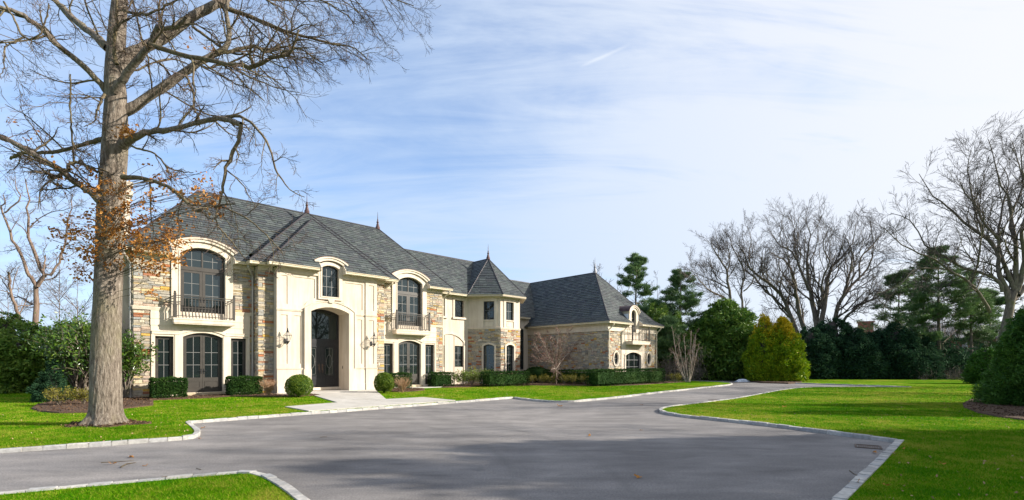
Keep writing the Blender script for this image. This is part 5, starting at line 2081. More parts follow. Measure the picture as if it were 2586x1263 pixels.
# ---- mulch beds
def bed(name_label, pts, z=0.105, chips=900, seed=1):
    P = [tuple(p) for p in pts]
    BEDS.append(P)
    c = Vector((sum(p[0] for p in P) / len(P), sum(p[1] for p in P) / len(P)))
    mb = MB()
    tri = tessellate_polygon([[Vector((x, y, 0)) for x, y in P]])
    n = len(P)
    mb.add([(x, y, z) for x, y in P] + [(x + (x - c.x) * 0.03, y + (y - c.y) * 0.03, 0.02) for x, y in P], [tuple(t) for t in tri] + [(i, n + i, n + (i + 1) % n, (i + 1) % n) for i in range(n)])
    o = mb.build('mulch_bed', MAT['mulch'])
    tag(o, name_label, kind='structure')
    x0, x1 = min(p[0] for p in P), max(p[0] for p in P)
    y0, y1 = min(p[1] for p in P), max(p[1] for p in P)
    x, y = rng.uniform(x0, x1, chips * 3), rng.uniform(y0, y1, chips * 3)
    kp = in_poly_np(x, y, P)
    x, y = x[kp][:chips], y[kp][:chips]
    n = len(x)
    d = rng.normal(size=(n, 3)) * (1, 1, 0.4)
    d /= np.linalg.norm(d, axis=1)[:, None]
    e = np.cross(d, rng.normal(size=(n, 3)))
    e /= np.linalg.norm(e, axis=1)[:, None]
    c3 = np.stack([x, y, z + rng.uniform(0.0, 0.03, n)], 1)
    l = rng.uniform(0.02, 0.055, n)[:, None]
    w = rng.uniform(0.008, 0.02, n)[:, None]
    V = np.stack([c3 - d * l, c3 + e * w, c3 + d * l, c3 - e * w], 1).reshape(-1, 3)
    npmesh('mulch_chips', V, np.arange(4 * n).reshape(-1, 4), MAT['chip'], o, kind='stuff')
    return o


def hpoly(L):
    return [tuple(hw(a, b))[:2] for a, b in L]


bed('mulch bed left of the front door under the clipped hedges', hpoly([(-5.9, 1.0), (-5.8, -1.0), (-3.0, -0.95), (-2.2, -0.55), (-1.3, -1.6), (-0.3, -2.5), (1.12, -2.7), (1.15, -1.2), (-0.16, -1.15), (-0.2, 1.0)]), chips=1500)
bed('mulch bed right of the front door', hpoly([(4.95, -1.2), (5.3, -2.8), (6.2, -2.9), (7.3, -2.2), (8.0, -1.2), (7.9, -0.5), (6.6, -0.1), (6.5, 1.0), (5.76, 1.0), (5.76, -1.15)]), chips=1200)
bed('long mulch bed along the recessed wing and the turret', hpoly([(10.4, 1.0), (10.0, -0.6), (11.5, -1.2), (13.5, -0.8), (16.0, -2.2), (18.0, -4.4), (19.6, -6.4), (21.5, -7.0), (25.0, -6.8), (29.8, -6.6), (30.4, -4.0), (29.1, -4.4), (22.0, -4.4), (22.0, 3.9), (17.0, 0.5), (14.2, 2.4), (10.9, 2.4)]), chips=2500)
bed('mulch bed under the big spruce at the right edge', [gpt(*p, 0.1) for p in ((2432, 1018), (2436, 1027), (2470, 1040), (2520, 1050), (2600, 1060), (2720, 1062), (2760, 1030), (2640, 1010), (2500, 1004), (2452, 1008))], chips=1800)
bed('mulch bed at the left corner of the house', [gpt(*p, 0.1) for p in ((80, 1030), (100, 1037), (150, 1041), (225, 1040), (385, 1022), (385, 1008), (300, 1000), (150, 1010), (95, 1020))], chips=1200)
bed('bare bark ring under the golden cypress pair', [gpt(*p, 0.1) for p in ((1893, 961.5), (1925, 964.5), (1990, 966.5), (2022, 965), (2030, 960), (1990, 957), (1900, 957))], chips=700)
# worn soil ring at the oak
OAKD = 12.3
ox, oy = (266 - CXP) / FPX * OAKD, OAKD
ring = [(ox + (0.92 + 0.16 * sin(3 * a) + 0.1 * sin(7 * a + 1)) * cos(a), oy + (0.62 + 0.12 * sin(5 * a)) * sin(a)) for a in [2 * pi * i / 28 for i in range(28)]]
bed('ring of bare soil and litter round the foot of the oak', ring, z=0.09, chips=700)
BEDS.pop()

VV = [blades(-14, 14, 5.2, 9.0, 3800, 0.030, 0.0036, True), blades(-14, 22, 5.2, 12.0, 2100, 0.032, 0.0048), blades(-20, 24, 12.0, 19.0, 750, 0.030, 0.008), blades(-34, 38, 19.0, 34.0, 150, 0.032, 0.016)]
VV = np.concatenate(VV)
go = npmesh('grass', VV, np.arange(len(VV)).reshape(-1, 3), MAT['blade'])
tag(go, 'short mown grass blades of the lawns', kind='stuff')


# ------------------------------------------------------------------ vegetation tools
def unit(a):
    return a / np.maximum(1e-9, np.linalg.norm(a, axis=-1, keepdims=True))


def batch_tubes(P, R, k=3):
    """P (N,n,3), R (N,n) -> verts, quads"""
    N, n, _ = P.shape
    T = np.empty_like(P)
    T[:, 1:-1] = P[:, 2:] - P[:, :-2]
    T[:, 0] = P[:, 1] - P[:, 0]
    T[:, -1] = P[:, -1] - P[:, -2]
    T = unit(T)
    ref = np.tile(np.array([0.31, 0.52, 0.79]), (N, 1))
    bad = np.abs(np.einsum('ij,ij->i', T[:, 0], ref / np.linalg.norm(ref, axis=1)[:, None])) > 0.9
    ref[bad] = (0.9, -0.3, 0.1)
    A = unit(np.cross(T, ref[:, None, :]))
    B = np.cross(T, A)
    an = 2 * pi * np.arange(k) / k
    V = P[:, :, None, :] + R[:, :, None, None] * (A[:, :, None, :] * np.cos(an)[None, None, :, None] + B[:, :, None, :] * np.sin(an)[None, None, :, None])
    idx = np.arange(N * n * k).reshape(N, n, k)
    a = idx[:, :-1, :]
    b = np.roll(idx, -1, 2)[:, :-1, :]
    c = np.roll(idx, -1, 2)[:, 1:, :]
    d = idx[:, 1:, :]
    F = np.stack([a, b, c, d], -1).reshape(-1, 4)
    return V.reshape(-1, 3), F


class Acc:
    def __init__(self):
        self.V, self.F, self.n = [], [], 0

    def tubes(self, P, R, k=3):
        if len(P) == 0:
            return
        V, F = batch_tubes(np.asarray(P, float), np.asarray(R, float), k)
        self.V.append(V)
        self.F.append(F + self.n)
        self.n += len(V)

    def quads(self, V):
        V = V.reshape(-1, 3)
        self.V.append(V)
        self.F.append(np.arange(len(V)).reshape(-1, 4) + self.n)
        self.n += len(V)

    def build(self, name, mat, parent=None, kind=None, smooth=True):
        if not self.V:
            return None
        return npmesh(name, np.concatenate(self.V), np.concatenate(self.F), mat, parent, kind, smooth)


def grow(P, R, m, lr, ang, wig, trop, n2, rr=0.6, tmin=0.25, g=None, taper=0.35, lmin=0.0, lfix=None, rmin=0.003, tmax=1.0, side=None):
    """children of the polylines P (N,n,3): m per parent"""
    g = g or rng
    N, n, _ = P.shape
    L = np.linalg.norm(np.diff(P, axis=1), axis=2).sum(1)
    if N == 0:
        return np.zeros((0, n2, 3)), np.zeros((0, n2))
    t = tmin + (tmax - tmin) * ((np.arange(m)[None, :] + g.uniform(0.1, 0.9, (N, m))) / m)
    par = np.repeat(np.arange(N), m)
    t = t.ravel()
    f = t * (n - 1)
    i = np.minimum(f.astype(int), n - 2)
    fr = (f - i)[:, None]
    p0 = P[par, i] * (1 - fr) + P[par, i + 1] * fr
    T = unit(P[par, i + 1] - P[par, i])
    r0 = R[par, i] * (1 - fr[:, 0]) + R[par, i + 1] * fr[:, 0]
    q = g.normal(size=(len(par), 3))
    if side is not None:
        q = q * np.array(side)
    q = unit(q - (q * T).sum(1, keepdims=True) * T)
    a = ang * g.uniform(0.7, 1.3, len(par))[:, None]
    D = unit(T * np.cos(a) + q * np.sin(a))
    ln = (L[par] * lr if lfix is None else np.full(len(par), lfix)) * g.uniform(0.55, 1.25, len(par)) * (1.15 - 0.55 * t)
    ln = np.maximum(ln, lmin)
    step = (ln / (n2 - 1))[:, None]
    C = np.empty((len(par), n2, 3))
    C[:, 0] = p0
    tr = np.array(trop)[None, :]
    for k in range(1, n2):
        D = unit(D + g.normal(size=D.shape) * wig + tr)
        C[:, k] = C[:, k - 1] + D * step
    rs = np.minimum(r0 * rr, r0)
    prof = np.linspace(1.0, taper, n2)[None, :]
    return C, np.maximum(rs[:, None] * prof, rmin)


def resample(pts, n):
    """smooth resampled polyline through points (Catmull-Rom)"""
    P = [Vector(p) for p in pts]
    P = [P[0] * 2 - P[1]] + P + [P[-1] * 2 - P[-2]]
    out = []
    m = len(P) - 3
    for i in range(n):
        u = m * i / (n - 1)
        k = min(int(u), m - 1)
        t = u - k
        a, b, c, d = P[k], P[k + 1], P[k + 2], P[k + 3]
        out.append(0.5 * ((2 * b) + (c - a) * t + (2 * a - 5 * b + 4 * c - d) * t * t + (3 * b - a - 3 * c + d) * t ** 3))
    return np.array([tuple(o) for o in out])


def leaves(pos, size, nrm=None, aspect=0.5, spread=1.0, g=None, droop=0.0, tri=False):
    """quads at pos; nrm = main outward direction"""
    g = g or rng
    n = len(pos)
    s = np.asarray(size) * g.uniform(0.6, 1.3, n)
    d = g.normal(size=(n, 3)) * spread
    if nrm is not None:
        d = d + nrm
    d = unit(d)
    d[:, 2] -= droop
    d = unit(d)
    e = unit(np.cross(d, g.normal(size=(n, 3))))
    f = np.cross(d, e)
    s = s[:, None]
    if tri:
        return np.stack([pos - d * s * 0.5 - e * s * aspect * 0.5, pos - d * s * 0.4 + e * s * aspect * 0.5, pos + d * s * 0.55], 1)
    V = np.stack([pos - d * s * 0.5, pos + e * s * aspect * 0.5 + f * s * 0.06, pos + d * s * 0.5, pos - e * s * aspect * 0.5 + f * s * 0.06], 1)
    return V


# ---- clipped hedges, balls, loose shrubs
def shrub_mesh(kind, name, mat, label, cat, group, loc, dims, n, leaf, rot=0.0, aspect=0.55, rough=0.03, seed=0):
    if kind == 'box':
        n, leaf = int(n * 1.7), leaf * 1.12
    g = np.random.default_rng(seed + 100)
    lx, ly, lz = dims
    if kind == 'box':
        # sample the faces of a rounded box
        A = np.array([ly * lz, ly * lz, lx * lz, lx * lz, lx * ly])
        f = g.choice(5, n, p=A / A.sum())
        u, v = g.uniform(-0.5, 0.5, n), g.uniform(-0.5, 0.5, n)
        p = np.empty((n, 3))
        nr = np.zeros((n, 3))
        for i in range(5):
            m = f == i
            if i < 2:
                sx = -1 if i == 0 else 1
                p[m] = np.stack([np.full(m.sum(), sx * lx / 2), u[m] * ly, (v[m] + 0.5) * lz], 1)
                nr[m] = (sx, 0, 0)
            elif i < 4:
                sy = -1 if i == 2 else 1
                p[m] = np.stack([u[m] * lx, np.full(m.sum(), sy * ly / 2), (v[m] + 0.5) * lz], 1)
                nr[m] = (0, sy, 0)
            else:
                p[m] = np.stack([u[m] * lx, v[m] * ly, np.full(m.sum(), lz)], 1)
                nr[m] = (0, 0, 1)
        lump = 0.03 * np.sin(p[:, 0] * 7.3 + 1) + 0.02 * np.sin(p[:, 1] * 9.1 + p[:, 2] * 8.3) + 0.03 * np.sin(p[:, 0] * 19 + 2 * np.sin(p[:, 2] * 11)) * np.sin(p[:, 2] * 23 + p[:, 1] * 17)
        p += nr * (lump - 0.055 * np.abs(g.normal(size=n)) + 0.02)[:, None]
        # undercut foot
        k = np.clip((0.14 - p[:, 2]) / 0.14, 0, 1)
        p[:, 0] *= 1 - 0.05 * k
        core = 'box'
    else:
        d = unit(g.normal(size=(n, 3)))
        d[:, 2] = np.where(d[:, 2] < -0.80, -d[:, 2], d[:, 2])
        sc_ = np.sign(d) * np.abs(d) ** 0.93
        lump = 1 + 0.02 * np.sin(d[:, 0] * 11 + d[:, 2] * 7) + 0.035 * np.sin(d[:, 1] * 17 + d[:, 0] * 15) * np.sin(d[:, 2] * 21)
        p = sc_ * np.array([lx / 2, ly / 2, lz / 2]) * (lump - 0.07 * np.abs(g.normal(size=n)))[:, None]
        p[:, 2] += lz / 2
        nr = d
    V = leaves(p, leaf, nr * 0.6, aspect, 0.9, g)
    root = empty(name, loc, rot)
    tag(root, label, cat, group)
    npmesh('foliage', V.reshape(-1, 3), np.arange(4 * len(V)).reshape(-1, 4), mat, root)
    mb = MB()
    s = 0.80
    if kind == 'box':
        mb.box(-lx / 2 + 0.17, lx / 2 - 0.17, -ly / 2 + 0.17, ly / 2 - 0.17, 0.14, lz - 0.17)
        for i in range(max(2, int(lx / 0.35))):
            x = -lx / 2 + 0.15 + i * 0.35
            mb.tube([(x, 0, -0.05), (x + 0.04, 0.02, 0.16)], 0.018, 5)
    else:
        mb.lathe([(0.05, 0.02)] + [(lx / 2 * s * sin(a), lz / 2 - lz / 2 * s * cos(a)) for a in [pi * i / 10 for i in range(1, 10)]] + [(0.02, lz * 0.94)], (0, 0, lz * 0.04), 14)
        mb.tube([(0, 0, -0.08), (0, 0, 0.1)], 0.05, 6)
    mb.build('shade_core', MAT['yew'], root)  # solid core with stem stubs; dark green stands for shade inside the foliage
    return root


HR = HA
HED = 'low clipped yew hedges along the house'
def hb(px0, px1, pyb, pyt, label, n, wline, depth=0.75, h=None, seed=1, mat='yew', leaf=0.055):
    """box hedge parallel to the house front between two pixel columns, standing on the plane w = wline (front face)"""
    def on_w(px, w):
        t = (px - CXP) / FPX
        o = HO + HV * w
        return (t * o.y - o.x) / (HU.x - t * HU.y)
    s0, s1 = on_w(px0, wline), on_w(px1, wline)
    p = hw((s0 + s1) / 2, wline + depth / 2, 0.09)
    shrub_mesh('box', 'hedge', MAT[mat], label, 'hedge', HED, p, (s1 - s0, depth, h), n, leaf, HR, seed=seed)
    return s0, s1


hb(386, 474, 1017, 972, 'clipped yew hedge block left of the left french doors', 5200, -0.35, 0.85, 0.86, 1)
hb(583, 665, 1010, 968, 'clipped yew hedge block beside the taupe downspout', 5200, -0.45, 0.85, 0.86, 2)
hb(996, 1042, 994, 955, 'small clipped yew hedge right behind the second ball shrub', 3400, -0.45, 0.85, 0.92, 3)
hb(1099, 1149, 983, 950, 'clipped yew hedge block at the corner right of the right balcony bay', 3400, 0.0, 0.85, 0.92, 4)
hb(1236, 1338, 974, 945, 'dark clipped hedge below the turret windows', 4200, -2.0, 1.0, 0.95, 5, leaf=0.07)
hb(1512, 1680, 974, 944, 'long dark clipped hedge in front of the sunlit end wall', 7500, -6.6, 1.1, 1.08, 6, leaf=0.07)
# return of that hedge along the shaded wall
p = hw(20.35, -2.9, 0.09)
shrub_mesh('box', 'hedge', MAT['yew'], 'dark clipped hedge along the foot of the shaded stone wall', 'hedge', HED, p, (1.0, 6.0, 1.0), 4500, 0.07, HR, seed=7)
p = hw(20.0, 0.9, 0.09)
shrub_mesh('ball', 'shrub', MAT['yew'], 'low dark evergreen shrub in the corner behind the small bare tree', 'shrub', None, p, (2.4, 1.6, 1.25), 2600, 0.09, HR, seed=8)


def ball(px, py, D, dia, hgt, label, seed):
    x = (px - CXP) / FPX * D
    shrub_mesh('ball', 'ball_shrub', MAT['box'], label, 'shrub', 'clipped boxwood balls beside the front door', (x, D, 0.03), (dia, dia, hgt), 8500, 0.050, seed=seed)


ball(755.5, 1010, 22.3, 1.18, 1.06, 'clipped round boxwood ball left of the front door', 21)
ball(970, 996, 25.7, 1.03, 1.10, 'clipped round boxwood ball right of the front door', 22)


def loose_shrub(name, px, D, dims, n, leaf, mat, label, cat='shrub', group=None, seed=0, stems=14, stemmat='greybark', aspect=0.4, z=0.09, droop=0.0, loc=None, clump=0.16):
    g = np.random.default_rng(seed + 500)
    lx, ly, lz = dims
    x = (px - CXP) / FPX * D
    root = empty(name, (x, D, z) if loc is None else loc)
    tag(root, label, cat, group)
    # stems from the foot to points on the crown
    N = stems
    th, rr_ = g.uniform(0, 2 * pi, N), np.sqrt(g.uniform(0.05, 1, N))
    hz = lz * (0.55 + 0.42 * np.sqrt(np.clip(1 - rr_ ** 2 * 0.8, 0, 1)) * g.uniform(0.8, 1.05, N))
    end = np.stack([np.cos(th) * rr_ * lx / 2 * 0.9, np.sin(th) * rr_ * ly / 2 * 0.9, hz * 0.92], 1)
    P = np.empty((N, 6, 3))
    for k in range(6):
        t = k / 5
        P[:, k] = end * np.array([t ** 1.3, t ** 1.3, t])[None, :] + g.normal(size=(N, 3)) * 0.02 * lz * (k > 0)
    R = np.linspace(0.012, 0.005, 6)[None, :] * np.ones((N, 1)) * max(1, lz)
    A = Acc()
    A.tubes(P, R, 4)
    C, CRr = grow(P, R, 6, 0.40, 0.7, 0.15, (0, 0, 0.06), 4, 0.6, 0.35, g, rmin=0.0025)
    A.tubes(C, CRr, 3)
    A.build('stem_cluster', MAT[stemmat], root)
    if n:
        tips = C[:, 1:].reshape(-1, 3)
        i = g.integers(0, len(tips), n)
        p = tips[i] + g.normal(size=(n, 3)) * clump * lz * 0.5
        p[:, 2] = np.maximum(p[:, 2], 0.03)
        nr = unit(p - np.array([0, 0, lz * 0.35]))
        V = leaves(p, leaf, nr * 0.7, aspect, 0.8, g, droop)
        npmesh('foliage', V.reshape(-1, 3), np.arange(4 * n).reshape(-1, 4), MAT[mat], root)
    return root


loose_shrub('shrub', 342, 22.0, (1.35, 0.9, 0.75), 1500, 0.07, 'azalea', 'low yellow green shrub against the corner of the house right of the oak', seed=1)
loose_shrub('shrub', 150, 17.6, (1.5, 1.0, 0.62), 1400, 0.065, 'azalea', 'low yellowing shrub at the left of the bed left of the oak', seed=2)
loose_shrub('shrub', 212, 18.0, (0.9, 0.8, 0.58), 900, 0.065, 'azalea', 'small yellowing shrub just left of the oak trunk', seed=3)
loose_shrub('dry_shrub', 679, 22.4, (0.95, 0.9, 0.85), 160, 0.045, 'straw', 'leafless tan twiggy shrub between hedge and left ball shrub', stems=44, stemmat='straw', seed=4)
loose_shrub('dry_shrub', 1017, 25.2, (1.05, 0.9, 0.85), 160, 0.045, 'straw', 'leafless tan twiggy shrub in front of the small hedge', stems=44, stemmat='straw', seed=5)
for i, (px, D, w_, h_, lb) in enumerate(((1166, 32.5, 1.35, 0.95, 'leftmost of the light green leggy shrubs under the blind arch'), (1192, 33.0, 1.5, 1.15, 'middle of the light green leggy shrubs under the blind arch'), (1222, 33.8, 1.5, 1.12, 'rightmost of the light green leggy shrubs, nearest the turret'))):
    loose_shrub('rhododendron', px, D, (w_, 1.1, h_), 1100, 0.12, 'rhodo', lb, group='leggy light green shrubs by the wing', seed=10 + i, aspect=0.35, stems=12)
for i, px in enumerate((1345, 1368, 1390, 1425, 1450, 1475, 1500)):
    lb = ('farthest left', 'second from the left', 'last before the trunk')[i] + ' of the yellow green low shrubs left of the small bare maple' if i < 3 else ('nearest the trunk', 'second from the trunk', 'third from the trunk', 'farthest right')[i - 3] + ' of the yellow green low shrubs right of the small bare maple'
    loose_shrub('azalea', px, 34.6, (1.2, 1.0, 0.72), 620, 0.075, 'azalea', lb, group='low yellow green shrubs in front of the shaded wall ' + ('left' if px < 1400 else 'right'), seed=20 + i, stems=8)
loose_shrub('shrub', 1705, 38.0, (1.5, 1.0, 0.75), 700, 0.08, 'azalea', 'low yellow green shrub right of the long hedge end', seed=31)


# ------------------------------------------------------------------ trees
def polytube(A, pts, radii, n, k, jitter=0.0, g=None):
    P = resample(pts, n)
    if jitter:
        P[1:-1] += (g or rng).normal(size=(n - 2, 3)) * jitter
    R = np.interp(np.linspace(0, 1, n), np.linspace(0, 1, len(radii)), radii)
    A.tubes(P[None], R[None], k)
    return P, R


# ---- the big oak
oak = empty('oak_tree', (ox, oy, 0))
tag(oak, 'big bare oak with clinging rust brown leaves on the lawn at the left', 'tree')


def opt(px, py, dd=0.0):
    """point of the oak: pixel and depth offset, in the oak's own frame"""
    p = ppt(px, py, OAKD + dd)
    return (p.x - ox, p.y - oy, p.z)


TR = [(265, 1086, 58), (266, 1062, 49), (267, 1030, 42), (268, 900, 38.5), (272, 750, 36), (277, 620, 35), (281, 500, 35), (288, 400, 34), (292, 320, 32), (293, 250, 28), (290, 200, 27), (293, 120, 24), (298, 50, 22), (303, 0, 20), (308, -80, 17), (318, -200, 13), (335, -330, 9), (345, -430, 4)]
pts = [opt(a, b) for a, b, c in TR]
n = 260
P = resample(pts, n)
R = np.interp(np.linspace(0, 1, n), np.linspace(0, 1, len(TR)), [c * OAKD / FPX * 0.80 for a, b, c in TR])
KS = 72
Vt, Ft = batch_tubes(P[None], R[None], KS)
Vt = Vt.reshape(n, KS, 3)
ang = 2 * pi * np.arange(KS) / KS
zz = P[:, 2][:, None]
flare = np.clip((0.55 - zz) / 0.55, 0, 1) ** 2
lob = 1 + flare * (0.26 + 0.17 * np.sin(5 * ang + 0.6)[None, :] + 0.09 * np.sin(9 * ang)[None, :]) + 0.014 * np.sin(3 * ang[None, :] + zz * 2.1) + 0.009 * np.sin(31 * ang[None, :] + 1.5 * np.sin(zz * 5 + 2 * ang[None, :])) * np.sin(zz * 7 + ang[None, :] * 4) + 0.010 * np.sin(17 * ang[None, :] + 0.8 * np.sin(zz * 6)) + 0.008 * np.sin(23 * ang[None, :] - zz * 9)
lob += 0.02 * np.exp(-((zz - 6.2) ** 2) / 0.3) * np.sin(4 * ang[None, :])
Vt = P[:, None, :] + (Vt - P[:, None, :]) * lob[:, :, None]
npmesh('trunk', Vt.reshape(-1, 3), Ft, MAT['oak'], oak, smooth=True)

c8 = lambda L: [(x / 2.0287, y / 2.0287) for x, y in L]
LIMBS = [
    ('A', c8([(600, 350), (660, 290), (730, 250), (800, 215), (880, 165), (960, 108), (1040, 55), (1130, 10), (1200, -40), (1300, -110), (1400, -160)]), [22, 17, 15, 14, 13, 12, 10, 7], (0, 1.4)),
    ('A2', c8([(1120, 22), (1200, 58), (1300, 92), (1400, 135), (1480, 165), (1600, 195), (1700, 222), (1800, 240), (1880, 300)]), [8, 5.5, 4.5, 3.5, 2.2, 1.2], (0.8, 2.0)),
    ('B', c8([(585, 470), (640, 395), (685, 330), (740, 270), (775, 225), (800, 160), (812, 132), (850, 146), (920, 130), (950, 90)]), [12, 11, 9.5, 8, 6, 5], (-0.2, -1.2)),
    ('C', c8([(770, 228), (870, 262), (960, 290), (1060, 305), (1150, 328), (1230, 328), (1290, 345), (1350, 322), (1400, 296), (1480, 280), (1510, 225), (1530, 150)]), [8, 7, 6.5, 6.5, 5.5, 4, 2.5], (-0.8, -2.0)),
    ('D', c8([(625, 575), (700, 542), (770, 490), (850, 440), (920, 390), (1000, 330), (1080, 290), (1140, 258), (1172, 200), (1165, 110), (1160, 50), (1175, -40)]), [17, 13, 12, 11, 9, 8, 7, 5], (0.1, 0.8)),
    ('D2', c8([(1120, 270), (1200, 262), (1300, 235), (1360, 270), (1440, 240), (1560, 260), (1660, 330)]), [6, 4.5, 3.5, 2.5, 1.5], (0.5, 1.4)),
    ('E', c8([(625, 745), (690, 706), (750, 678), (830, 668), (900, 662), (1000, 632), (1080, 613), (1160, 612), (1235, 638)]), [17, 10.5, 9, 8, 7, 7.5, 8, 7.5], (-0.2, -1.0)),
    ('E2', c8([(1232, 640), (1220, 720), (1185, 800), (1160, 860), (1140, 950), (1130, 1020), (1108, 1090), (1115, 1180)]), [5.5, 5, 4.5, 4, 2.5, 1.3], (-1.0, -1.3)),
    ('E3', c8([(1140, 606), (1210, 594), (1260, 612), (1300, 645), (1350, 705), (1390, 780), (1410, 860), (1450, 930), (1500, 985), (1560, 1010)]), [4.5, 4, 3.5, 2.8, 1.8, 0.9], (-0.9, -1.4)),
    ('F', c8([(630, 908), (700, 912), (760, 922), (830, 942), (900, 980), (960, 1040), (1010, 1082), (1060, 1062), (1130, 1052), (1200, 1045)]), [9, 6, 5.5, 5.5, 5, 3.5, 2], (-0.4, -1.5)),
    ('G', c8([(520, 1030), (480, 995), (430, 960), (380, 930), (320, 880), (240, 832), (150, 775), (70, 732), (0, 705), (-120, 650)]), [14, 11, 9.5, 9, 8, 7, 5], (-0.2, -0.8)),
    ('H', c8([(540, 712), (480, 726), (400, 748), (330, 770), (220, 785), (120, 783), (80, 798), (55, 815)]), [9, 6, 5.5, 5, 5, 4], (0.2, 1.2)),
    ('I', c8([(555, 480), (510, 425), (440, 350), (370, 290), (300, 235), (220, 150), (150, 100), (80, 60), (0, 40), (-100, 10)]), [11, 9, 8.5, 8, 7, 6, 5], (0, -1.4)),
    ('J', c8([(555, 250), (500, 195), (440, 150), (370, 90), (320, 40), (280, 0), (230, -70)]), [13, 11, 10, 9, 8, 7], (0.2, 1.5)),
    ('K', c8([(535, 485), (520, 515), (498, 560), (485, 620), (430, 650)]), [5, 4, 3.2, 2, 1.2], (-0.3, -0.9)),
    ('L', c8([(300, 868), (345, 872), (350, 840), (380, 832), (430, 842), (480, 872), (520, 885)]), [7, 6, 5, 4.5, 4, 4], (-0.7, -0.3)),
    ('L2', c8([(330, 885), (300, 905), (270, 905), (250, 912)]), [6, 5.5, 5, 4.5], (-0.6, -0.8)),
    ('M', c8([(20, 10), (80, 110), (120, 190), (190, 190), (235, 100), (250, 20)]), [3, 3, 3, 2.5, 2, 1.5], (-1.6, -1.9)),
    ('M2', c8([(130, 190), (60, 220), (30, 240), (20, 320), (5, 400)]), [3, 3, 2.5, 1.5, 1], (-1.6, -2.0)),
    ('N', c8([(598, 330), (585, 260), (590, 180), (600, 100), (598, 20), (605, -60)]), [6, 5, 5, 5, 4, 3], (-0.42, -0.75)),
    ('O', c8([(985, 135), (1060, 190), (1120, 235), (1200, 275), (1290, 280), (1350, 300)]), [4, 3.5, 3, 2.5, 1.5], (0.6, 0.9)),
    ('S', c8([(950, 380), (975, 440), (995, 490), (990, 550), (1015, 590), (1025, 650)]), [3.5, 3.5, 3, 2.5, 1.5], (0.2, -0.6)),
    ('T', c8([(655, 745), (720, 765), (800, 790), (860, 860), (930, 880), (990, 885)]), [3.5, 3, 2.5, 2, 1.2], (-0.3, -0.9)),
    ('U', c8([(360, 380), (362, 480), (360, 600), (368, 720), (378, 830)]), [2, 2.2, 2.4, 2.6, 3.0], (-1.5, -0.8)),
    ('V', c8([(1110, 1150), (1180, 1230), (1260, 1330)]), [2.4, 2, 1], (-1.2, -1.4)),
    ('V2', c8([(1130, 1060), (1230, 1100), (1330, 1170), (1400, 1240), (1450, 1300)]), [2.8, 2.2, 1.8, 1], (-1.2, -1.8)),
    ('TOP1', c8([(1400, -160), (1560, -90), (1700, -40), (1860, -30), (2000, -10), (2120, 30)]), [7, 5, 4, 3, 2, 1], (1.4, 2.0)),
    ('TOP2', c8([(1190, -50), (1300, -20), (1450, -60), (1620, -10), (1750, 60), (1830, 130)]), [6, 4, 3, 2.4, 1.6, 1], (0.6, 1.0)),
    ('TOP3', c8([(620, -60), (760, -90), (900, -60), (1000, -30)]), [8, 6, 4, 3], (0, -1.0)),
    ('TOP4', c8([(600, 40), (700, 70), (790, 60), (870, 20), (960, -40)]), [5, 4, 3.2, 2.4, 2], (-0.3, -1.2)),
]
g8 = np.random.default_rng(88)
allP, allR = [], []
for nm, L, rad, (d0_, d1_) in LIMBS:
    m = len(L)
    pts = [opt(px, py, d0_ + (d1_ - d0_) * i / (m - 1)) for i, (px, py) in enumerate(L)]
    N_ = 22
    P = resample(pts, N_)
    P[1:-1] += g8.normal(size=(N_ - 2, 3)) * 0.010
    R = np.interp(np.linspace(0, 1, N_), np.linspace(0, 1, len(rad)), rad) * (OAKD + (d0_ + d1_) / 2) / FPX * (0.80 if L[0][0] < 420 else 0.88)
    R = R * (1 + 0.05 * g8.normal(size=N_))
    A = Acc()
    A.tubes(P[None], R[None], 10 if rad[0] > 5 else 7)
    A.build('limb', MAT['oak' if rad[0] > 10 else 'oaklimb'], oak)
    allP.append(P)
    allR.append(R)
LP, LR = np.array(allP), np.array(allR)
sel_small = [i for i, L in enumerate(LIMBS) if L[0] in ('V', 'V2', 'L2', 'L')]
w_len = np.linalg.norm(np.diff(LP, axis=1), axis=2).sum(1)
A = Acc()
# secondary branches off every limb
def fam(idx, m, lfix, ang_=0.9, trop=(0, 0, -0.02), tmin=0.1, rr=0.45):
    return grow(LP[idx], LR[idx], m, 0, ang_, 0.16, trop, 9, rr, tmin, g8, 0.3, lfix=lfix, rmin=0.004)
names = [L[0] for L in LIMBS]
ix = lambda *a: [names.index(q) for q in a]
S = []
S.append(fam(ix('A', 'D', 'I', 'J'), 7, 1.9, 0.95, (0, 0, 0.05)))
S.append(fam(ix('A2', 'C', 'TOP1', 'TOP2', 'D2'), 18, 1.8, 0.8, (0.06, 0, -0.06), 0.12, 0.6))
S.append(fam(ix('B', 'E', 'F', 'G', 'H', 'N', 'TOP3', 'TOP4', 'O'), 8, 1.4, 0.95, (0, 0, -0.01), 0.15, 0.5))
S.append(fam(ix('E2', 'E3', 'S', 'T', 'K', 'M', 'M2', 'U', 'V', 'V2', 'L', 'L2'), 6, 1.0, 0.9, (0.02, 0, -0.07), 0.12, 0.6))
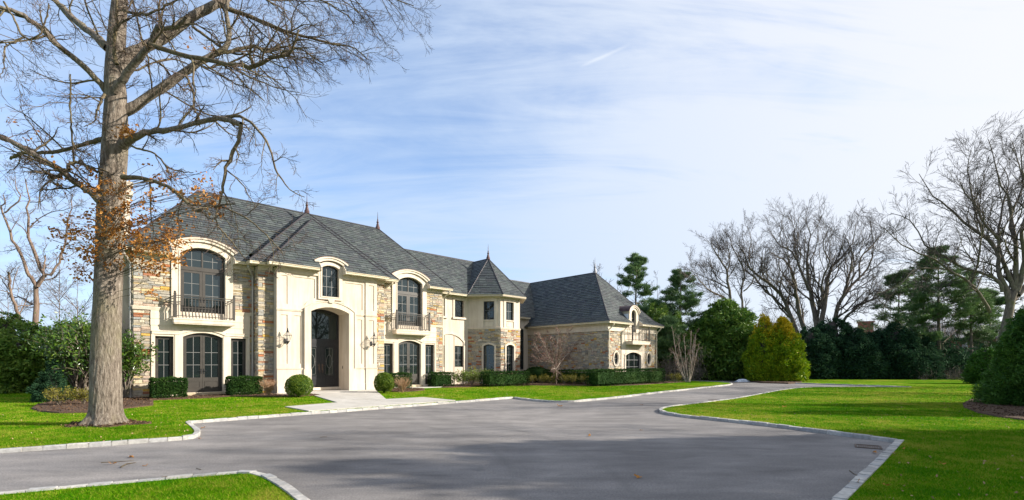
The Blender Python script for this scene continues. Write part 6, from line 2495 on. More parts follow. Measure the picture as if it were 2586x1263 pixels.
# whip like shoots along the trunk
TPm = resample([opt(a, b) for a, b, c in TR], 40)
TRm = np.interp(np.linspace(0, 1, 40), np.linspace(0, 1, len(TR)), [c * OAKD / FPX for a, b, c in TR])
S.append(grow(TPm[None], TRm[None] * 0.75, 26, 0, 1.35, 0.13, (0, 0, 0.02), 9, 0.03, 0.40, g8, 0.3, lfix=1.4, rmin=0.006))
SP = np.concatenate([a for a, b in S])
SR = np.concatenate([b for a, b in S])
SR = np.minimum(SR, 0.024)
A.tubes(SP, SR, 4)
A.build('branchwork', MAT['oaklimb'], oak, kind='stuff')
A = Acc()
TP, TRr = grow(SP, SR, 7, 0.46, 0.72, 0.17, (0.01, 0, -0.02), 7, 0.55, 0.10, g8, 0.35, rmin=0.0036, lmin=0.25)
A.tubes(TP, TRr, 3)
UP, UR = grow(TP, TRr, 4, 0.55, 0.65, 0.20, (0, 0, -0.01), 4, 0.7, 0.2, g8, 0.5, rmin=0.0029, lmin=0.12)
A.tubes(UP, UR, 3)
Q = g8.permutation(len(UP))[: int(len(UP) * 0.35)]
WP, WR = grow(UP[Q], UR[Q], 2, 0.6, 0.6, 0.2, (0, 0, 0), 3, 0.8, 0.3, g8, 0.6, rmin=0.0026, lmin=0.08)
A.tubes(WP, WR, 3)
A.build('twig_mass', MAT['twig'], oak, kind='stuff', smooth=False)


def oak_leaf_cloud(centres, per, sx, sz, size=0.085):
    P = []
    for (px, py, dd, rad, cnt) in centres:
        c = np.array(opt(px, py, dd))
        r_ = rad * OAKD / FPX
        m = int(cnt)
        k = max(3, m // 9)
        cc = c + g8.normal(size=(k, 3)) * np.array([r_ * sx, r_ * 0.8, r_ * sz]) * 0.55
        j = g8.integers(0, k, m)
        P.append(cc[j] + g8.normal(size=(m, 3)) * 0.06)
    return np.concatenate(P)


cl = [(270, 590, -0.5, 45, 190), (210, 600, -0.4, 45, 200), (340, 600, -0.4, 55, 300), (385, 625, -0.6, 55, 330), (430, 605, -0.8, 48, 230), (310, 645, -0.6, 45, 160),
      (240, 650, -0.3, 30, 130), (200, 680, -0.2, 25, 90), (170, 590, -0.2, 30, 80), (400, 670, -0.6, 40, 170), (440, 650, -0.7, 28, 80), (275, 500, -0.55, 45, 110), (240, 465, -0.4, 22, 90),
      (330, 520, -0.4, 35, 130), (300, 470, -0.5, 25, 90), (400, 470, -0.8, 40, 110), (470, 480, -0.9, 50, 120), (545, 530, -1.2, 22, 60), (550, 500, -1.2, 12, 30), (350, 560, -0.5, 30, 110),
      (280, 545, -0.5, 40, 80), (450, 560, -0.8, 30, 40), (190, 440, -0.4, 40, 60), (60, 350, -0.5, 40, 30), (165, 640, 0, 20, 40), (380, 730, -0.5, 20, 30), (250, 560, -0.5, 35, 60), (225, 700, -0.2, 15, 25),
      (325, 335, -0.42, 15, 150), (500, 120, 0.2, 30, 20), (210, 565, -0.3, 40, 120), (300, 600, -0.5, 40, 90), (420, 560, -0.7, 50, 90), (500, 500, -1.0, 40, 60), (130, 560, -0.2, 40, 40)]
lp = oak_leaf_cloud(cl, 0, 1.0, 0.8)
V = leaves(lp, 0.080, None, 0.62, 1.0, g8)
lo_ = npmesh('dry_leaves', V.reshape(-1, 3), np.arange(4 * len(V)).reshape(-1, 4), MAT['oakleaf'], oak, kind='stuff')
# small spray twigs carrying those leaves
A = Acc()
i = g8.choice(len(lp), 150, replace=False)
st = lp[i]
base = TPm[np.clip(np.searchsorted(TPm[:, 2], st[:, 2]) - 1, 0, 39)]
PP = np.stack([base * (1 - t) + st * t + np.array([0, 0, 0.05 * sin(t * pi)]) for t in (0, 0.25, 0.5, 0.75, 1.0)], 1)
PP[:, 1:] += g8.normal(size=PP[:, 1:].shape) * 0.03
A.tubes(PP, np.full(PP.shape[:2], 0.006), 3)
A.build('leaf_shoots', MAT['oaklimb'], oak, kind='stuff')


# ---- generic bare tree from hand drawn stems
def bare_tree(name, label, D, stems, scale, mats, fam_, seed, base=None, cat='tree', group=None, dd=None, off_=(0, 0), kk=8):
    """stems: list of (pixel points, radii in pixels)"""
    g = np.random.default_rng(seed)
    b0 = stems[0][0][0] if base is None else base
    x0 = (b0[0] - CXP) / FPX * D
    root = empty(name, (x0, D, 0.07))
    tag(root, label, cat, group)
    Ps, Rs = [], []
    for j, (L, rad) in enumerate(stems):
        m = len(L)
        ddj = (dd[j] if dd else g.uniform(-0.09, 0.09) * D)
        pts = []
        for i, (px, py) in enumerate(L):
            p = ppt(px, py, D + ddj * (i / max(1, m - 1)))
            pts.append((p.x - x0, p.y - D, p.z - 0.07))
        N_ = 16
        P = resample(pts, N_)
        P[1:-1] += g.normal(size=(N_ - 2, 3)) * min(0.00105 * D, 0.15 * rad[0] * D / FPX)
        R = np.interp(np.linspace(0, 1, N_), np.linspace(0, 1, len(rad)), rad) * D / FPX * 0.52
        A = Acc()
        A.tubes(P[None], R[None], kk)
        A.build('trunk' if j == 0 else 'limb', MAT[mats[0]], root)
        Ps.append(P)
        Rs.append(R)
    P, R = np.array(Ps), np.array(Rs)
    A = Acc()
    cur = (P, R)
    for q, (m, lr, an, wig, trop, n2, rr, tmin, lfix, rmin) in enumerate(fam_):
        C, Rr = grow(cur[0], cur[1], m, lr, an, wig, trop, n2, rr, tmin, g, 0.35, lfix=lfix, rmin=rmin)
        A.tubes(C, Rr, 4 if q == 0 else 3)
        cur = (C, Rr)
        if q == 0:
            A.build('branchwork', MAT[mats[0]], root, kind='stuff')
            A = Acc()
    A.build('twig_mass', MAT[mats[1]], root, kind='stuff', smooth=False)
    return root


# left: old leaning tree with wavy limbs above the evergreen hedge
c7 = lambda L: [(x / 1.898, 600 + y / 1.898) for x, y in L]
c6 = lambda L: [(x / 3.932, 380 + y / 3.932) for x, y in L]
FL = [(7, 0, 0.9, 0.22, (0, 0, 0.06), 8, 0.45, 0.3, 2.0, 0.008), (6, 0.5, 0.8, 0.25, (0, 0, 0.05), 6, 0.55, 0.2, None, 0.006), (4, 0.5, 0.7, 0.25, (0, 0, 0.03), 5, 0.6, 0.2, None, 0.005)]
bare_tree('bare_tree', 'bare tree with thick twisting reddish limbs above the left evergreens', 30.0,
          [([(88, 945), (90, 900)] + c7([(160, 480), (168, 430), (178, 330), (178, 235)]) + c6([(440, 1240), (400, 1180), (350, 1020), (290, 860), (275, 740), (290, 650), (260, 570), (300, 490), (270, 400), (250, 280)]), [15, 14, 12, 10, 8, 6.5, 5, 4, 3, 2]),
           (c7([(178, 240), (150, 190)]) + c6([(290, 1250), (240, 1120), (180, 980), (110, 870), (70, 700), (10, 570), (60, 520), (30, 440)]), [8, 8, 6.5, 6, 5, 4, 3, 2]),
           (c6([(50, 620), (130, 545), (190, 500), (205, 450), (165, 390), (150, 250)]), [3.5, 3.2, 3, 2.5, 2, 1.2]),
           (c7([(180, 235), (215, 185), (250, 175)]) + c6([(560, 1150), (600, 1080), (650, 900), (670, 760), (690, 640), (710, 560), (720, 430)]), [8, 6, 5.5, 5, 4, 3.2, 2.4, 1.5]),
           (c6([(300, 760), (400, 670), (520, 610), (640, 590), (780, 540)]), [2.5, 2.2, 2, 1.6, 1]),
           (c6([(300, 515), (400, 510), (440, 470), (500, 400)]), [2.2, 2, 1.6, 1]),
           (c6([(430, 1240), (440, 1150), (450, 1040)]), [4, 3.5, 3]),
           (c7([(120, 470), (112, 440), (90, 370), (60, 300), (45, 230), (40, 165)]), [9, 8, 7, 6, 5, 4.5]),
           (c7([(155, 320), (120, 300), (90, 285), (55, 290), (30, 250)]), [4, 3.5, 3, 2.4, 1.5]),
           (c7([(40, 250), (15, 210), (0, 180)]), [2.6, 2, 1.6])], 1, ('redbark', 'darktwig'), FL, 301, dd=[0.4, -0.5, 0.2, 0.8, 0.3, -0.4, 0.2, -1.2, 0.4, -0.3], base=(88, 945))

GENB = [(6, 0, 0.75, 0.12, (0, 0, 0.12), 8, 0.5, 0.3, None, 0.010), (6, 0.5, 0.7, 0.14, (0, 0, 0.10), 6, 0.55, 0.15, None, 0.009), (4, 0.5, 0.6, 0.16, (0, 0, 0.05), 5, 0.7, 0.2, None, 0.008)]
c2_ = lambda L: [(1700 + x / 3.145, 500 + y / 3.145) for x, y in L]
c3_ = lambda L: [(2150 + x / 2.516, 300 + y / 2.516) for x, y in L]


def genb(l1, m1=9, m2=8, m3=5, rm=0.009, trop=0.10, an=0.75):
    m1, m3 = m1 + 4, m3 + 1
    return [(m1, 0, an, 0.12, (0, 0, trop), 8, 0.5, 0.18, l1, rm * 1.3), (m2, 0.5, 0.65, 0.14, (0, 0, trop * 0.7), 6, 0.6, 0.12, None, rm), (m3, 0.55, 0.6, 0.16, (0, 0, 0.04), 3, 0.75, 0.2, None, rm * 0.9)]


big = [(c2_([(1120, 1420), (1130, 1200), (1140, 1050), (1110, 850), (1080, 720), (1060, 560), (1070, 400), (1085, 290), (1050, 180)]), [20, 17, 14, 11, 9, 6, 4, 2.5, 1.5]),
       (c2_([(1110, 1420), (1060, 1130), (1000, 900), (980, 780), (960, 650), (905, 520), (840, 470), (770, 430)]), [13, 11, 9, 7.5, 6, 4, 2.5, 1.2]),
       (c2_([(1070, 1400), (980, 1080), (930, 930), (870, 790), (780, 690), (690, 630), (600, 540), (560, 440), (500, 350)]), [12, 10, 9, 8, 7, 5.5, 4, 2.5, 1.3]),
       (c2_([(930, 930), (830, 820), (740, 740), (650, 640), (560, 560), (520, 480)]), [6, 5.5, 5, 4, 2.5, 1.2]),
       (c2_([(1090, 740), (1030, 620), (985, 500), (920, 410), (840, 370), (780, 280)]), [7, 6, 5, 4, 2.5, 1.2]),
       (c2_([(985, 500), (960, 380), (960, 250), (920, 150)]), [4, 3, 2.2, 1.2]),
       (c2_([(1150, 1420), (1170, 1000), (1200, 850), (1220, 680), (1250, 560), (1350, 460), (1420, 370), (1450, 200)]), [15, 12, 10, 8, 6, 4.5, 3, 1.3]),
       (c2_([(1190, 1400), (1260, 1080), (1290, 930), (1330, 820), (1400, 720), (1470, 640), (1560, 540), (1590, 350), (1560, 180)]), [14, 12, 10, 8.5, 7, 5.5, 4, 2.5, 1.2]),
       (c2_([(1330, 820), (1380, 680), (1420, 540), (1410, 400), (1360, 280)]), [6, 5, 4, 2.5, 1.2]),
       (c2_([(1260, 1050), (1370, 950), (1470, 860), (1600, 800), (1720, 720)]), [7, 6, 5, 3.5, 1.5]),
       (c2_([(1180, 850), (1180, 700), (1210, 600), (1240, 500), (1190, 380), (1230, 250)]), [5, 4.5, 4, 3, 2, 1]),
       (c2_([(980, 800), (900, 740), (860, 680), (780, 640), (690, 540)]), [4, 3.5, 3, 2, 1]),
       (c2_([(1110, 700), (1120, 600), (1090, 500), (1140, 380), (1150, 200)]), [4, 3.5, 3, 2, 1]),
       (c2_([(1480, 640), (1490, 480), (1580, 380), (1680, 260)]), [4, 3.5, 2.5, 1])]
bare_tree('bare_tree', 'widest bare tree with many stems behind the dark evergreens', 56.0, big, 1, ('greybark', 'darktwig'), genb(4.6, 9, 9, 5, 0.0095, 0.08), 302, base=(2058, 950))
t2 = [([(1872, 950), (1872, 830)] + c2_([(540, 980), (480, 850), (440, 700), (430, 600), (380, 500), (320, 420), (300, 340)]), [9, 8, 7, 6, 5, 4, 2.8, 1.5]),
      (c2_([(540, 980), (552, 850), (545, 720), (565, 600), (520, 480), (470, 400), (450, 300)]), [6, 5, 4.5, 4, 3, 2, 1]),
      (c2_([(500, 880), (400, 790), (300, 740), (220, 670), (150, 580)]), [4.5, 4, 3, 2, 1]),
      (c2_([(440, 720), (370, 680), (280, 640), (190, 600)]), [3.5, 3, 2, 1]),
      (c2_([(430, 600), (450, 480), (420, 350)]), [3.5, 2.5, 1]),
      (c2_([(560, 740), (620, 680), (640, 600), (600, 480), (620, 330), (590, 230)]), [3.5, 3, 2.6, 2.2, 1.6, 1])]
bare_tree('bare_tree', 'slender bare tree left of the widest one, pale lower trunk', 52.0, t2, 1, ('greybark', 'darktwig'), genb(3.4, 10, 8, 6, 0.0082, 0.08), 303, base=(1872, 950))
t3 = [([(2535, 960), (2530, 880)] + c3_([(1000, 1230), (1020, 1130), (1050, 1060), (1050, 850), (1020, 650), (1000, 520), (950, 420), (900, 250), (870, 130)]), [24, 21, 18, 15, 12, 9, 7, 5, 3.5, 2.2, 1.4]),
      (c3_([(1010, 1200), (980, 1080), (930, 950), (930, 850), (860, 760), (700, 640), (600, 550), (520, 480), (430, 350)]), [13, 11, 9, 8, 7, 5.5, 4, 2.6, 1.3]),
      (c3_([(940, 850), (930, 760), (830, 650), (800, 560), (720, 470), (690, 380)]), [6, 5.5, 5, 4, 2.6, 1.3]),
      (c3_([(960, 1100), (930, 1030), (830, 980), (700, 940), (600, 880), (480, 820), (380, 650), (250, 600)]), [8, 7, 6, 5, 4.5, 3.5, 2.4, 1.2]),
      (c3_([(880, 1230), (840, 1150), (760, 1050), (620, 960), (500, 880), (400, 840), (270, 760), (200, 690)]), [8, 7, 6, 5, 4, 3.2, 2.2, 1.1]),
      (c3_([(760, 1040), (800, 920), (820, 790), (840, 660), (860, 560)]), [5, 4.5, 3.5, 2.4, 1.2]),
      (c3_([(1040, 1100), (960, 900), (940, 760), (960, 560), (1000, 400), (930, 270)]), [10, 8, 6, 4, 2.4, 1.2]),
      (c3_([(1050, 1100), (1100, 900), (1080, 700), (1150, 500), (1090, 330), (1080, 150)]), [12, 9, 7, 5, 3, 1.4]),
      (c3_([(1060, 1120), (1180, 980), (1300, 800), (1400, 560), (1450, 360)]), [12, 10, 8, 5, 2]),
      (c3_([(1030, 760), (1010, 620), (1090, 440), (1060, 280), (1010, 150)]), [7, 5.5, 4, 2.6, 1.3]),
      (c3_([(840, 740), (780, 560), (740, 330), (760, 200)]), [4.5, 3.5, 2.2, 1.2]),
      (c3_([(620, 960), (520, 950), (400, 960), (300, 1060), (160, 1110)]), [3.5, 3, 2.5, 2, 1.2])]
bare_tree('bare_tree', 'giant bare tree rising at the right edge behind the spruce', 42.0, t3, 1, ('greybark', 'darktwig'), genb(3.7, 11, 9, 5, 0.0082, 0.03, 0.65), 304, base=(2535, 960), dd=[0, 1.5, -2, 1.5, -2.5, -3, 2, -1.5, 1, 3, -1, -3])

# multi stemmed pale small tree beyond the hedge end
st = []
for (tx, ty, bx) in ((1698, 830, 1733), (1712, 845, 1735), (1728, 850, 1737), (1745, 835, 1739), (1752, 860, 1741), (1765, 880, 1742), (1690, 900, 1732), (1757, 842, 1740)):
    st.append(([(bx, 965), (bx + (tx - bx) * 0.4, 930), (bx + (tx - bx) * 0.75, 890), (tx, ty)], [2.0, 1.7, 1.4, 0.8]))
bare_tree('small_tree', 'small pale many-stemmed bare tree beyond the end of the long hedge', 36.5, st, 1, ('palebark', 'mapletwig'), [(14, 0, 0.6, 0.12, (0, 0, 0.10), 5, 0.5, 0.2, 0.7, 0.007), (5, 0.5, 0.6, 0.15, (0, 0, 0.05), 4, 0.7, 0.2, None, 0.006)], 305, base=(1736, 965))
# small maple in front of the shaded wall
st = [([(1403, 972), (1403, 945), (1402, 930)], [4.5, 3.8, 3.6])]
for (a, b) in ((1345, 868), (1362, 845), (1385, 835), (1410, 838), (1435, 840), (1455, 862), (1350, 900), (1440, 885), (1375, 870), (1420, 862), (1396, 850)):
    st.append(([(1402, 935), (1402 + (a - 1402) * 0.25, 915), (1402 + (a - 1402) * 0.65, 935 + (b - 935) * 0.62), (a, b)], [2.2, 1.8, 1.2, 0.7]))
bare_tree('small_tree', 'small bare maple with a rounded reddish crown before the shaded wall', 35.5, st, 1, ('palebark', 'mapletwig'), [(13, 0, 0.6, 0.14, (0, 0, 0.03), 6, 0.6, 0.20, 0.8, 0.007), (8, 0.5, 0.6, 0.18, (0, 0, 0.0), 5, 0.7, 0.12, None, 0.006), (4, 0.55, 0.6, 0.2, (0, 0, 0), 4, 0.8, 0.2, None, 0.0055)], 306, base=(1403, 972))


def simple_bare(px, D, hpx, lab, seed, mats=('greybark', 'darktwig'), lean=0, w=1.0, n=6, grp=None):
    g = np.random.default_rng(seed)
    top = hpx
    bot = HOR + (EYE - 0.07) / D * FPX
    S_ = [([(px, bot), (px + lean * 0.3, (bot + top) / 2 + 20), (px + lean, top)], [3.2 * 55 / D * w, 2.2 * 55 / D * w, 0.6])]
    for i in range(n):
        f = g.uniform(0.25, 0.7)
        y0 = bot + (top - bot) * f
        sx = g.choice((-1, 1)) * g.uniform(0.25, 0.55) * (bot - top) * 0.6
        S_.append(([(px + lean * f, y0), (px + lean * f + sx * 0.5, y0 - (bot - top) * 0.14), (px + lean * f + sx, y0 - (bot - top) * g.uniform(0.25, 0.4))], [1.8 * 55 / D * w, 1.3 * 55 / D * w, 0.5]))
    hm = (bot - top) * D / FPX
    bare_tree('bare_tree', lab, D, S_, 1, mats, [(8, 0, 0.7, 0.15, (0, 0, 0.08), 7, 0.5, 0.3, hm * 0.17, 0.0002 * D), (5, 0.55, 0.65, 0.17, (0, 0, 0.05), 5, 0.6, 0.2, None, 0.00018 * D), (3, 0.6, 0.6, 0.17, (0, 0, 0.05), 4, 0.7, 0.2, None, 0.00016 * D)], seed, base=(px, bot), group=grp, kk=5)


simple_bare(1560, 74, 690, 'faint bare tree behind the roof of the front wing', 401)
simple_bare(1660, 78, 700, 'faint bare tree between the tall pine and the next pine', 402)
simple_bare(1975, 72, 730, 'bare tree in the gap above the golden cypresses', 403)
simple_bare(2250, 66, 700, 'bare tree behind the brick chimney', 405)
simple_bare(150, 44, 650, 'thin bare tree behind the hedge just left of the oak', 406, mats=('redbark', 'darktwig'), w=0.7)
simple_bare(195, 40, 690, 'short thin bare tree close to the left side of the oak', 407, mats=('redbark', 'darktwig'), w=0.7)
simple_bare(20, 46, 700, 'thin bare tree at the left edge behind the hedge', 408, mats=('redbark', 'darktwig'), w=0.7)
simple_bare(2420, 60, 640, 'bare tree behind the pines at the right', 409)
simple_bare(2380, 52, 760, 'small bare tree among the pine trunks', 410, w=0.7)


# ---- evergreen masses
def clumps_crown(centres, rad, per, leaf, aspect, g, out, droop=0.0, spread=0.8, flat_=1.0, outw=0.8):
    """leaf quads around clump centres; out = outward unit vectors"""
    n = len(centres) * per
    i = np.repeat(np.arange(len(centres)), per)
    d = unit(g.normal(size=(n, 3)) + out[i] * 0.55)
    d[:, 2] *= flat_
    r_ = rad[i] * g.uniform(0.55, 1.05, n)
    p = centres[i] + d * r_[:, None]
    return leaves(p, leaf * 1.12, (d * 0.5 + out[i]) * outw, aspect * 1.15, spread, g, droop, tri=True)


def conifer(name, label, px, D, base_w, height, prof, ncl, per, leaf, mat, seed, clr=0.45, cat='evergreen', group=None, droop=0.25, aspect=0.32, trunk=True, loc=None, squash=1.0, tipmat=None, tipz=0.6, corew=0.34):
    g = np.random.default_rng(seed)
    x = (px - CXP) / FPX * D if loc is None else loc[0]
    yy_ = D if loc is None else loc[1]
    root = empty(name, (x, yy_, 0.07))
    tag(root, label, cat, group)
    ncl, per = int(ncl * 0.75), int(per * 1.6)
    z = height * (1 - (1 - g.uniform(0, 1, ncl)) ** 0.6)
    u = z / height
    rr_ = np.interp(u, [p_[0] for p_ in prof], [p_[1] for p_ in prof]) * base_w / 2
    th = g.uniform(0, 2 * pi, ncl)
    lump = 1 + 0.10 * np.sin(th * 3 + z * 1.7 + seed) + 0.08 * np.sin(th * 7 - z * 2.9)
    rad_ = rr_ * lump * (1 - 0.5 * g.uniform(0, 1, ncl) ** 2.2) * g.uniform(0.92, 1.04, ncl)
    c = np.stack([np.cos(th) * rad_, np.sin(th) * rad_ * squash, z], 1)
    out = unit(np.stack([np.cos(th), np.sin(th), np.full(ncl, 0.35) + (u > 0.9) * 1.2], 1))
    V = clumps_crown(c, clr * g.uniform(0.7, 1.35, ncl) * (0.55 + 0.55 * (1 - u)), per, leaf, aspect, g, out, droop)
    if tipmat:
        up = V.mean(1)[:, 2] / height + 0.10 * np.sin(np.arctan2(V.mean(1)[:, 1], V.mean(1)[:, 0]) * 3) + g.normal(size=len(V)) * 0.09
        mi = (up > tipz).astype(np.int32)
        npmesh('crown', V.reshape(-1, 3), np.arange(3 * len(V)).reshape(-1, 3), [MAT[mat], MAT[tipmat]], root, midx=mi)
    else:
        npmesh('crown', V.reshape(-1, 3), np.arange(3 * len(V)).reshape(-1, 3), MAT[mat], root)
    mb = MB()
    hs_ = np.linspace(0.02, 0.93, 10)
    mb.lathe([(max(0.03, float(np.interp(h_, [p_[0] for p_ in prof], [p_[1] for p_ in prof])) * base_w / 2 * corew * min(1, squash + 0.1)), float(h_) * height) for h_ in hs_], (0, 0, 0), 12)
    mb.build('crown_shade_core', MAT['darktwig'], root)  # solid dark body; the shade between the boughs is put into its colour
    if trunk:
        mb = MB()
        mb.tube([(0, 0, -0.1), (0, 0, height * 0.3)], 0.05 + 0.012 * height, 8)
        mb.build('trunk', MAT['greybark'], root)
    return root


ROUND = [(0, 0.78), (0.12, 0.95), (0.35, 1.0), (0.6, 0.86), (0.8, 0.60), (0.93, 0.30), (1, 0.05)]
CONE = [(0, 0.95), (0.1, 1.0), (0.3, 0.86), (0.5, 0.64), (0.7, 0.42), (0.85, 0.22), (1, 0.02)]
MOUND = [(0, 0.9), (0.2, 1.0), (0.5, 0.95), (0.75, 0.72), (0.9, 0.45), (1, 0.1)]
# left: hemlock row
for i, (px, D, w_, h_, lb) in enumerate(((8, 27.5, 4.6, 4.3, 'leftmost hemlock of the left row, cut by the frame'), (70, 26.5, 3.6, 3.6, 'second hemlock of the left row, lower than its neighbours'), (125, 27.5, 3.8, 3.4, 'third hemlock of the left row, behind the magnolia'), (185, 28.5, 3.6, 3.9, 'rightmost hemlock of the left row, against the oak trunk'))):
    conifer('hemlock', lb, px, D, w_, h_, MOUND, 420, 34, 0.20, 'hemlock', 500 + i, 0.50, group='hemlocks behind the left lawn', droop=0.45)
conifer('hemlock', 'hemlock beyond the frame edge at the far left', -120, 28.0, 5.0, 4.2, MOUND, 260, 30, 0.22, 'hemlock', 507, 0.5, group='hemlocks behind the left lawn', droop=0.45)
conifer('dwarf_conifer', 'small dark cone shaped conifer left of the magnolia', 132, 19.6, 1.15, 1.75, CONE, 220, 40, 0.07, 'hemlockdark', 510, 0.16, droop=0.1)
# magnolia
loose_shrub('magnolia', 205, 20.5, (3.1, 2.6, 3.4), 6500, 0.15, 'magnolia', 'glossy leaved magnolia seen on both sides of the oak trunk', cat='shrub', seed=60, stems=34, aspect=0.42, clump=0.10)
loose_shrub('magnolia', 318, 21.2, (1.5, 1.5, 2.9), 3200, 0.15, 'magnolia', 'glossy leaved shrub between the oak trunk and the house corner', cat='shrub', seed=61, stems=18, aspect=0.42, clump=0.10)
# right side, from the garage outward
conifer('arborvitae', 'tall broad dark green evergreen behind the pale many-stemmed tree', 1830, 48.0, 7.4, 7.6, ROUND, 900, 40, 0.34, 'arb', 520, 0.75, droop=0.1)
conifer('arborvitae', 'lower dark green evergreen right of the tall broad one', 1888, 50.0, 4.6, 5.4, ROUND, 500, 34, 0.34, 'arb', 521, 0.7, droop=0.1)
conifer('arborvitae', 'dark green evergreen between the pine and the tall broad one', 1775, 50.0, 4.4, 6.0, ROUND, 420, 34, 0.34, 'arb', 522, 0.7, droop=0.1)
conifer('golden_cypress', 'left golden cypress of the pair beside the driveway', 1930, 42.5, 2.7, 5.75, [(0, 0.86), (0.15, 1.0), (0.4, 0.98), (0.65, 0.72), (0.85, 0.36), (1, 0.04)], 620, 34, 0.20, 'gold', 530, 0.38, droop=-0.35, tipmat='goldtip', tipz=0.78)
conifer('golden_cypress', 'right golden cypress of the pair beside the driveway', 1977, 42.0, 3.05, 5.55, [(0, 0.88), (0.15, 1.0), (0.4, 0.98), (0.65, 0.74), (0.85, 0.38), (1, 0.04)], 700, 34, 0.20, 'gold', 531, 0.38, droop=-0.35, tipmat='goldtip', tipz=0.74)
for i, (px, D, w_, h_, lb) in enumerate(((2045, 49, 4.4, 5.0, 'dark evergreen just right of the golden cypresses'), (2100, 50, 4.8, 6.2, 'tallest peak of the dark evergreen row, under the widest bare tree'), (2150, 49, 4.6, 4.9, 'dark evergreen below the pale gable'), (2205, 50, 4.8, 4.6, 'dark evergreen below the brick chimney'), (2258, 49, 4.6, 5.3, 'dark evergreen right of the brick chimney'), (2305, 49, 4.0, 4.3, 'last dark evergreen of the row, before the pine trunks'))):
    conifer('yew_tree', lb, px, D, w_, h_, MOUND, 520, 44, 0.24, 'hemlockdark', 540 + i, 0.62, group='dark evergreens across the far lawn', droop=0.2)
conifer('spruce', 'big dark green spruce standing in mulch at the right edge', 2622, 17.6, 2.9, 3.9, [(0, 0.88), (0.08, 1.0), (0.3, 0.88), (0.55, 0.70), (0.8, 0.42), (1, 0.03)], 1500, 46, 0.115, 'spruce', 560, 0.26, droop=0.15, aspect=0.22)
conifer('spruce', 'smaller round spruce behind the big one at the right edge', 2490, 37.0, 2.1, 2.7, ROUND, 420, 34, 0.16, 'spruce', 561, 0.32, droop=0.1)


def pine(label, px, D, toppx, wpx, seed, trunk_lo=0.35, nb=46, mat='pine', grp=None, tuft=0.55, lean=0.0, per=46, leaf=0.30):
    g = np.random.default_rng(seed)
    x = (px - CXP) / FPX * D
    H_ = (HOR - toppx) / FPX * D + EYE
    root = empty('pine_tree', (x, D, 0.07))
    tag(root, label, 'tree', grp)
    A = Acc()
    tp = np.array([[lean * (t ** 1.2) + 0.05 * sin(9 * t), 0.05 * cos(7 * t), H_ * t - 0.1] for t in np.linspace(0, 1, 14)])
    A.tubes(tp[None], np.linspace(0.016 * H_, 0.02, 14)[None], 9)
    A.build('trunk', MAT['greybark'], root)
    t = trunk_lo + (1 - trunk_lo) * np.sort(g.uniform(0, 1, nb) ** 0.9)
    th = g.uniform(0, 2 * pi, nb)
    R_ = wpx * D / FPX / 2
    ln = R_ * np.interp(t, [trunk_lo, trunk_lo + 0.15, 0.6, 0.85, 1], [0.75, 1.0, 0.85, 0.55, 0.15]) * g.uniform(0.6, 1.1, nb)
    P = np.empty((nb, 7, 3))
    base_ = np.stack([np.interp(t, np.linspace(0, 1, 14), tp[:, k_]) for k_ in range(3)], 1)
    for k_ in range(7):
        q = k_ / 6
        P[:, k_] = base_ + np.stack([np.cos(th) * ln * q, np.sin(th) * ln * q, ln * (0.10 * q + 0.18 * q * q)], 1) + g.normal(size=(nb, 3)) * 0.05 * (k_ > 0)
    R = np.linspace(1, 0.3, 7)[None, :] * (0.012 * ln + 0.015)[:, None]
    A = Acc()
    A.tubes(P, R, 4)
    C, Cr = grow(P, R, 7, 0.42, 0.8, 0.12, (0, 0, 0.06), 5, 0.5, 0.30, g, rmin=0.012, side=(1, 1, 0.3))
    A.tubes(C, Cr, 3)
    A.build('boughs', MAT['greybark'], root, kind='stuff')
    cen = np.concatenate([C[:, -1], C[:, 3], P[:, -1], P[:, 4]])
    out = unit(cen - base_[np.clip(np.searchsorted(t, np.clip(cen[:, 2] / H_, 0, 1)) - 1, 0, nb - 1)] + np.array([0, 0, 0.4]))
    V = clumps_crown(cen, g.uniform(0.5, 1.1, len(cen)) * tuft * 0.62, int(per * 0.62), leaf * 0.85, 0.11, g, out, -0.15, 0.75, 0.40, 1.0)
    npmesh('crown', V.reshape(-1, 3), np.arange(3 * len(V)).reshape(-1, 3), MAT[mat], root)
    return root


pine('tall hazy pine rising behind the end wall of the front wing', 1606, 62, 642, 130, 601, 0.30, 52, tuft=0.8, per=40, leaf=0.5)
pine('dark layered pine right of the end wall', 1718, 50, 684, 120, 602, 0.22, 54, tuft=0.7, per=40, leaf=0.42)
pine('bushy pine between the tall pine and the layered pine', 1655, 52, 760, 120, 603, 0.10, 60, tuft=0.8, per=40, leaf=0.42)
pine('low pine right behind the end wall downspout', 1690, 46, 800, 90, 609, 0.05, 50, tuft=0.7, per=36, leaf=0.38)
pine('broad pine behind the dark evergreens, left of the pine trunks', 2270, 56, 690, 150, 604, 0.15, 60, tuft=0.8, per=36, leaf=0.45)
pine('tallest pine of the right group, with a bare lower trunk', 2370, 50, 628, 170, 605, 0.33, 60, tuft=0.75, per=40, leaf=0.42)
pine('slender pine with a thin dark trunk', 2333, 49, 720, 90, 606, 0.40, 34, tuft=0.6, per=34, leaf=0.40)
pine('pine left of the big spruce with a forked look', 2452, 50, 690, 110, 607, 0.36, 44, tuft=0.7, per=36, leaf=0.42)
pine('low pine crown behind the round spruce', 2500, 56, 740, 120, 608, 0.25, 44, tuft=0.7, per=34, leaf=0.45)

conifer('hemlock', 'bushy evergreen mass directly behind the end wall of the front wing', 1662, 49.0, 6.4, 7.6, ROUND, 620, 36, 0.26, 'hemlock', 562, 0.6, droop=0.3)
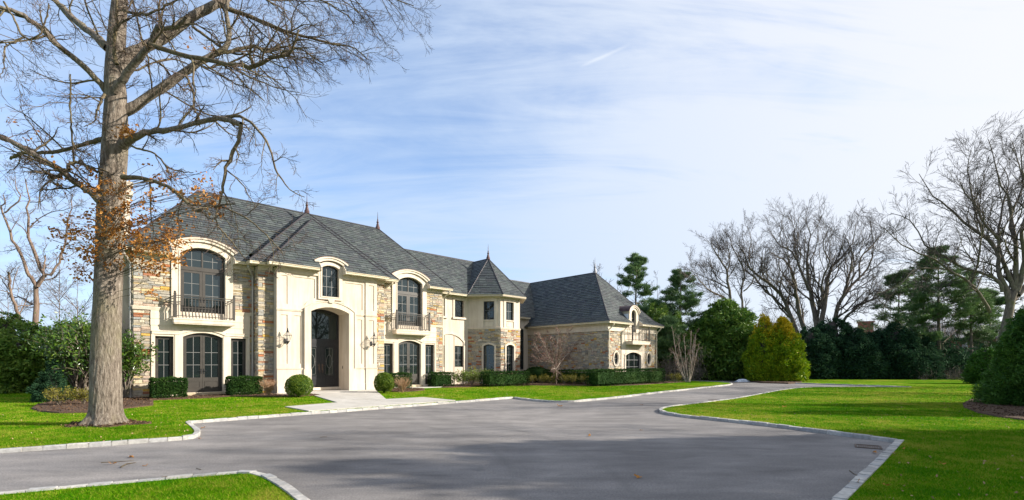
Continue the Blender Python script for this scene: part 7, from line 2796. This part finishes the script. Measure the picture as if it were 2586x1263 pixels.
# trees to the right of the view, whose shade falls across the driveway and the lawn
for i, (x, y, w_, h_) in enumerate(((20.5, 2.5, 6.6, 10.2), (19.5, 6.4, 6.4, 10.4), (23.0, 9.2, 4.2, 9.2), (24.0, 14.6, 3.0, 7.0), (18.0, -2.0, 6.0, 9.0), (17.0, 8.2, 4.6, 8.6))):
    conifer('spruce', 'tall spruce standing out of frame to the right of the lawn', 0, 0, w_, h_, ROUND if i in (0, 1, 5) else CONE, 420, 26, 0.42, 'spruce', 700 + i, 0.8, loc=(x, y), group='spruces out of frame to the right', droop=0.2)
for i, (x, y) in enumerate(((37.0, 24.0), (33.0, 17.5), (40.0, 31.0), (31.0, 8.0))):
    g = np.random.default_rng(720 + i)
    root = empty('bare_tree', (x, y, 0.07))
    tag(root, 'tall bare tree standing out of frame at the right', 'tree', 'bare trees out of frame at the right')
    H_ = 13.0 + i
    A = Acc()
    P = np.array([[[0.2 * sin(3 * t), 0, H_ * t] for t in np.linspace(0, 1, 12)]])
    R = np.linspace(0.28, 0.03, 12)[None]
    A.tubes(P, R, 8)
    A.build('trunk', MAT['greybark'], root)
    A = Acc()
    C, Cr = grow(P, R, 26, 0.45, 0.75, 0.10, (0, 0, 0.08), 9, 0.45, 0.25, g, rmin=0.02)
    A.tubes(C, Cr, 4)
    D2_, Dr = grow(C, Cr, 8, 0.5, 0.7, 0.14, (0, 0, 0.05), 6, 0.55, 0.2, g, rmin=0.012)
    A.tubes(D2_, Dr, 3)
    E2_, Er = grow(D2_, Dr, 4, 0.5, 0.7, 0.14, (0, 0, 0.05), 4, 0.6, 0.2, g, rmin=0.010)
    A.tubes(E2_, Er, 3)
    A.build('branchwork', MAT['greybark'], root, kind='stuff')

# far woodland all round: brush, twigs and evergreen patches that read as one mass
def far_wood(name, label, arcs, n, mat, zr, size, aspect, seed, spread=1.0, vert=False):
    g = np.random.default_rng(seed)
    cen = []
    for (a0, a1, d0__, d1__, h0, h1, m) in arcs:
        a = g.uniform(a0, a1, m)
        d = g.uniform(d0__, d1__, m)
        hh = g.uniform(h0, h1, m) * (0.75 + 0.25 * np.sin(a * 37 + 1) + 0.12 * np.sin(a * 91))
        q = np.sqrt(g.uniform(0, 1, m))
        cen.append(np.stack([d * np.sin(a), d * np.cos(a), hh * q + 0.1], 1))
    c = np.concatenate(cen)
    k = n // len(c)
    i = np.repeat(np.arange(len(c)), k)
    p = c[i] + g.normal(size=(len(i), 3)) * np.array([1.0, 1.0, 0.7]) * zr
    p[:, 2] = np.abs(p[:, 2])
    nr = np.zeros((len(i), 3))
    if vert:
        nr[:, 2] = 1.5
    V = leaves(p, size, nr, aspect, spread, g, tri=True)
    o = npmesh(name, V.reshape(-1, 3), np.arange(3 * len(V)).reshape(-1, 3), MAT[mat])
    tag(o, label, kind='stuff')


far_wood('far_woodland', 'far leafless woodland closing the view all round', [(-1.2, -0.55, 60, 90, 3, 7, 300), (0.15, 1.2, 78, 110, 5, 10, 700), (1.3, 2.6, 45, 70, 6, 13, 500)], 120000, 'brush', 1.1, 1.3, 0.035, 801, 0.7, True)
far_wood('far_evergreens', 'far evergreen belt behind the right lawn', [(0.20, 0.50, 70, 95, 3, 6.5, 160), (0.52, 1.1, 66, 92, 3.0, 5.2, 260), (-1.2, -0.6, 50, 60, 2, 4.0, 120), (1.3, 2.6, 40, 60, 3.0, 9.0, 260)], 60000, 'hemlockdark', 0.9, 0.7, 0.3, 802)
far_wood('undergrowth', 'brown leafless undergrowth beside the end wall and under the pines', [(0.29, 0.37, 44, 56, 1.2, 2.4, 60), (0.66, 0.80, 60, 66, 0.4, 1.0, 40)], 9000, 'brush', 0.5, 0.5, 0.05, 803, 0.8, True)


# ------------------------------------------------------------------ neighbour house, fence and small things
nh = empty('neighbour_house', ppt(2235, 930, 72) - Vector((0, 0, ppt(2235, 930, 72).z)), radians(-22))
tag(nh, 'partly hidden brick house with a chimney beyond the dark evergreens', 'house')
mb = MB()
mb.holed([(-6, 0), (6, 0), (6, 4.0), (0, 6.3), (-6, 4.0)], [rect(-4, -2.6, 1.2, 2.8), rect(2.2, 3.8, 1.2, 2.8)], 0, 0.3)
mb.box(-6, 6, 0.3, 9, 0, 4.0)
mb.build('wall', MAT['brick'], nh)
mb = MB()
for s_ in (-1, 1):
    mb.add([(s_ * 6.6, -0.6, 3.75), (s_ * 6.6, 9.6, 3.75), (0, 9.6, 6.5), (0, -0.6, 6.5), (s_ * 6.6, -0.6, 3.9), (s_ * 6.6, 9.6, 3.9), (0, 9.6, 6.68), (0, -0.6, 6.68)], [(0, 1, 2, 3), (4, 5, 6, 7), (0, 3, 7, 4), (1, 2, 6, 5), (0, 1, 5, 4)])
mb.build('roof', MAT['roofgrey'], nh)
mb = MB()
mb.box(-2.4, -0.6, 3.0, 4.2, 4.5, 7.9)
mb.box(-2.5, -0.5, 2.9, 4.3, 7.9, 8.15)
mb.build('chimney', MAT['brick'], nh)
for x in (-3.3, 3.0):
    mb = MB()
    mb.band(rect(x - 0.7, x + 0.8, 1.2, 2.8), rect(x - 0.6, x + 0.7, 1.3, 2.7), -0.03, 0.1, closed=True)
    w_ = mb.build('window', MAT['white'], nh)
    mb = MB()
    mb.holed(rect(x - 0.6, x + 0.7, 1.3, 2.7), [], 0.04, 0.05)
    mb.build('pane', MAT['glass'], w_)
nh2 = empty('neighbour_house', ((2410 - CXP) / FPX * 68, 68, 0), radians(-30))
tag(nh2, 'white and brick house glimpsed between the pine trunks at the right', 'house')
mb = MB()
mb.holed(rect(-5.5, 6, 0, 5.2), [rect(-4, -2.8, 0.9, 2.5), rect(-1.2, 0.2, 0.9, 2.5), rect(2.0, 3.2, 0.9, 2.5), rect(-4, -2.8, 3.3, 4.6), rect(2.0, 3.2, 3.3, 4.6)], 0, 0.3)
mb.box(-5.5, 6, 0.3, 8, 0, 5.2)
mb.build('wall', MAT['brick'], nh2)
mb = MB()
mb.poly([(-6, -0.5, 5.1), (6.5, -0.5, 5.1), (6.5, 4, 7.4), (-6, 4, 7.4)])
mb.poly([(-6, 8.5, 5.1), (6.5, 8.5, 5.1), (6.5, 4, 7.4), (-6, 4, 7.4)])
mb.box(-6, 6.5, -0.55, -0.3, 4.9, 5.15)
mb.build('roof', MAT['roofgrey'], nh2)
for (a, b, c_, d_) in ((-4, -2.8, 0.9, 2.5), (-1.2, 0.2, 0.9, 2.5), (2.0, 3.2, 0.9, 2.5), (-4, -2.8, 3.3, 4.6), (2.0, 3.2, 3.3, 4.6)):
    mb = MB()
    mb.band(rect(a - 0.25, b + 0.25, c_ - 0.1, d_ + 0.1), rect(a + 0.05, b - 0.05, c_ + 0.05, d_ - 0.05), -0.04, 0.1, closed=True)
    w_ = mb.build('window', MAT['white'], nh2)
    mb = MB()
    mb.holed(rect(a + 0.05, b - 0.05, c_ + 0.05, d_ - 0.05), [], 0.04, 0.05)
    mb.build('pane', MAT['glass'], w_)
for x in (-5.4, 1.1, 4.6):
    mb = MB()
    mb.box(x - 0.3, x + 0.3, -0.06, 0.0, 0, 5.1)
    mb.build('white_corner_board', MAT['white'], nh2)

fx0, fx1, fD = (2375 - CXP) / FPX * 53, (2485 - CXP) / FPX * 53, 53.0
fe = empty('rail_fence', ((fx0 + fx1) / 2, fD, 0.07))
tag(fe, 'low brown split rail fence behind the pine trunks', 'fence')
hw_ = (fx1 - fx0) / 2
for i in range(4):
    x = -hw_ + 2 * hw_ * i / 3
    mb = MB()
    mb.box(x - 0.07, x + 0.07, -0.07, 0.07, -0.1, 0.95)
    mb.build('post', MAT['wood'], fe)
for i in range(3):
    for z in (0.3, 0.68):
        xa = -hw_ + 2 * hw_ * i / 3
        xb = -hw_ + 2 * hw_ * (i + 1) / 3
        mb = MB()
        mb.tube([(xa, 0.02, z), ((xa + xb) / 2, 0.0, z + 0.02), (xb, 0.03, z + 0.01)], 0.05, 6)
        mb.build('rail', MAT['wood'], fe)

# drain grates
def grate(cx, cy, w_, d_, rot, label, nb):
    root = empty('drain_grate', (cx, cy, 0.0), rot)
    tag(root, label, 'drain')
    mb = MB()
    for a in ((-w_ / 2, w_ / 2, -d_ / 2, -d_ / 2 + 0.035), (-w_ / 2, w_ / 2, d_ / 2 - 0.035, d_ / 2), (-w_ / 2, -w_ / 2 + 0.035, -d_ / 2 + 0.035, d_ / 2 - 0.035), (w_ / 2 - 0.035, w_ / 2, -d_ / 2 + 0.035, d_ / 2 - 0.035)):
        mb.box(a[0], a[1], a[2], a[3], 0.002, 0.016)
    mb.build('frame', MAT['iron'], root)
    mb = MB()
    mb.box(-w_ / 2 + 0.02, w_ / 2 - 0.02, -d_ / 2 + 0.02, d_ / 2 - 0.02, 0.002, 0.005)
    mb.build('pit_shade', MAT['black'], root)  # flat black sheet on the asphalt; shade down the drain is its colour
    for i in range(nb):
        x = -w_ / 2 + 0.035 + (w_ - 0.07) * (i + 1) / (nb + 1)
        mb = MB()
        mb.box(x - 0.012, x + 0.012, -d_ / 2 + 0.035, d_ / 2 - 0.035, 0.005, 0.009)
        mb.build('bar', MAT['iron'], root)


a, b = gpt(2156, 1122.5), gpt(2232, 1135)
ga = gpt(2192, 1129)
e1 = gpt(2158, 1130.5)
e2 = gpt(2228, 1136)
an = atan2(e2[1] - e1[1], e2[0] - e1[0])
grate(ga[0], ga[1], hypot(e2[0] - e1[0], e2[1] - e1[1]), 0.42, an, 'rusty drain grate in the asphalt near the right kerb corner', 9)
ga = gpt(1826, 1011.5)
grate(ga[0] - 0.25, ga[1], 0.55, 0.5, 0.3, 'small distant drain grate beside the right lawn tip', 5)

# pale plastic heap at the far kerb
bx, by = gpt(1874, 963.5, 0.05)
mb = MB()
g = random.Random(3)
R_, C_ = 9, 16
vs = []
for i in range(R_):
    for j in range(C_):
        u_, v_ = i / (R_ - 1), j / C_
        rad = (1 - u_) ** 0.35
        vs.append((0.62 * rad * cos(2 * pi * v_) * (1 + 0.25 * g.uniform(-1, 1)), 0.35 * rad * sin(2 * pi * v_) * (1 + 0.25 * g.uniform(-1, 1)), 0.20 * u_ ** 0.8 * (1 + 0.3 * g.uniform(-1, 1))))
fs = [(i * C_ + j, i * C_ + (j + 1) % C_, (i + 1) * C_ + (j + 1) % C_, (i + 1) * C_ + j) for i in range(R_ - 1) for j in range(C_)]
mb.add(vs, fs)
o = mb.build('plastic_sheet', MAT['plastic'])
o.location = (bx, by, 0.02)
tag(o, 'crumpled pale plastic sheet lying at the far kerb', 'plastic sheet')
# stake light in the lawn tip
lx_, ly_ = gpt(1768, 965.5, 0.08)
pl = empty('path_light', (lx_, ly_, 0.075))
tag(pl, 'small black stake light at the far tip of the house lawn', 'light')
mb = MB()
mb.tube([(0, 0, -0.05), (0, 0, 0.24)], 0.012, 6)
mb.build('stake', MAT['black'], pl)
mb = MB()
mb.lathe([(0.02, 0.22), (0.06, 0.25), (0.055, 0.30), (0.03, 0.33)], (0, 0, 0), 8)
mb.build('lamp_head', MAT['black'], pl)


# fallen leaves and twigs
def fallen_leaf(px, py, size, z, rot):
    x, y = gpt(px, py, z)
    g = random.Random(int(px * 7 + py))
    mb = MB()
    lob = []
    for i in range(12):
        a_ = 2 * pi * i / 12
        r_ = size * (0.5 if i % 2 else 0.28) * (1.25 if i in (0, 6) else 1) * g.uniform(0.85, 1.15)
        lob.append((r_ * cos(a_), 0.62 * r_ * sin(a_), 0.35 * size * (0.6 * abs(cos(a_)) ** 2 + 0.3 * g.random())))
    mb.add([(0, 0, 0.01)] + lob, [(0, 1 + i, 1 + (i + 1) % 12) for i in range(12)])
    o = mb.build('fallen_leaf', MAT['oakleaf'])
    o.location = (x, y, z)
    o.rotation_euler = (g.uniform(-0.3, 0.3), g.uniform(-0.3, 0.3), rot)
    return o


for k_, (px, py, s_, lb) in enumerate(((1412, 1026, 0.26, 'tan dry leaf on the asphalt below the curved kerb point'), (1488, 1101.5, 0.13, 'small dry leaf at the edge of the shade on the driveway'), (1611, 1206, 0.14, 'dark dry leaf lying alone in the shaded asphalt'),
                                       (2209, 1144, 0.14, 'orange brown leaf on the asphalt below the drain grate'), (331, 1155.5, 0.14, 'curled tan leaf above the fallen twigs on the driveway'), (282, 1172, 0.13, 'curled leaf at the left end of the fallen twigs'), (505, 1108, 0.09, 'rusty leaf against the rounded kerb corner'), (514, 1081, 0.12, 'dry leaf beside the notch of the kerb'), (368, 1177, 0.09, 'small leaf right of the fallen twigs'), (1620, 1023, 0.12, 'small leaf on the asphalt left of the right lawn tip'), (1619, 1087, 0.10, 'small leaf on the sunlit asphalt before the right kerb'))):
    tag(fallen_leaf(px, py, s_, 0.006, k_ * 1.3), lb, 'leaf', 'fallen leaves on the driveway')
for k_, (px, py, s_, lb) in enumerate(((2378, 1172, 0.13, 'pale curled leaf in the middle of the shaded right lawn'), (2237, 1226, 0.10, 'brown leaf on the lawn near the bottom of the straight kerb'), (2281, 1134, 0.09, 'leaf in the grass just right of the kerb corner'), (1981, 1028, 0.20, 'cluster sized pale leaf on the sunlit part of the right lawn'), (361, 1054, 0.14, 'orange leaf in the grass right of the oak'))):
    tag(fallen_leaf(px, py, s_, 0.10, k_ * 1.7), lb, 'leaf', 'fallen leaves on the lawns')
for k_, (L, r_, lb) in enumerate((([(255, 1168.5), (300, 1166), (338, 1163.5)], 0.006, 'long straight twig fallen on the driveway'), ([(305, 1181), (318, 1173), (343, 1169)], 0.010, 'bent twig fallen below the long one'), ([(408, 1206), (425, 1204), (442, 1202)], 0.007, 'short twig near the bottom left kerb'),
                                  ([(496, 1183), (508, 1186)], 0.005, 'tiny dark twig on the middle of the left driveway'), ([(2145, 1188), (2156, 1197), (2168, 1202)], 0.006, 'thin curved twig near the straight right kerb'), ([(808, 1104), (826, 1103)], 0.005, 'thin dark twig on the sunlit asphalt'))):
    P_ = [gpt(a_, b_, 0.008) for a_, b_ in L]
    cx_, cy_ = P_[0]
    mb = MB()
    mb.tube([(x - cx_, y - cy_, 0.004 + r_) for x, y in P_], [r_, r_ * 0.9, r_ * 0.5][:len(P_)], 5)
    o = mb.build('fallen_twig', MAT['oaklimb'])
    o.location = (cx_, cy_, 0.0)
    tag(o, lb, 'twig', 'twigs fallen on the driveway')
# litter too small to tell apart
g = np.random.default_rng(909)
n = 2600
x, y = g.uniform(-22, 22, n * 3), 5.3 + 30 * g.uniform(0, 1, n * 3) ** 1.7
kp = (~in_poly_np(x, y, loop)) & (~in_poly_np(x, y, WALKW))
x, y = x[kp][:n], y[kp][:n]
dx, dy = x - HO.x, y - HO.y
s_, w_ = dx * HU.x + dy * HU.y, dx * HV.x + dy * HV.y
kp = w_ < -1.0
x, y = x[kp], y[kp]
V = leaves(np.stack([x, y, np.full(len(x), LZ + 0.03)], 1), 0.040, None, 0.6, 1.0, g)
o = npmesh('leaf_litter', V.reshape(-1, 3), np.arange(4 * len(V)).reshape(-1, 4), MAT['straw'])
tag(o, 'small pale leaf scraps scattered over the lawns', kind='stuff')
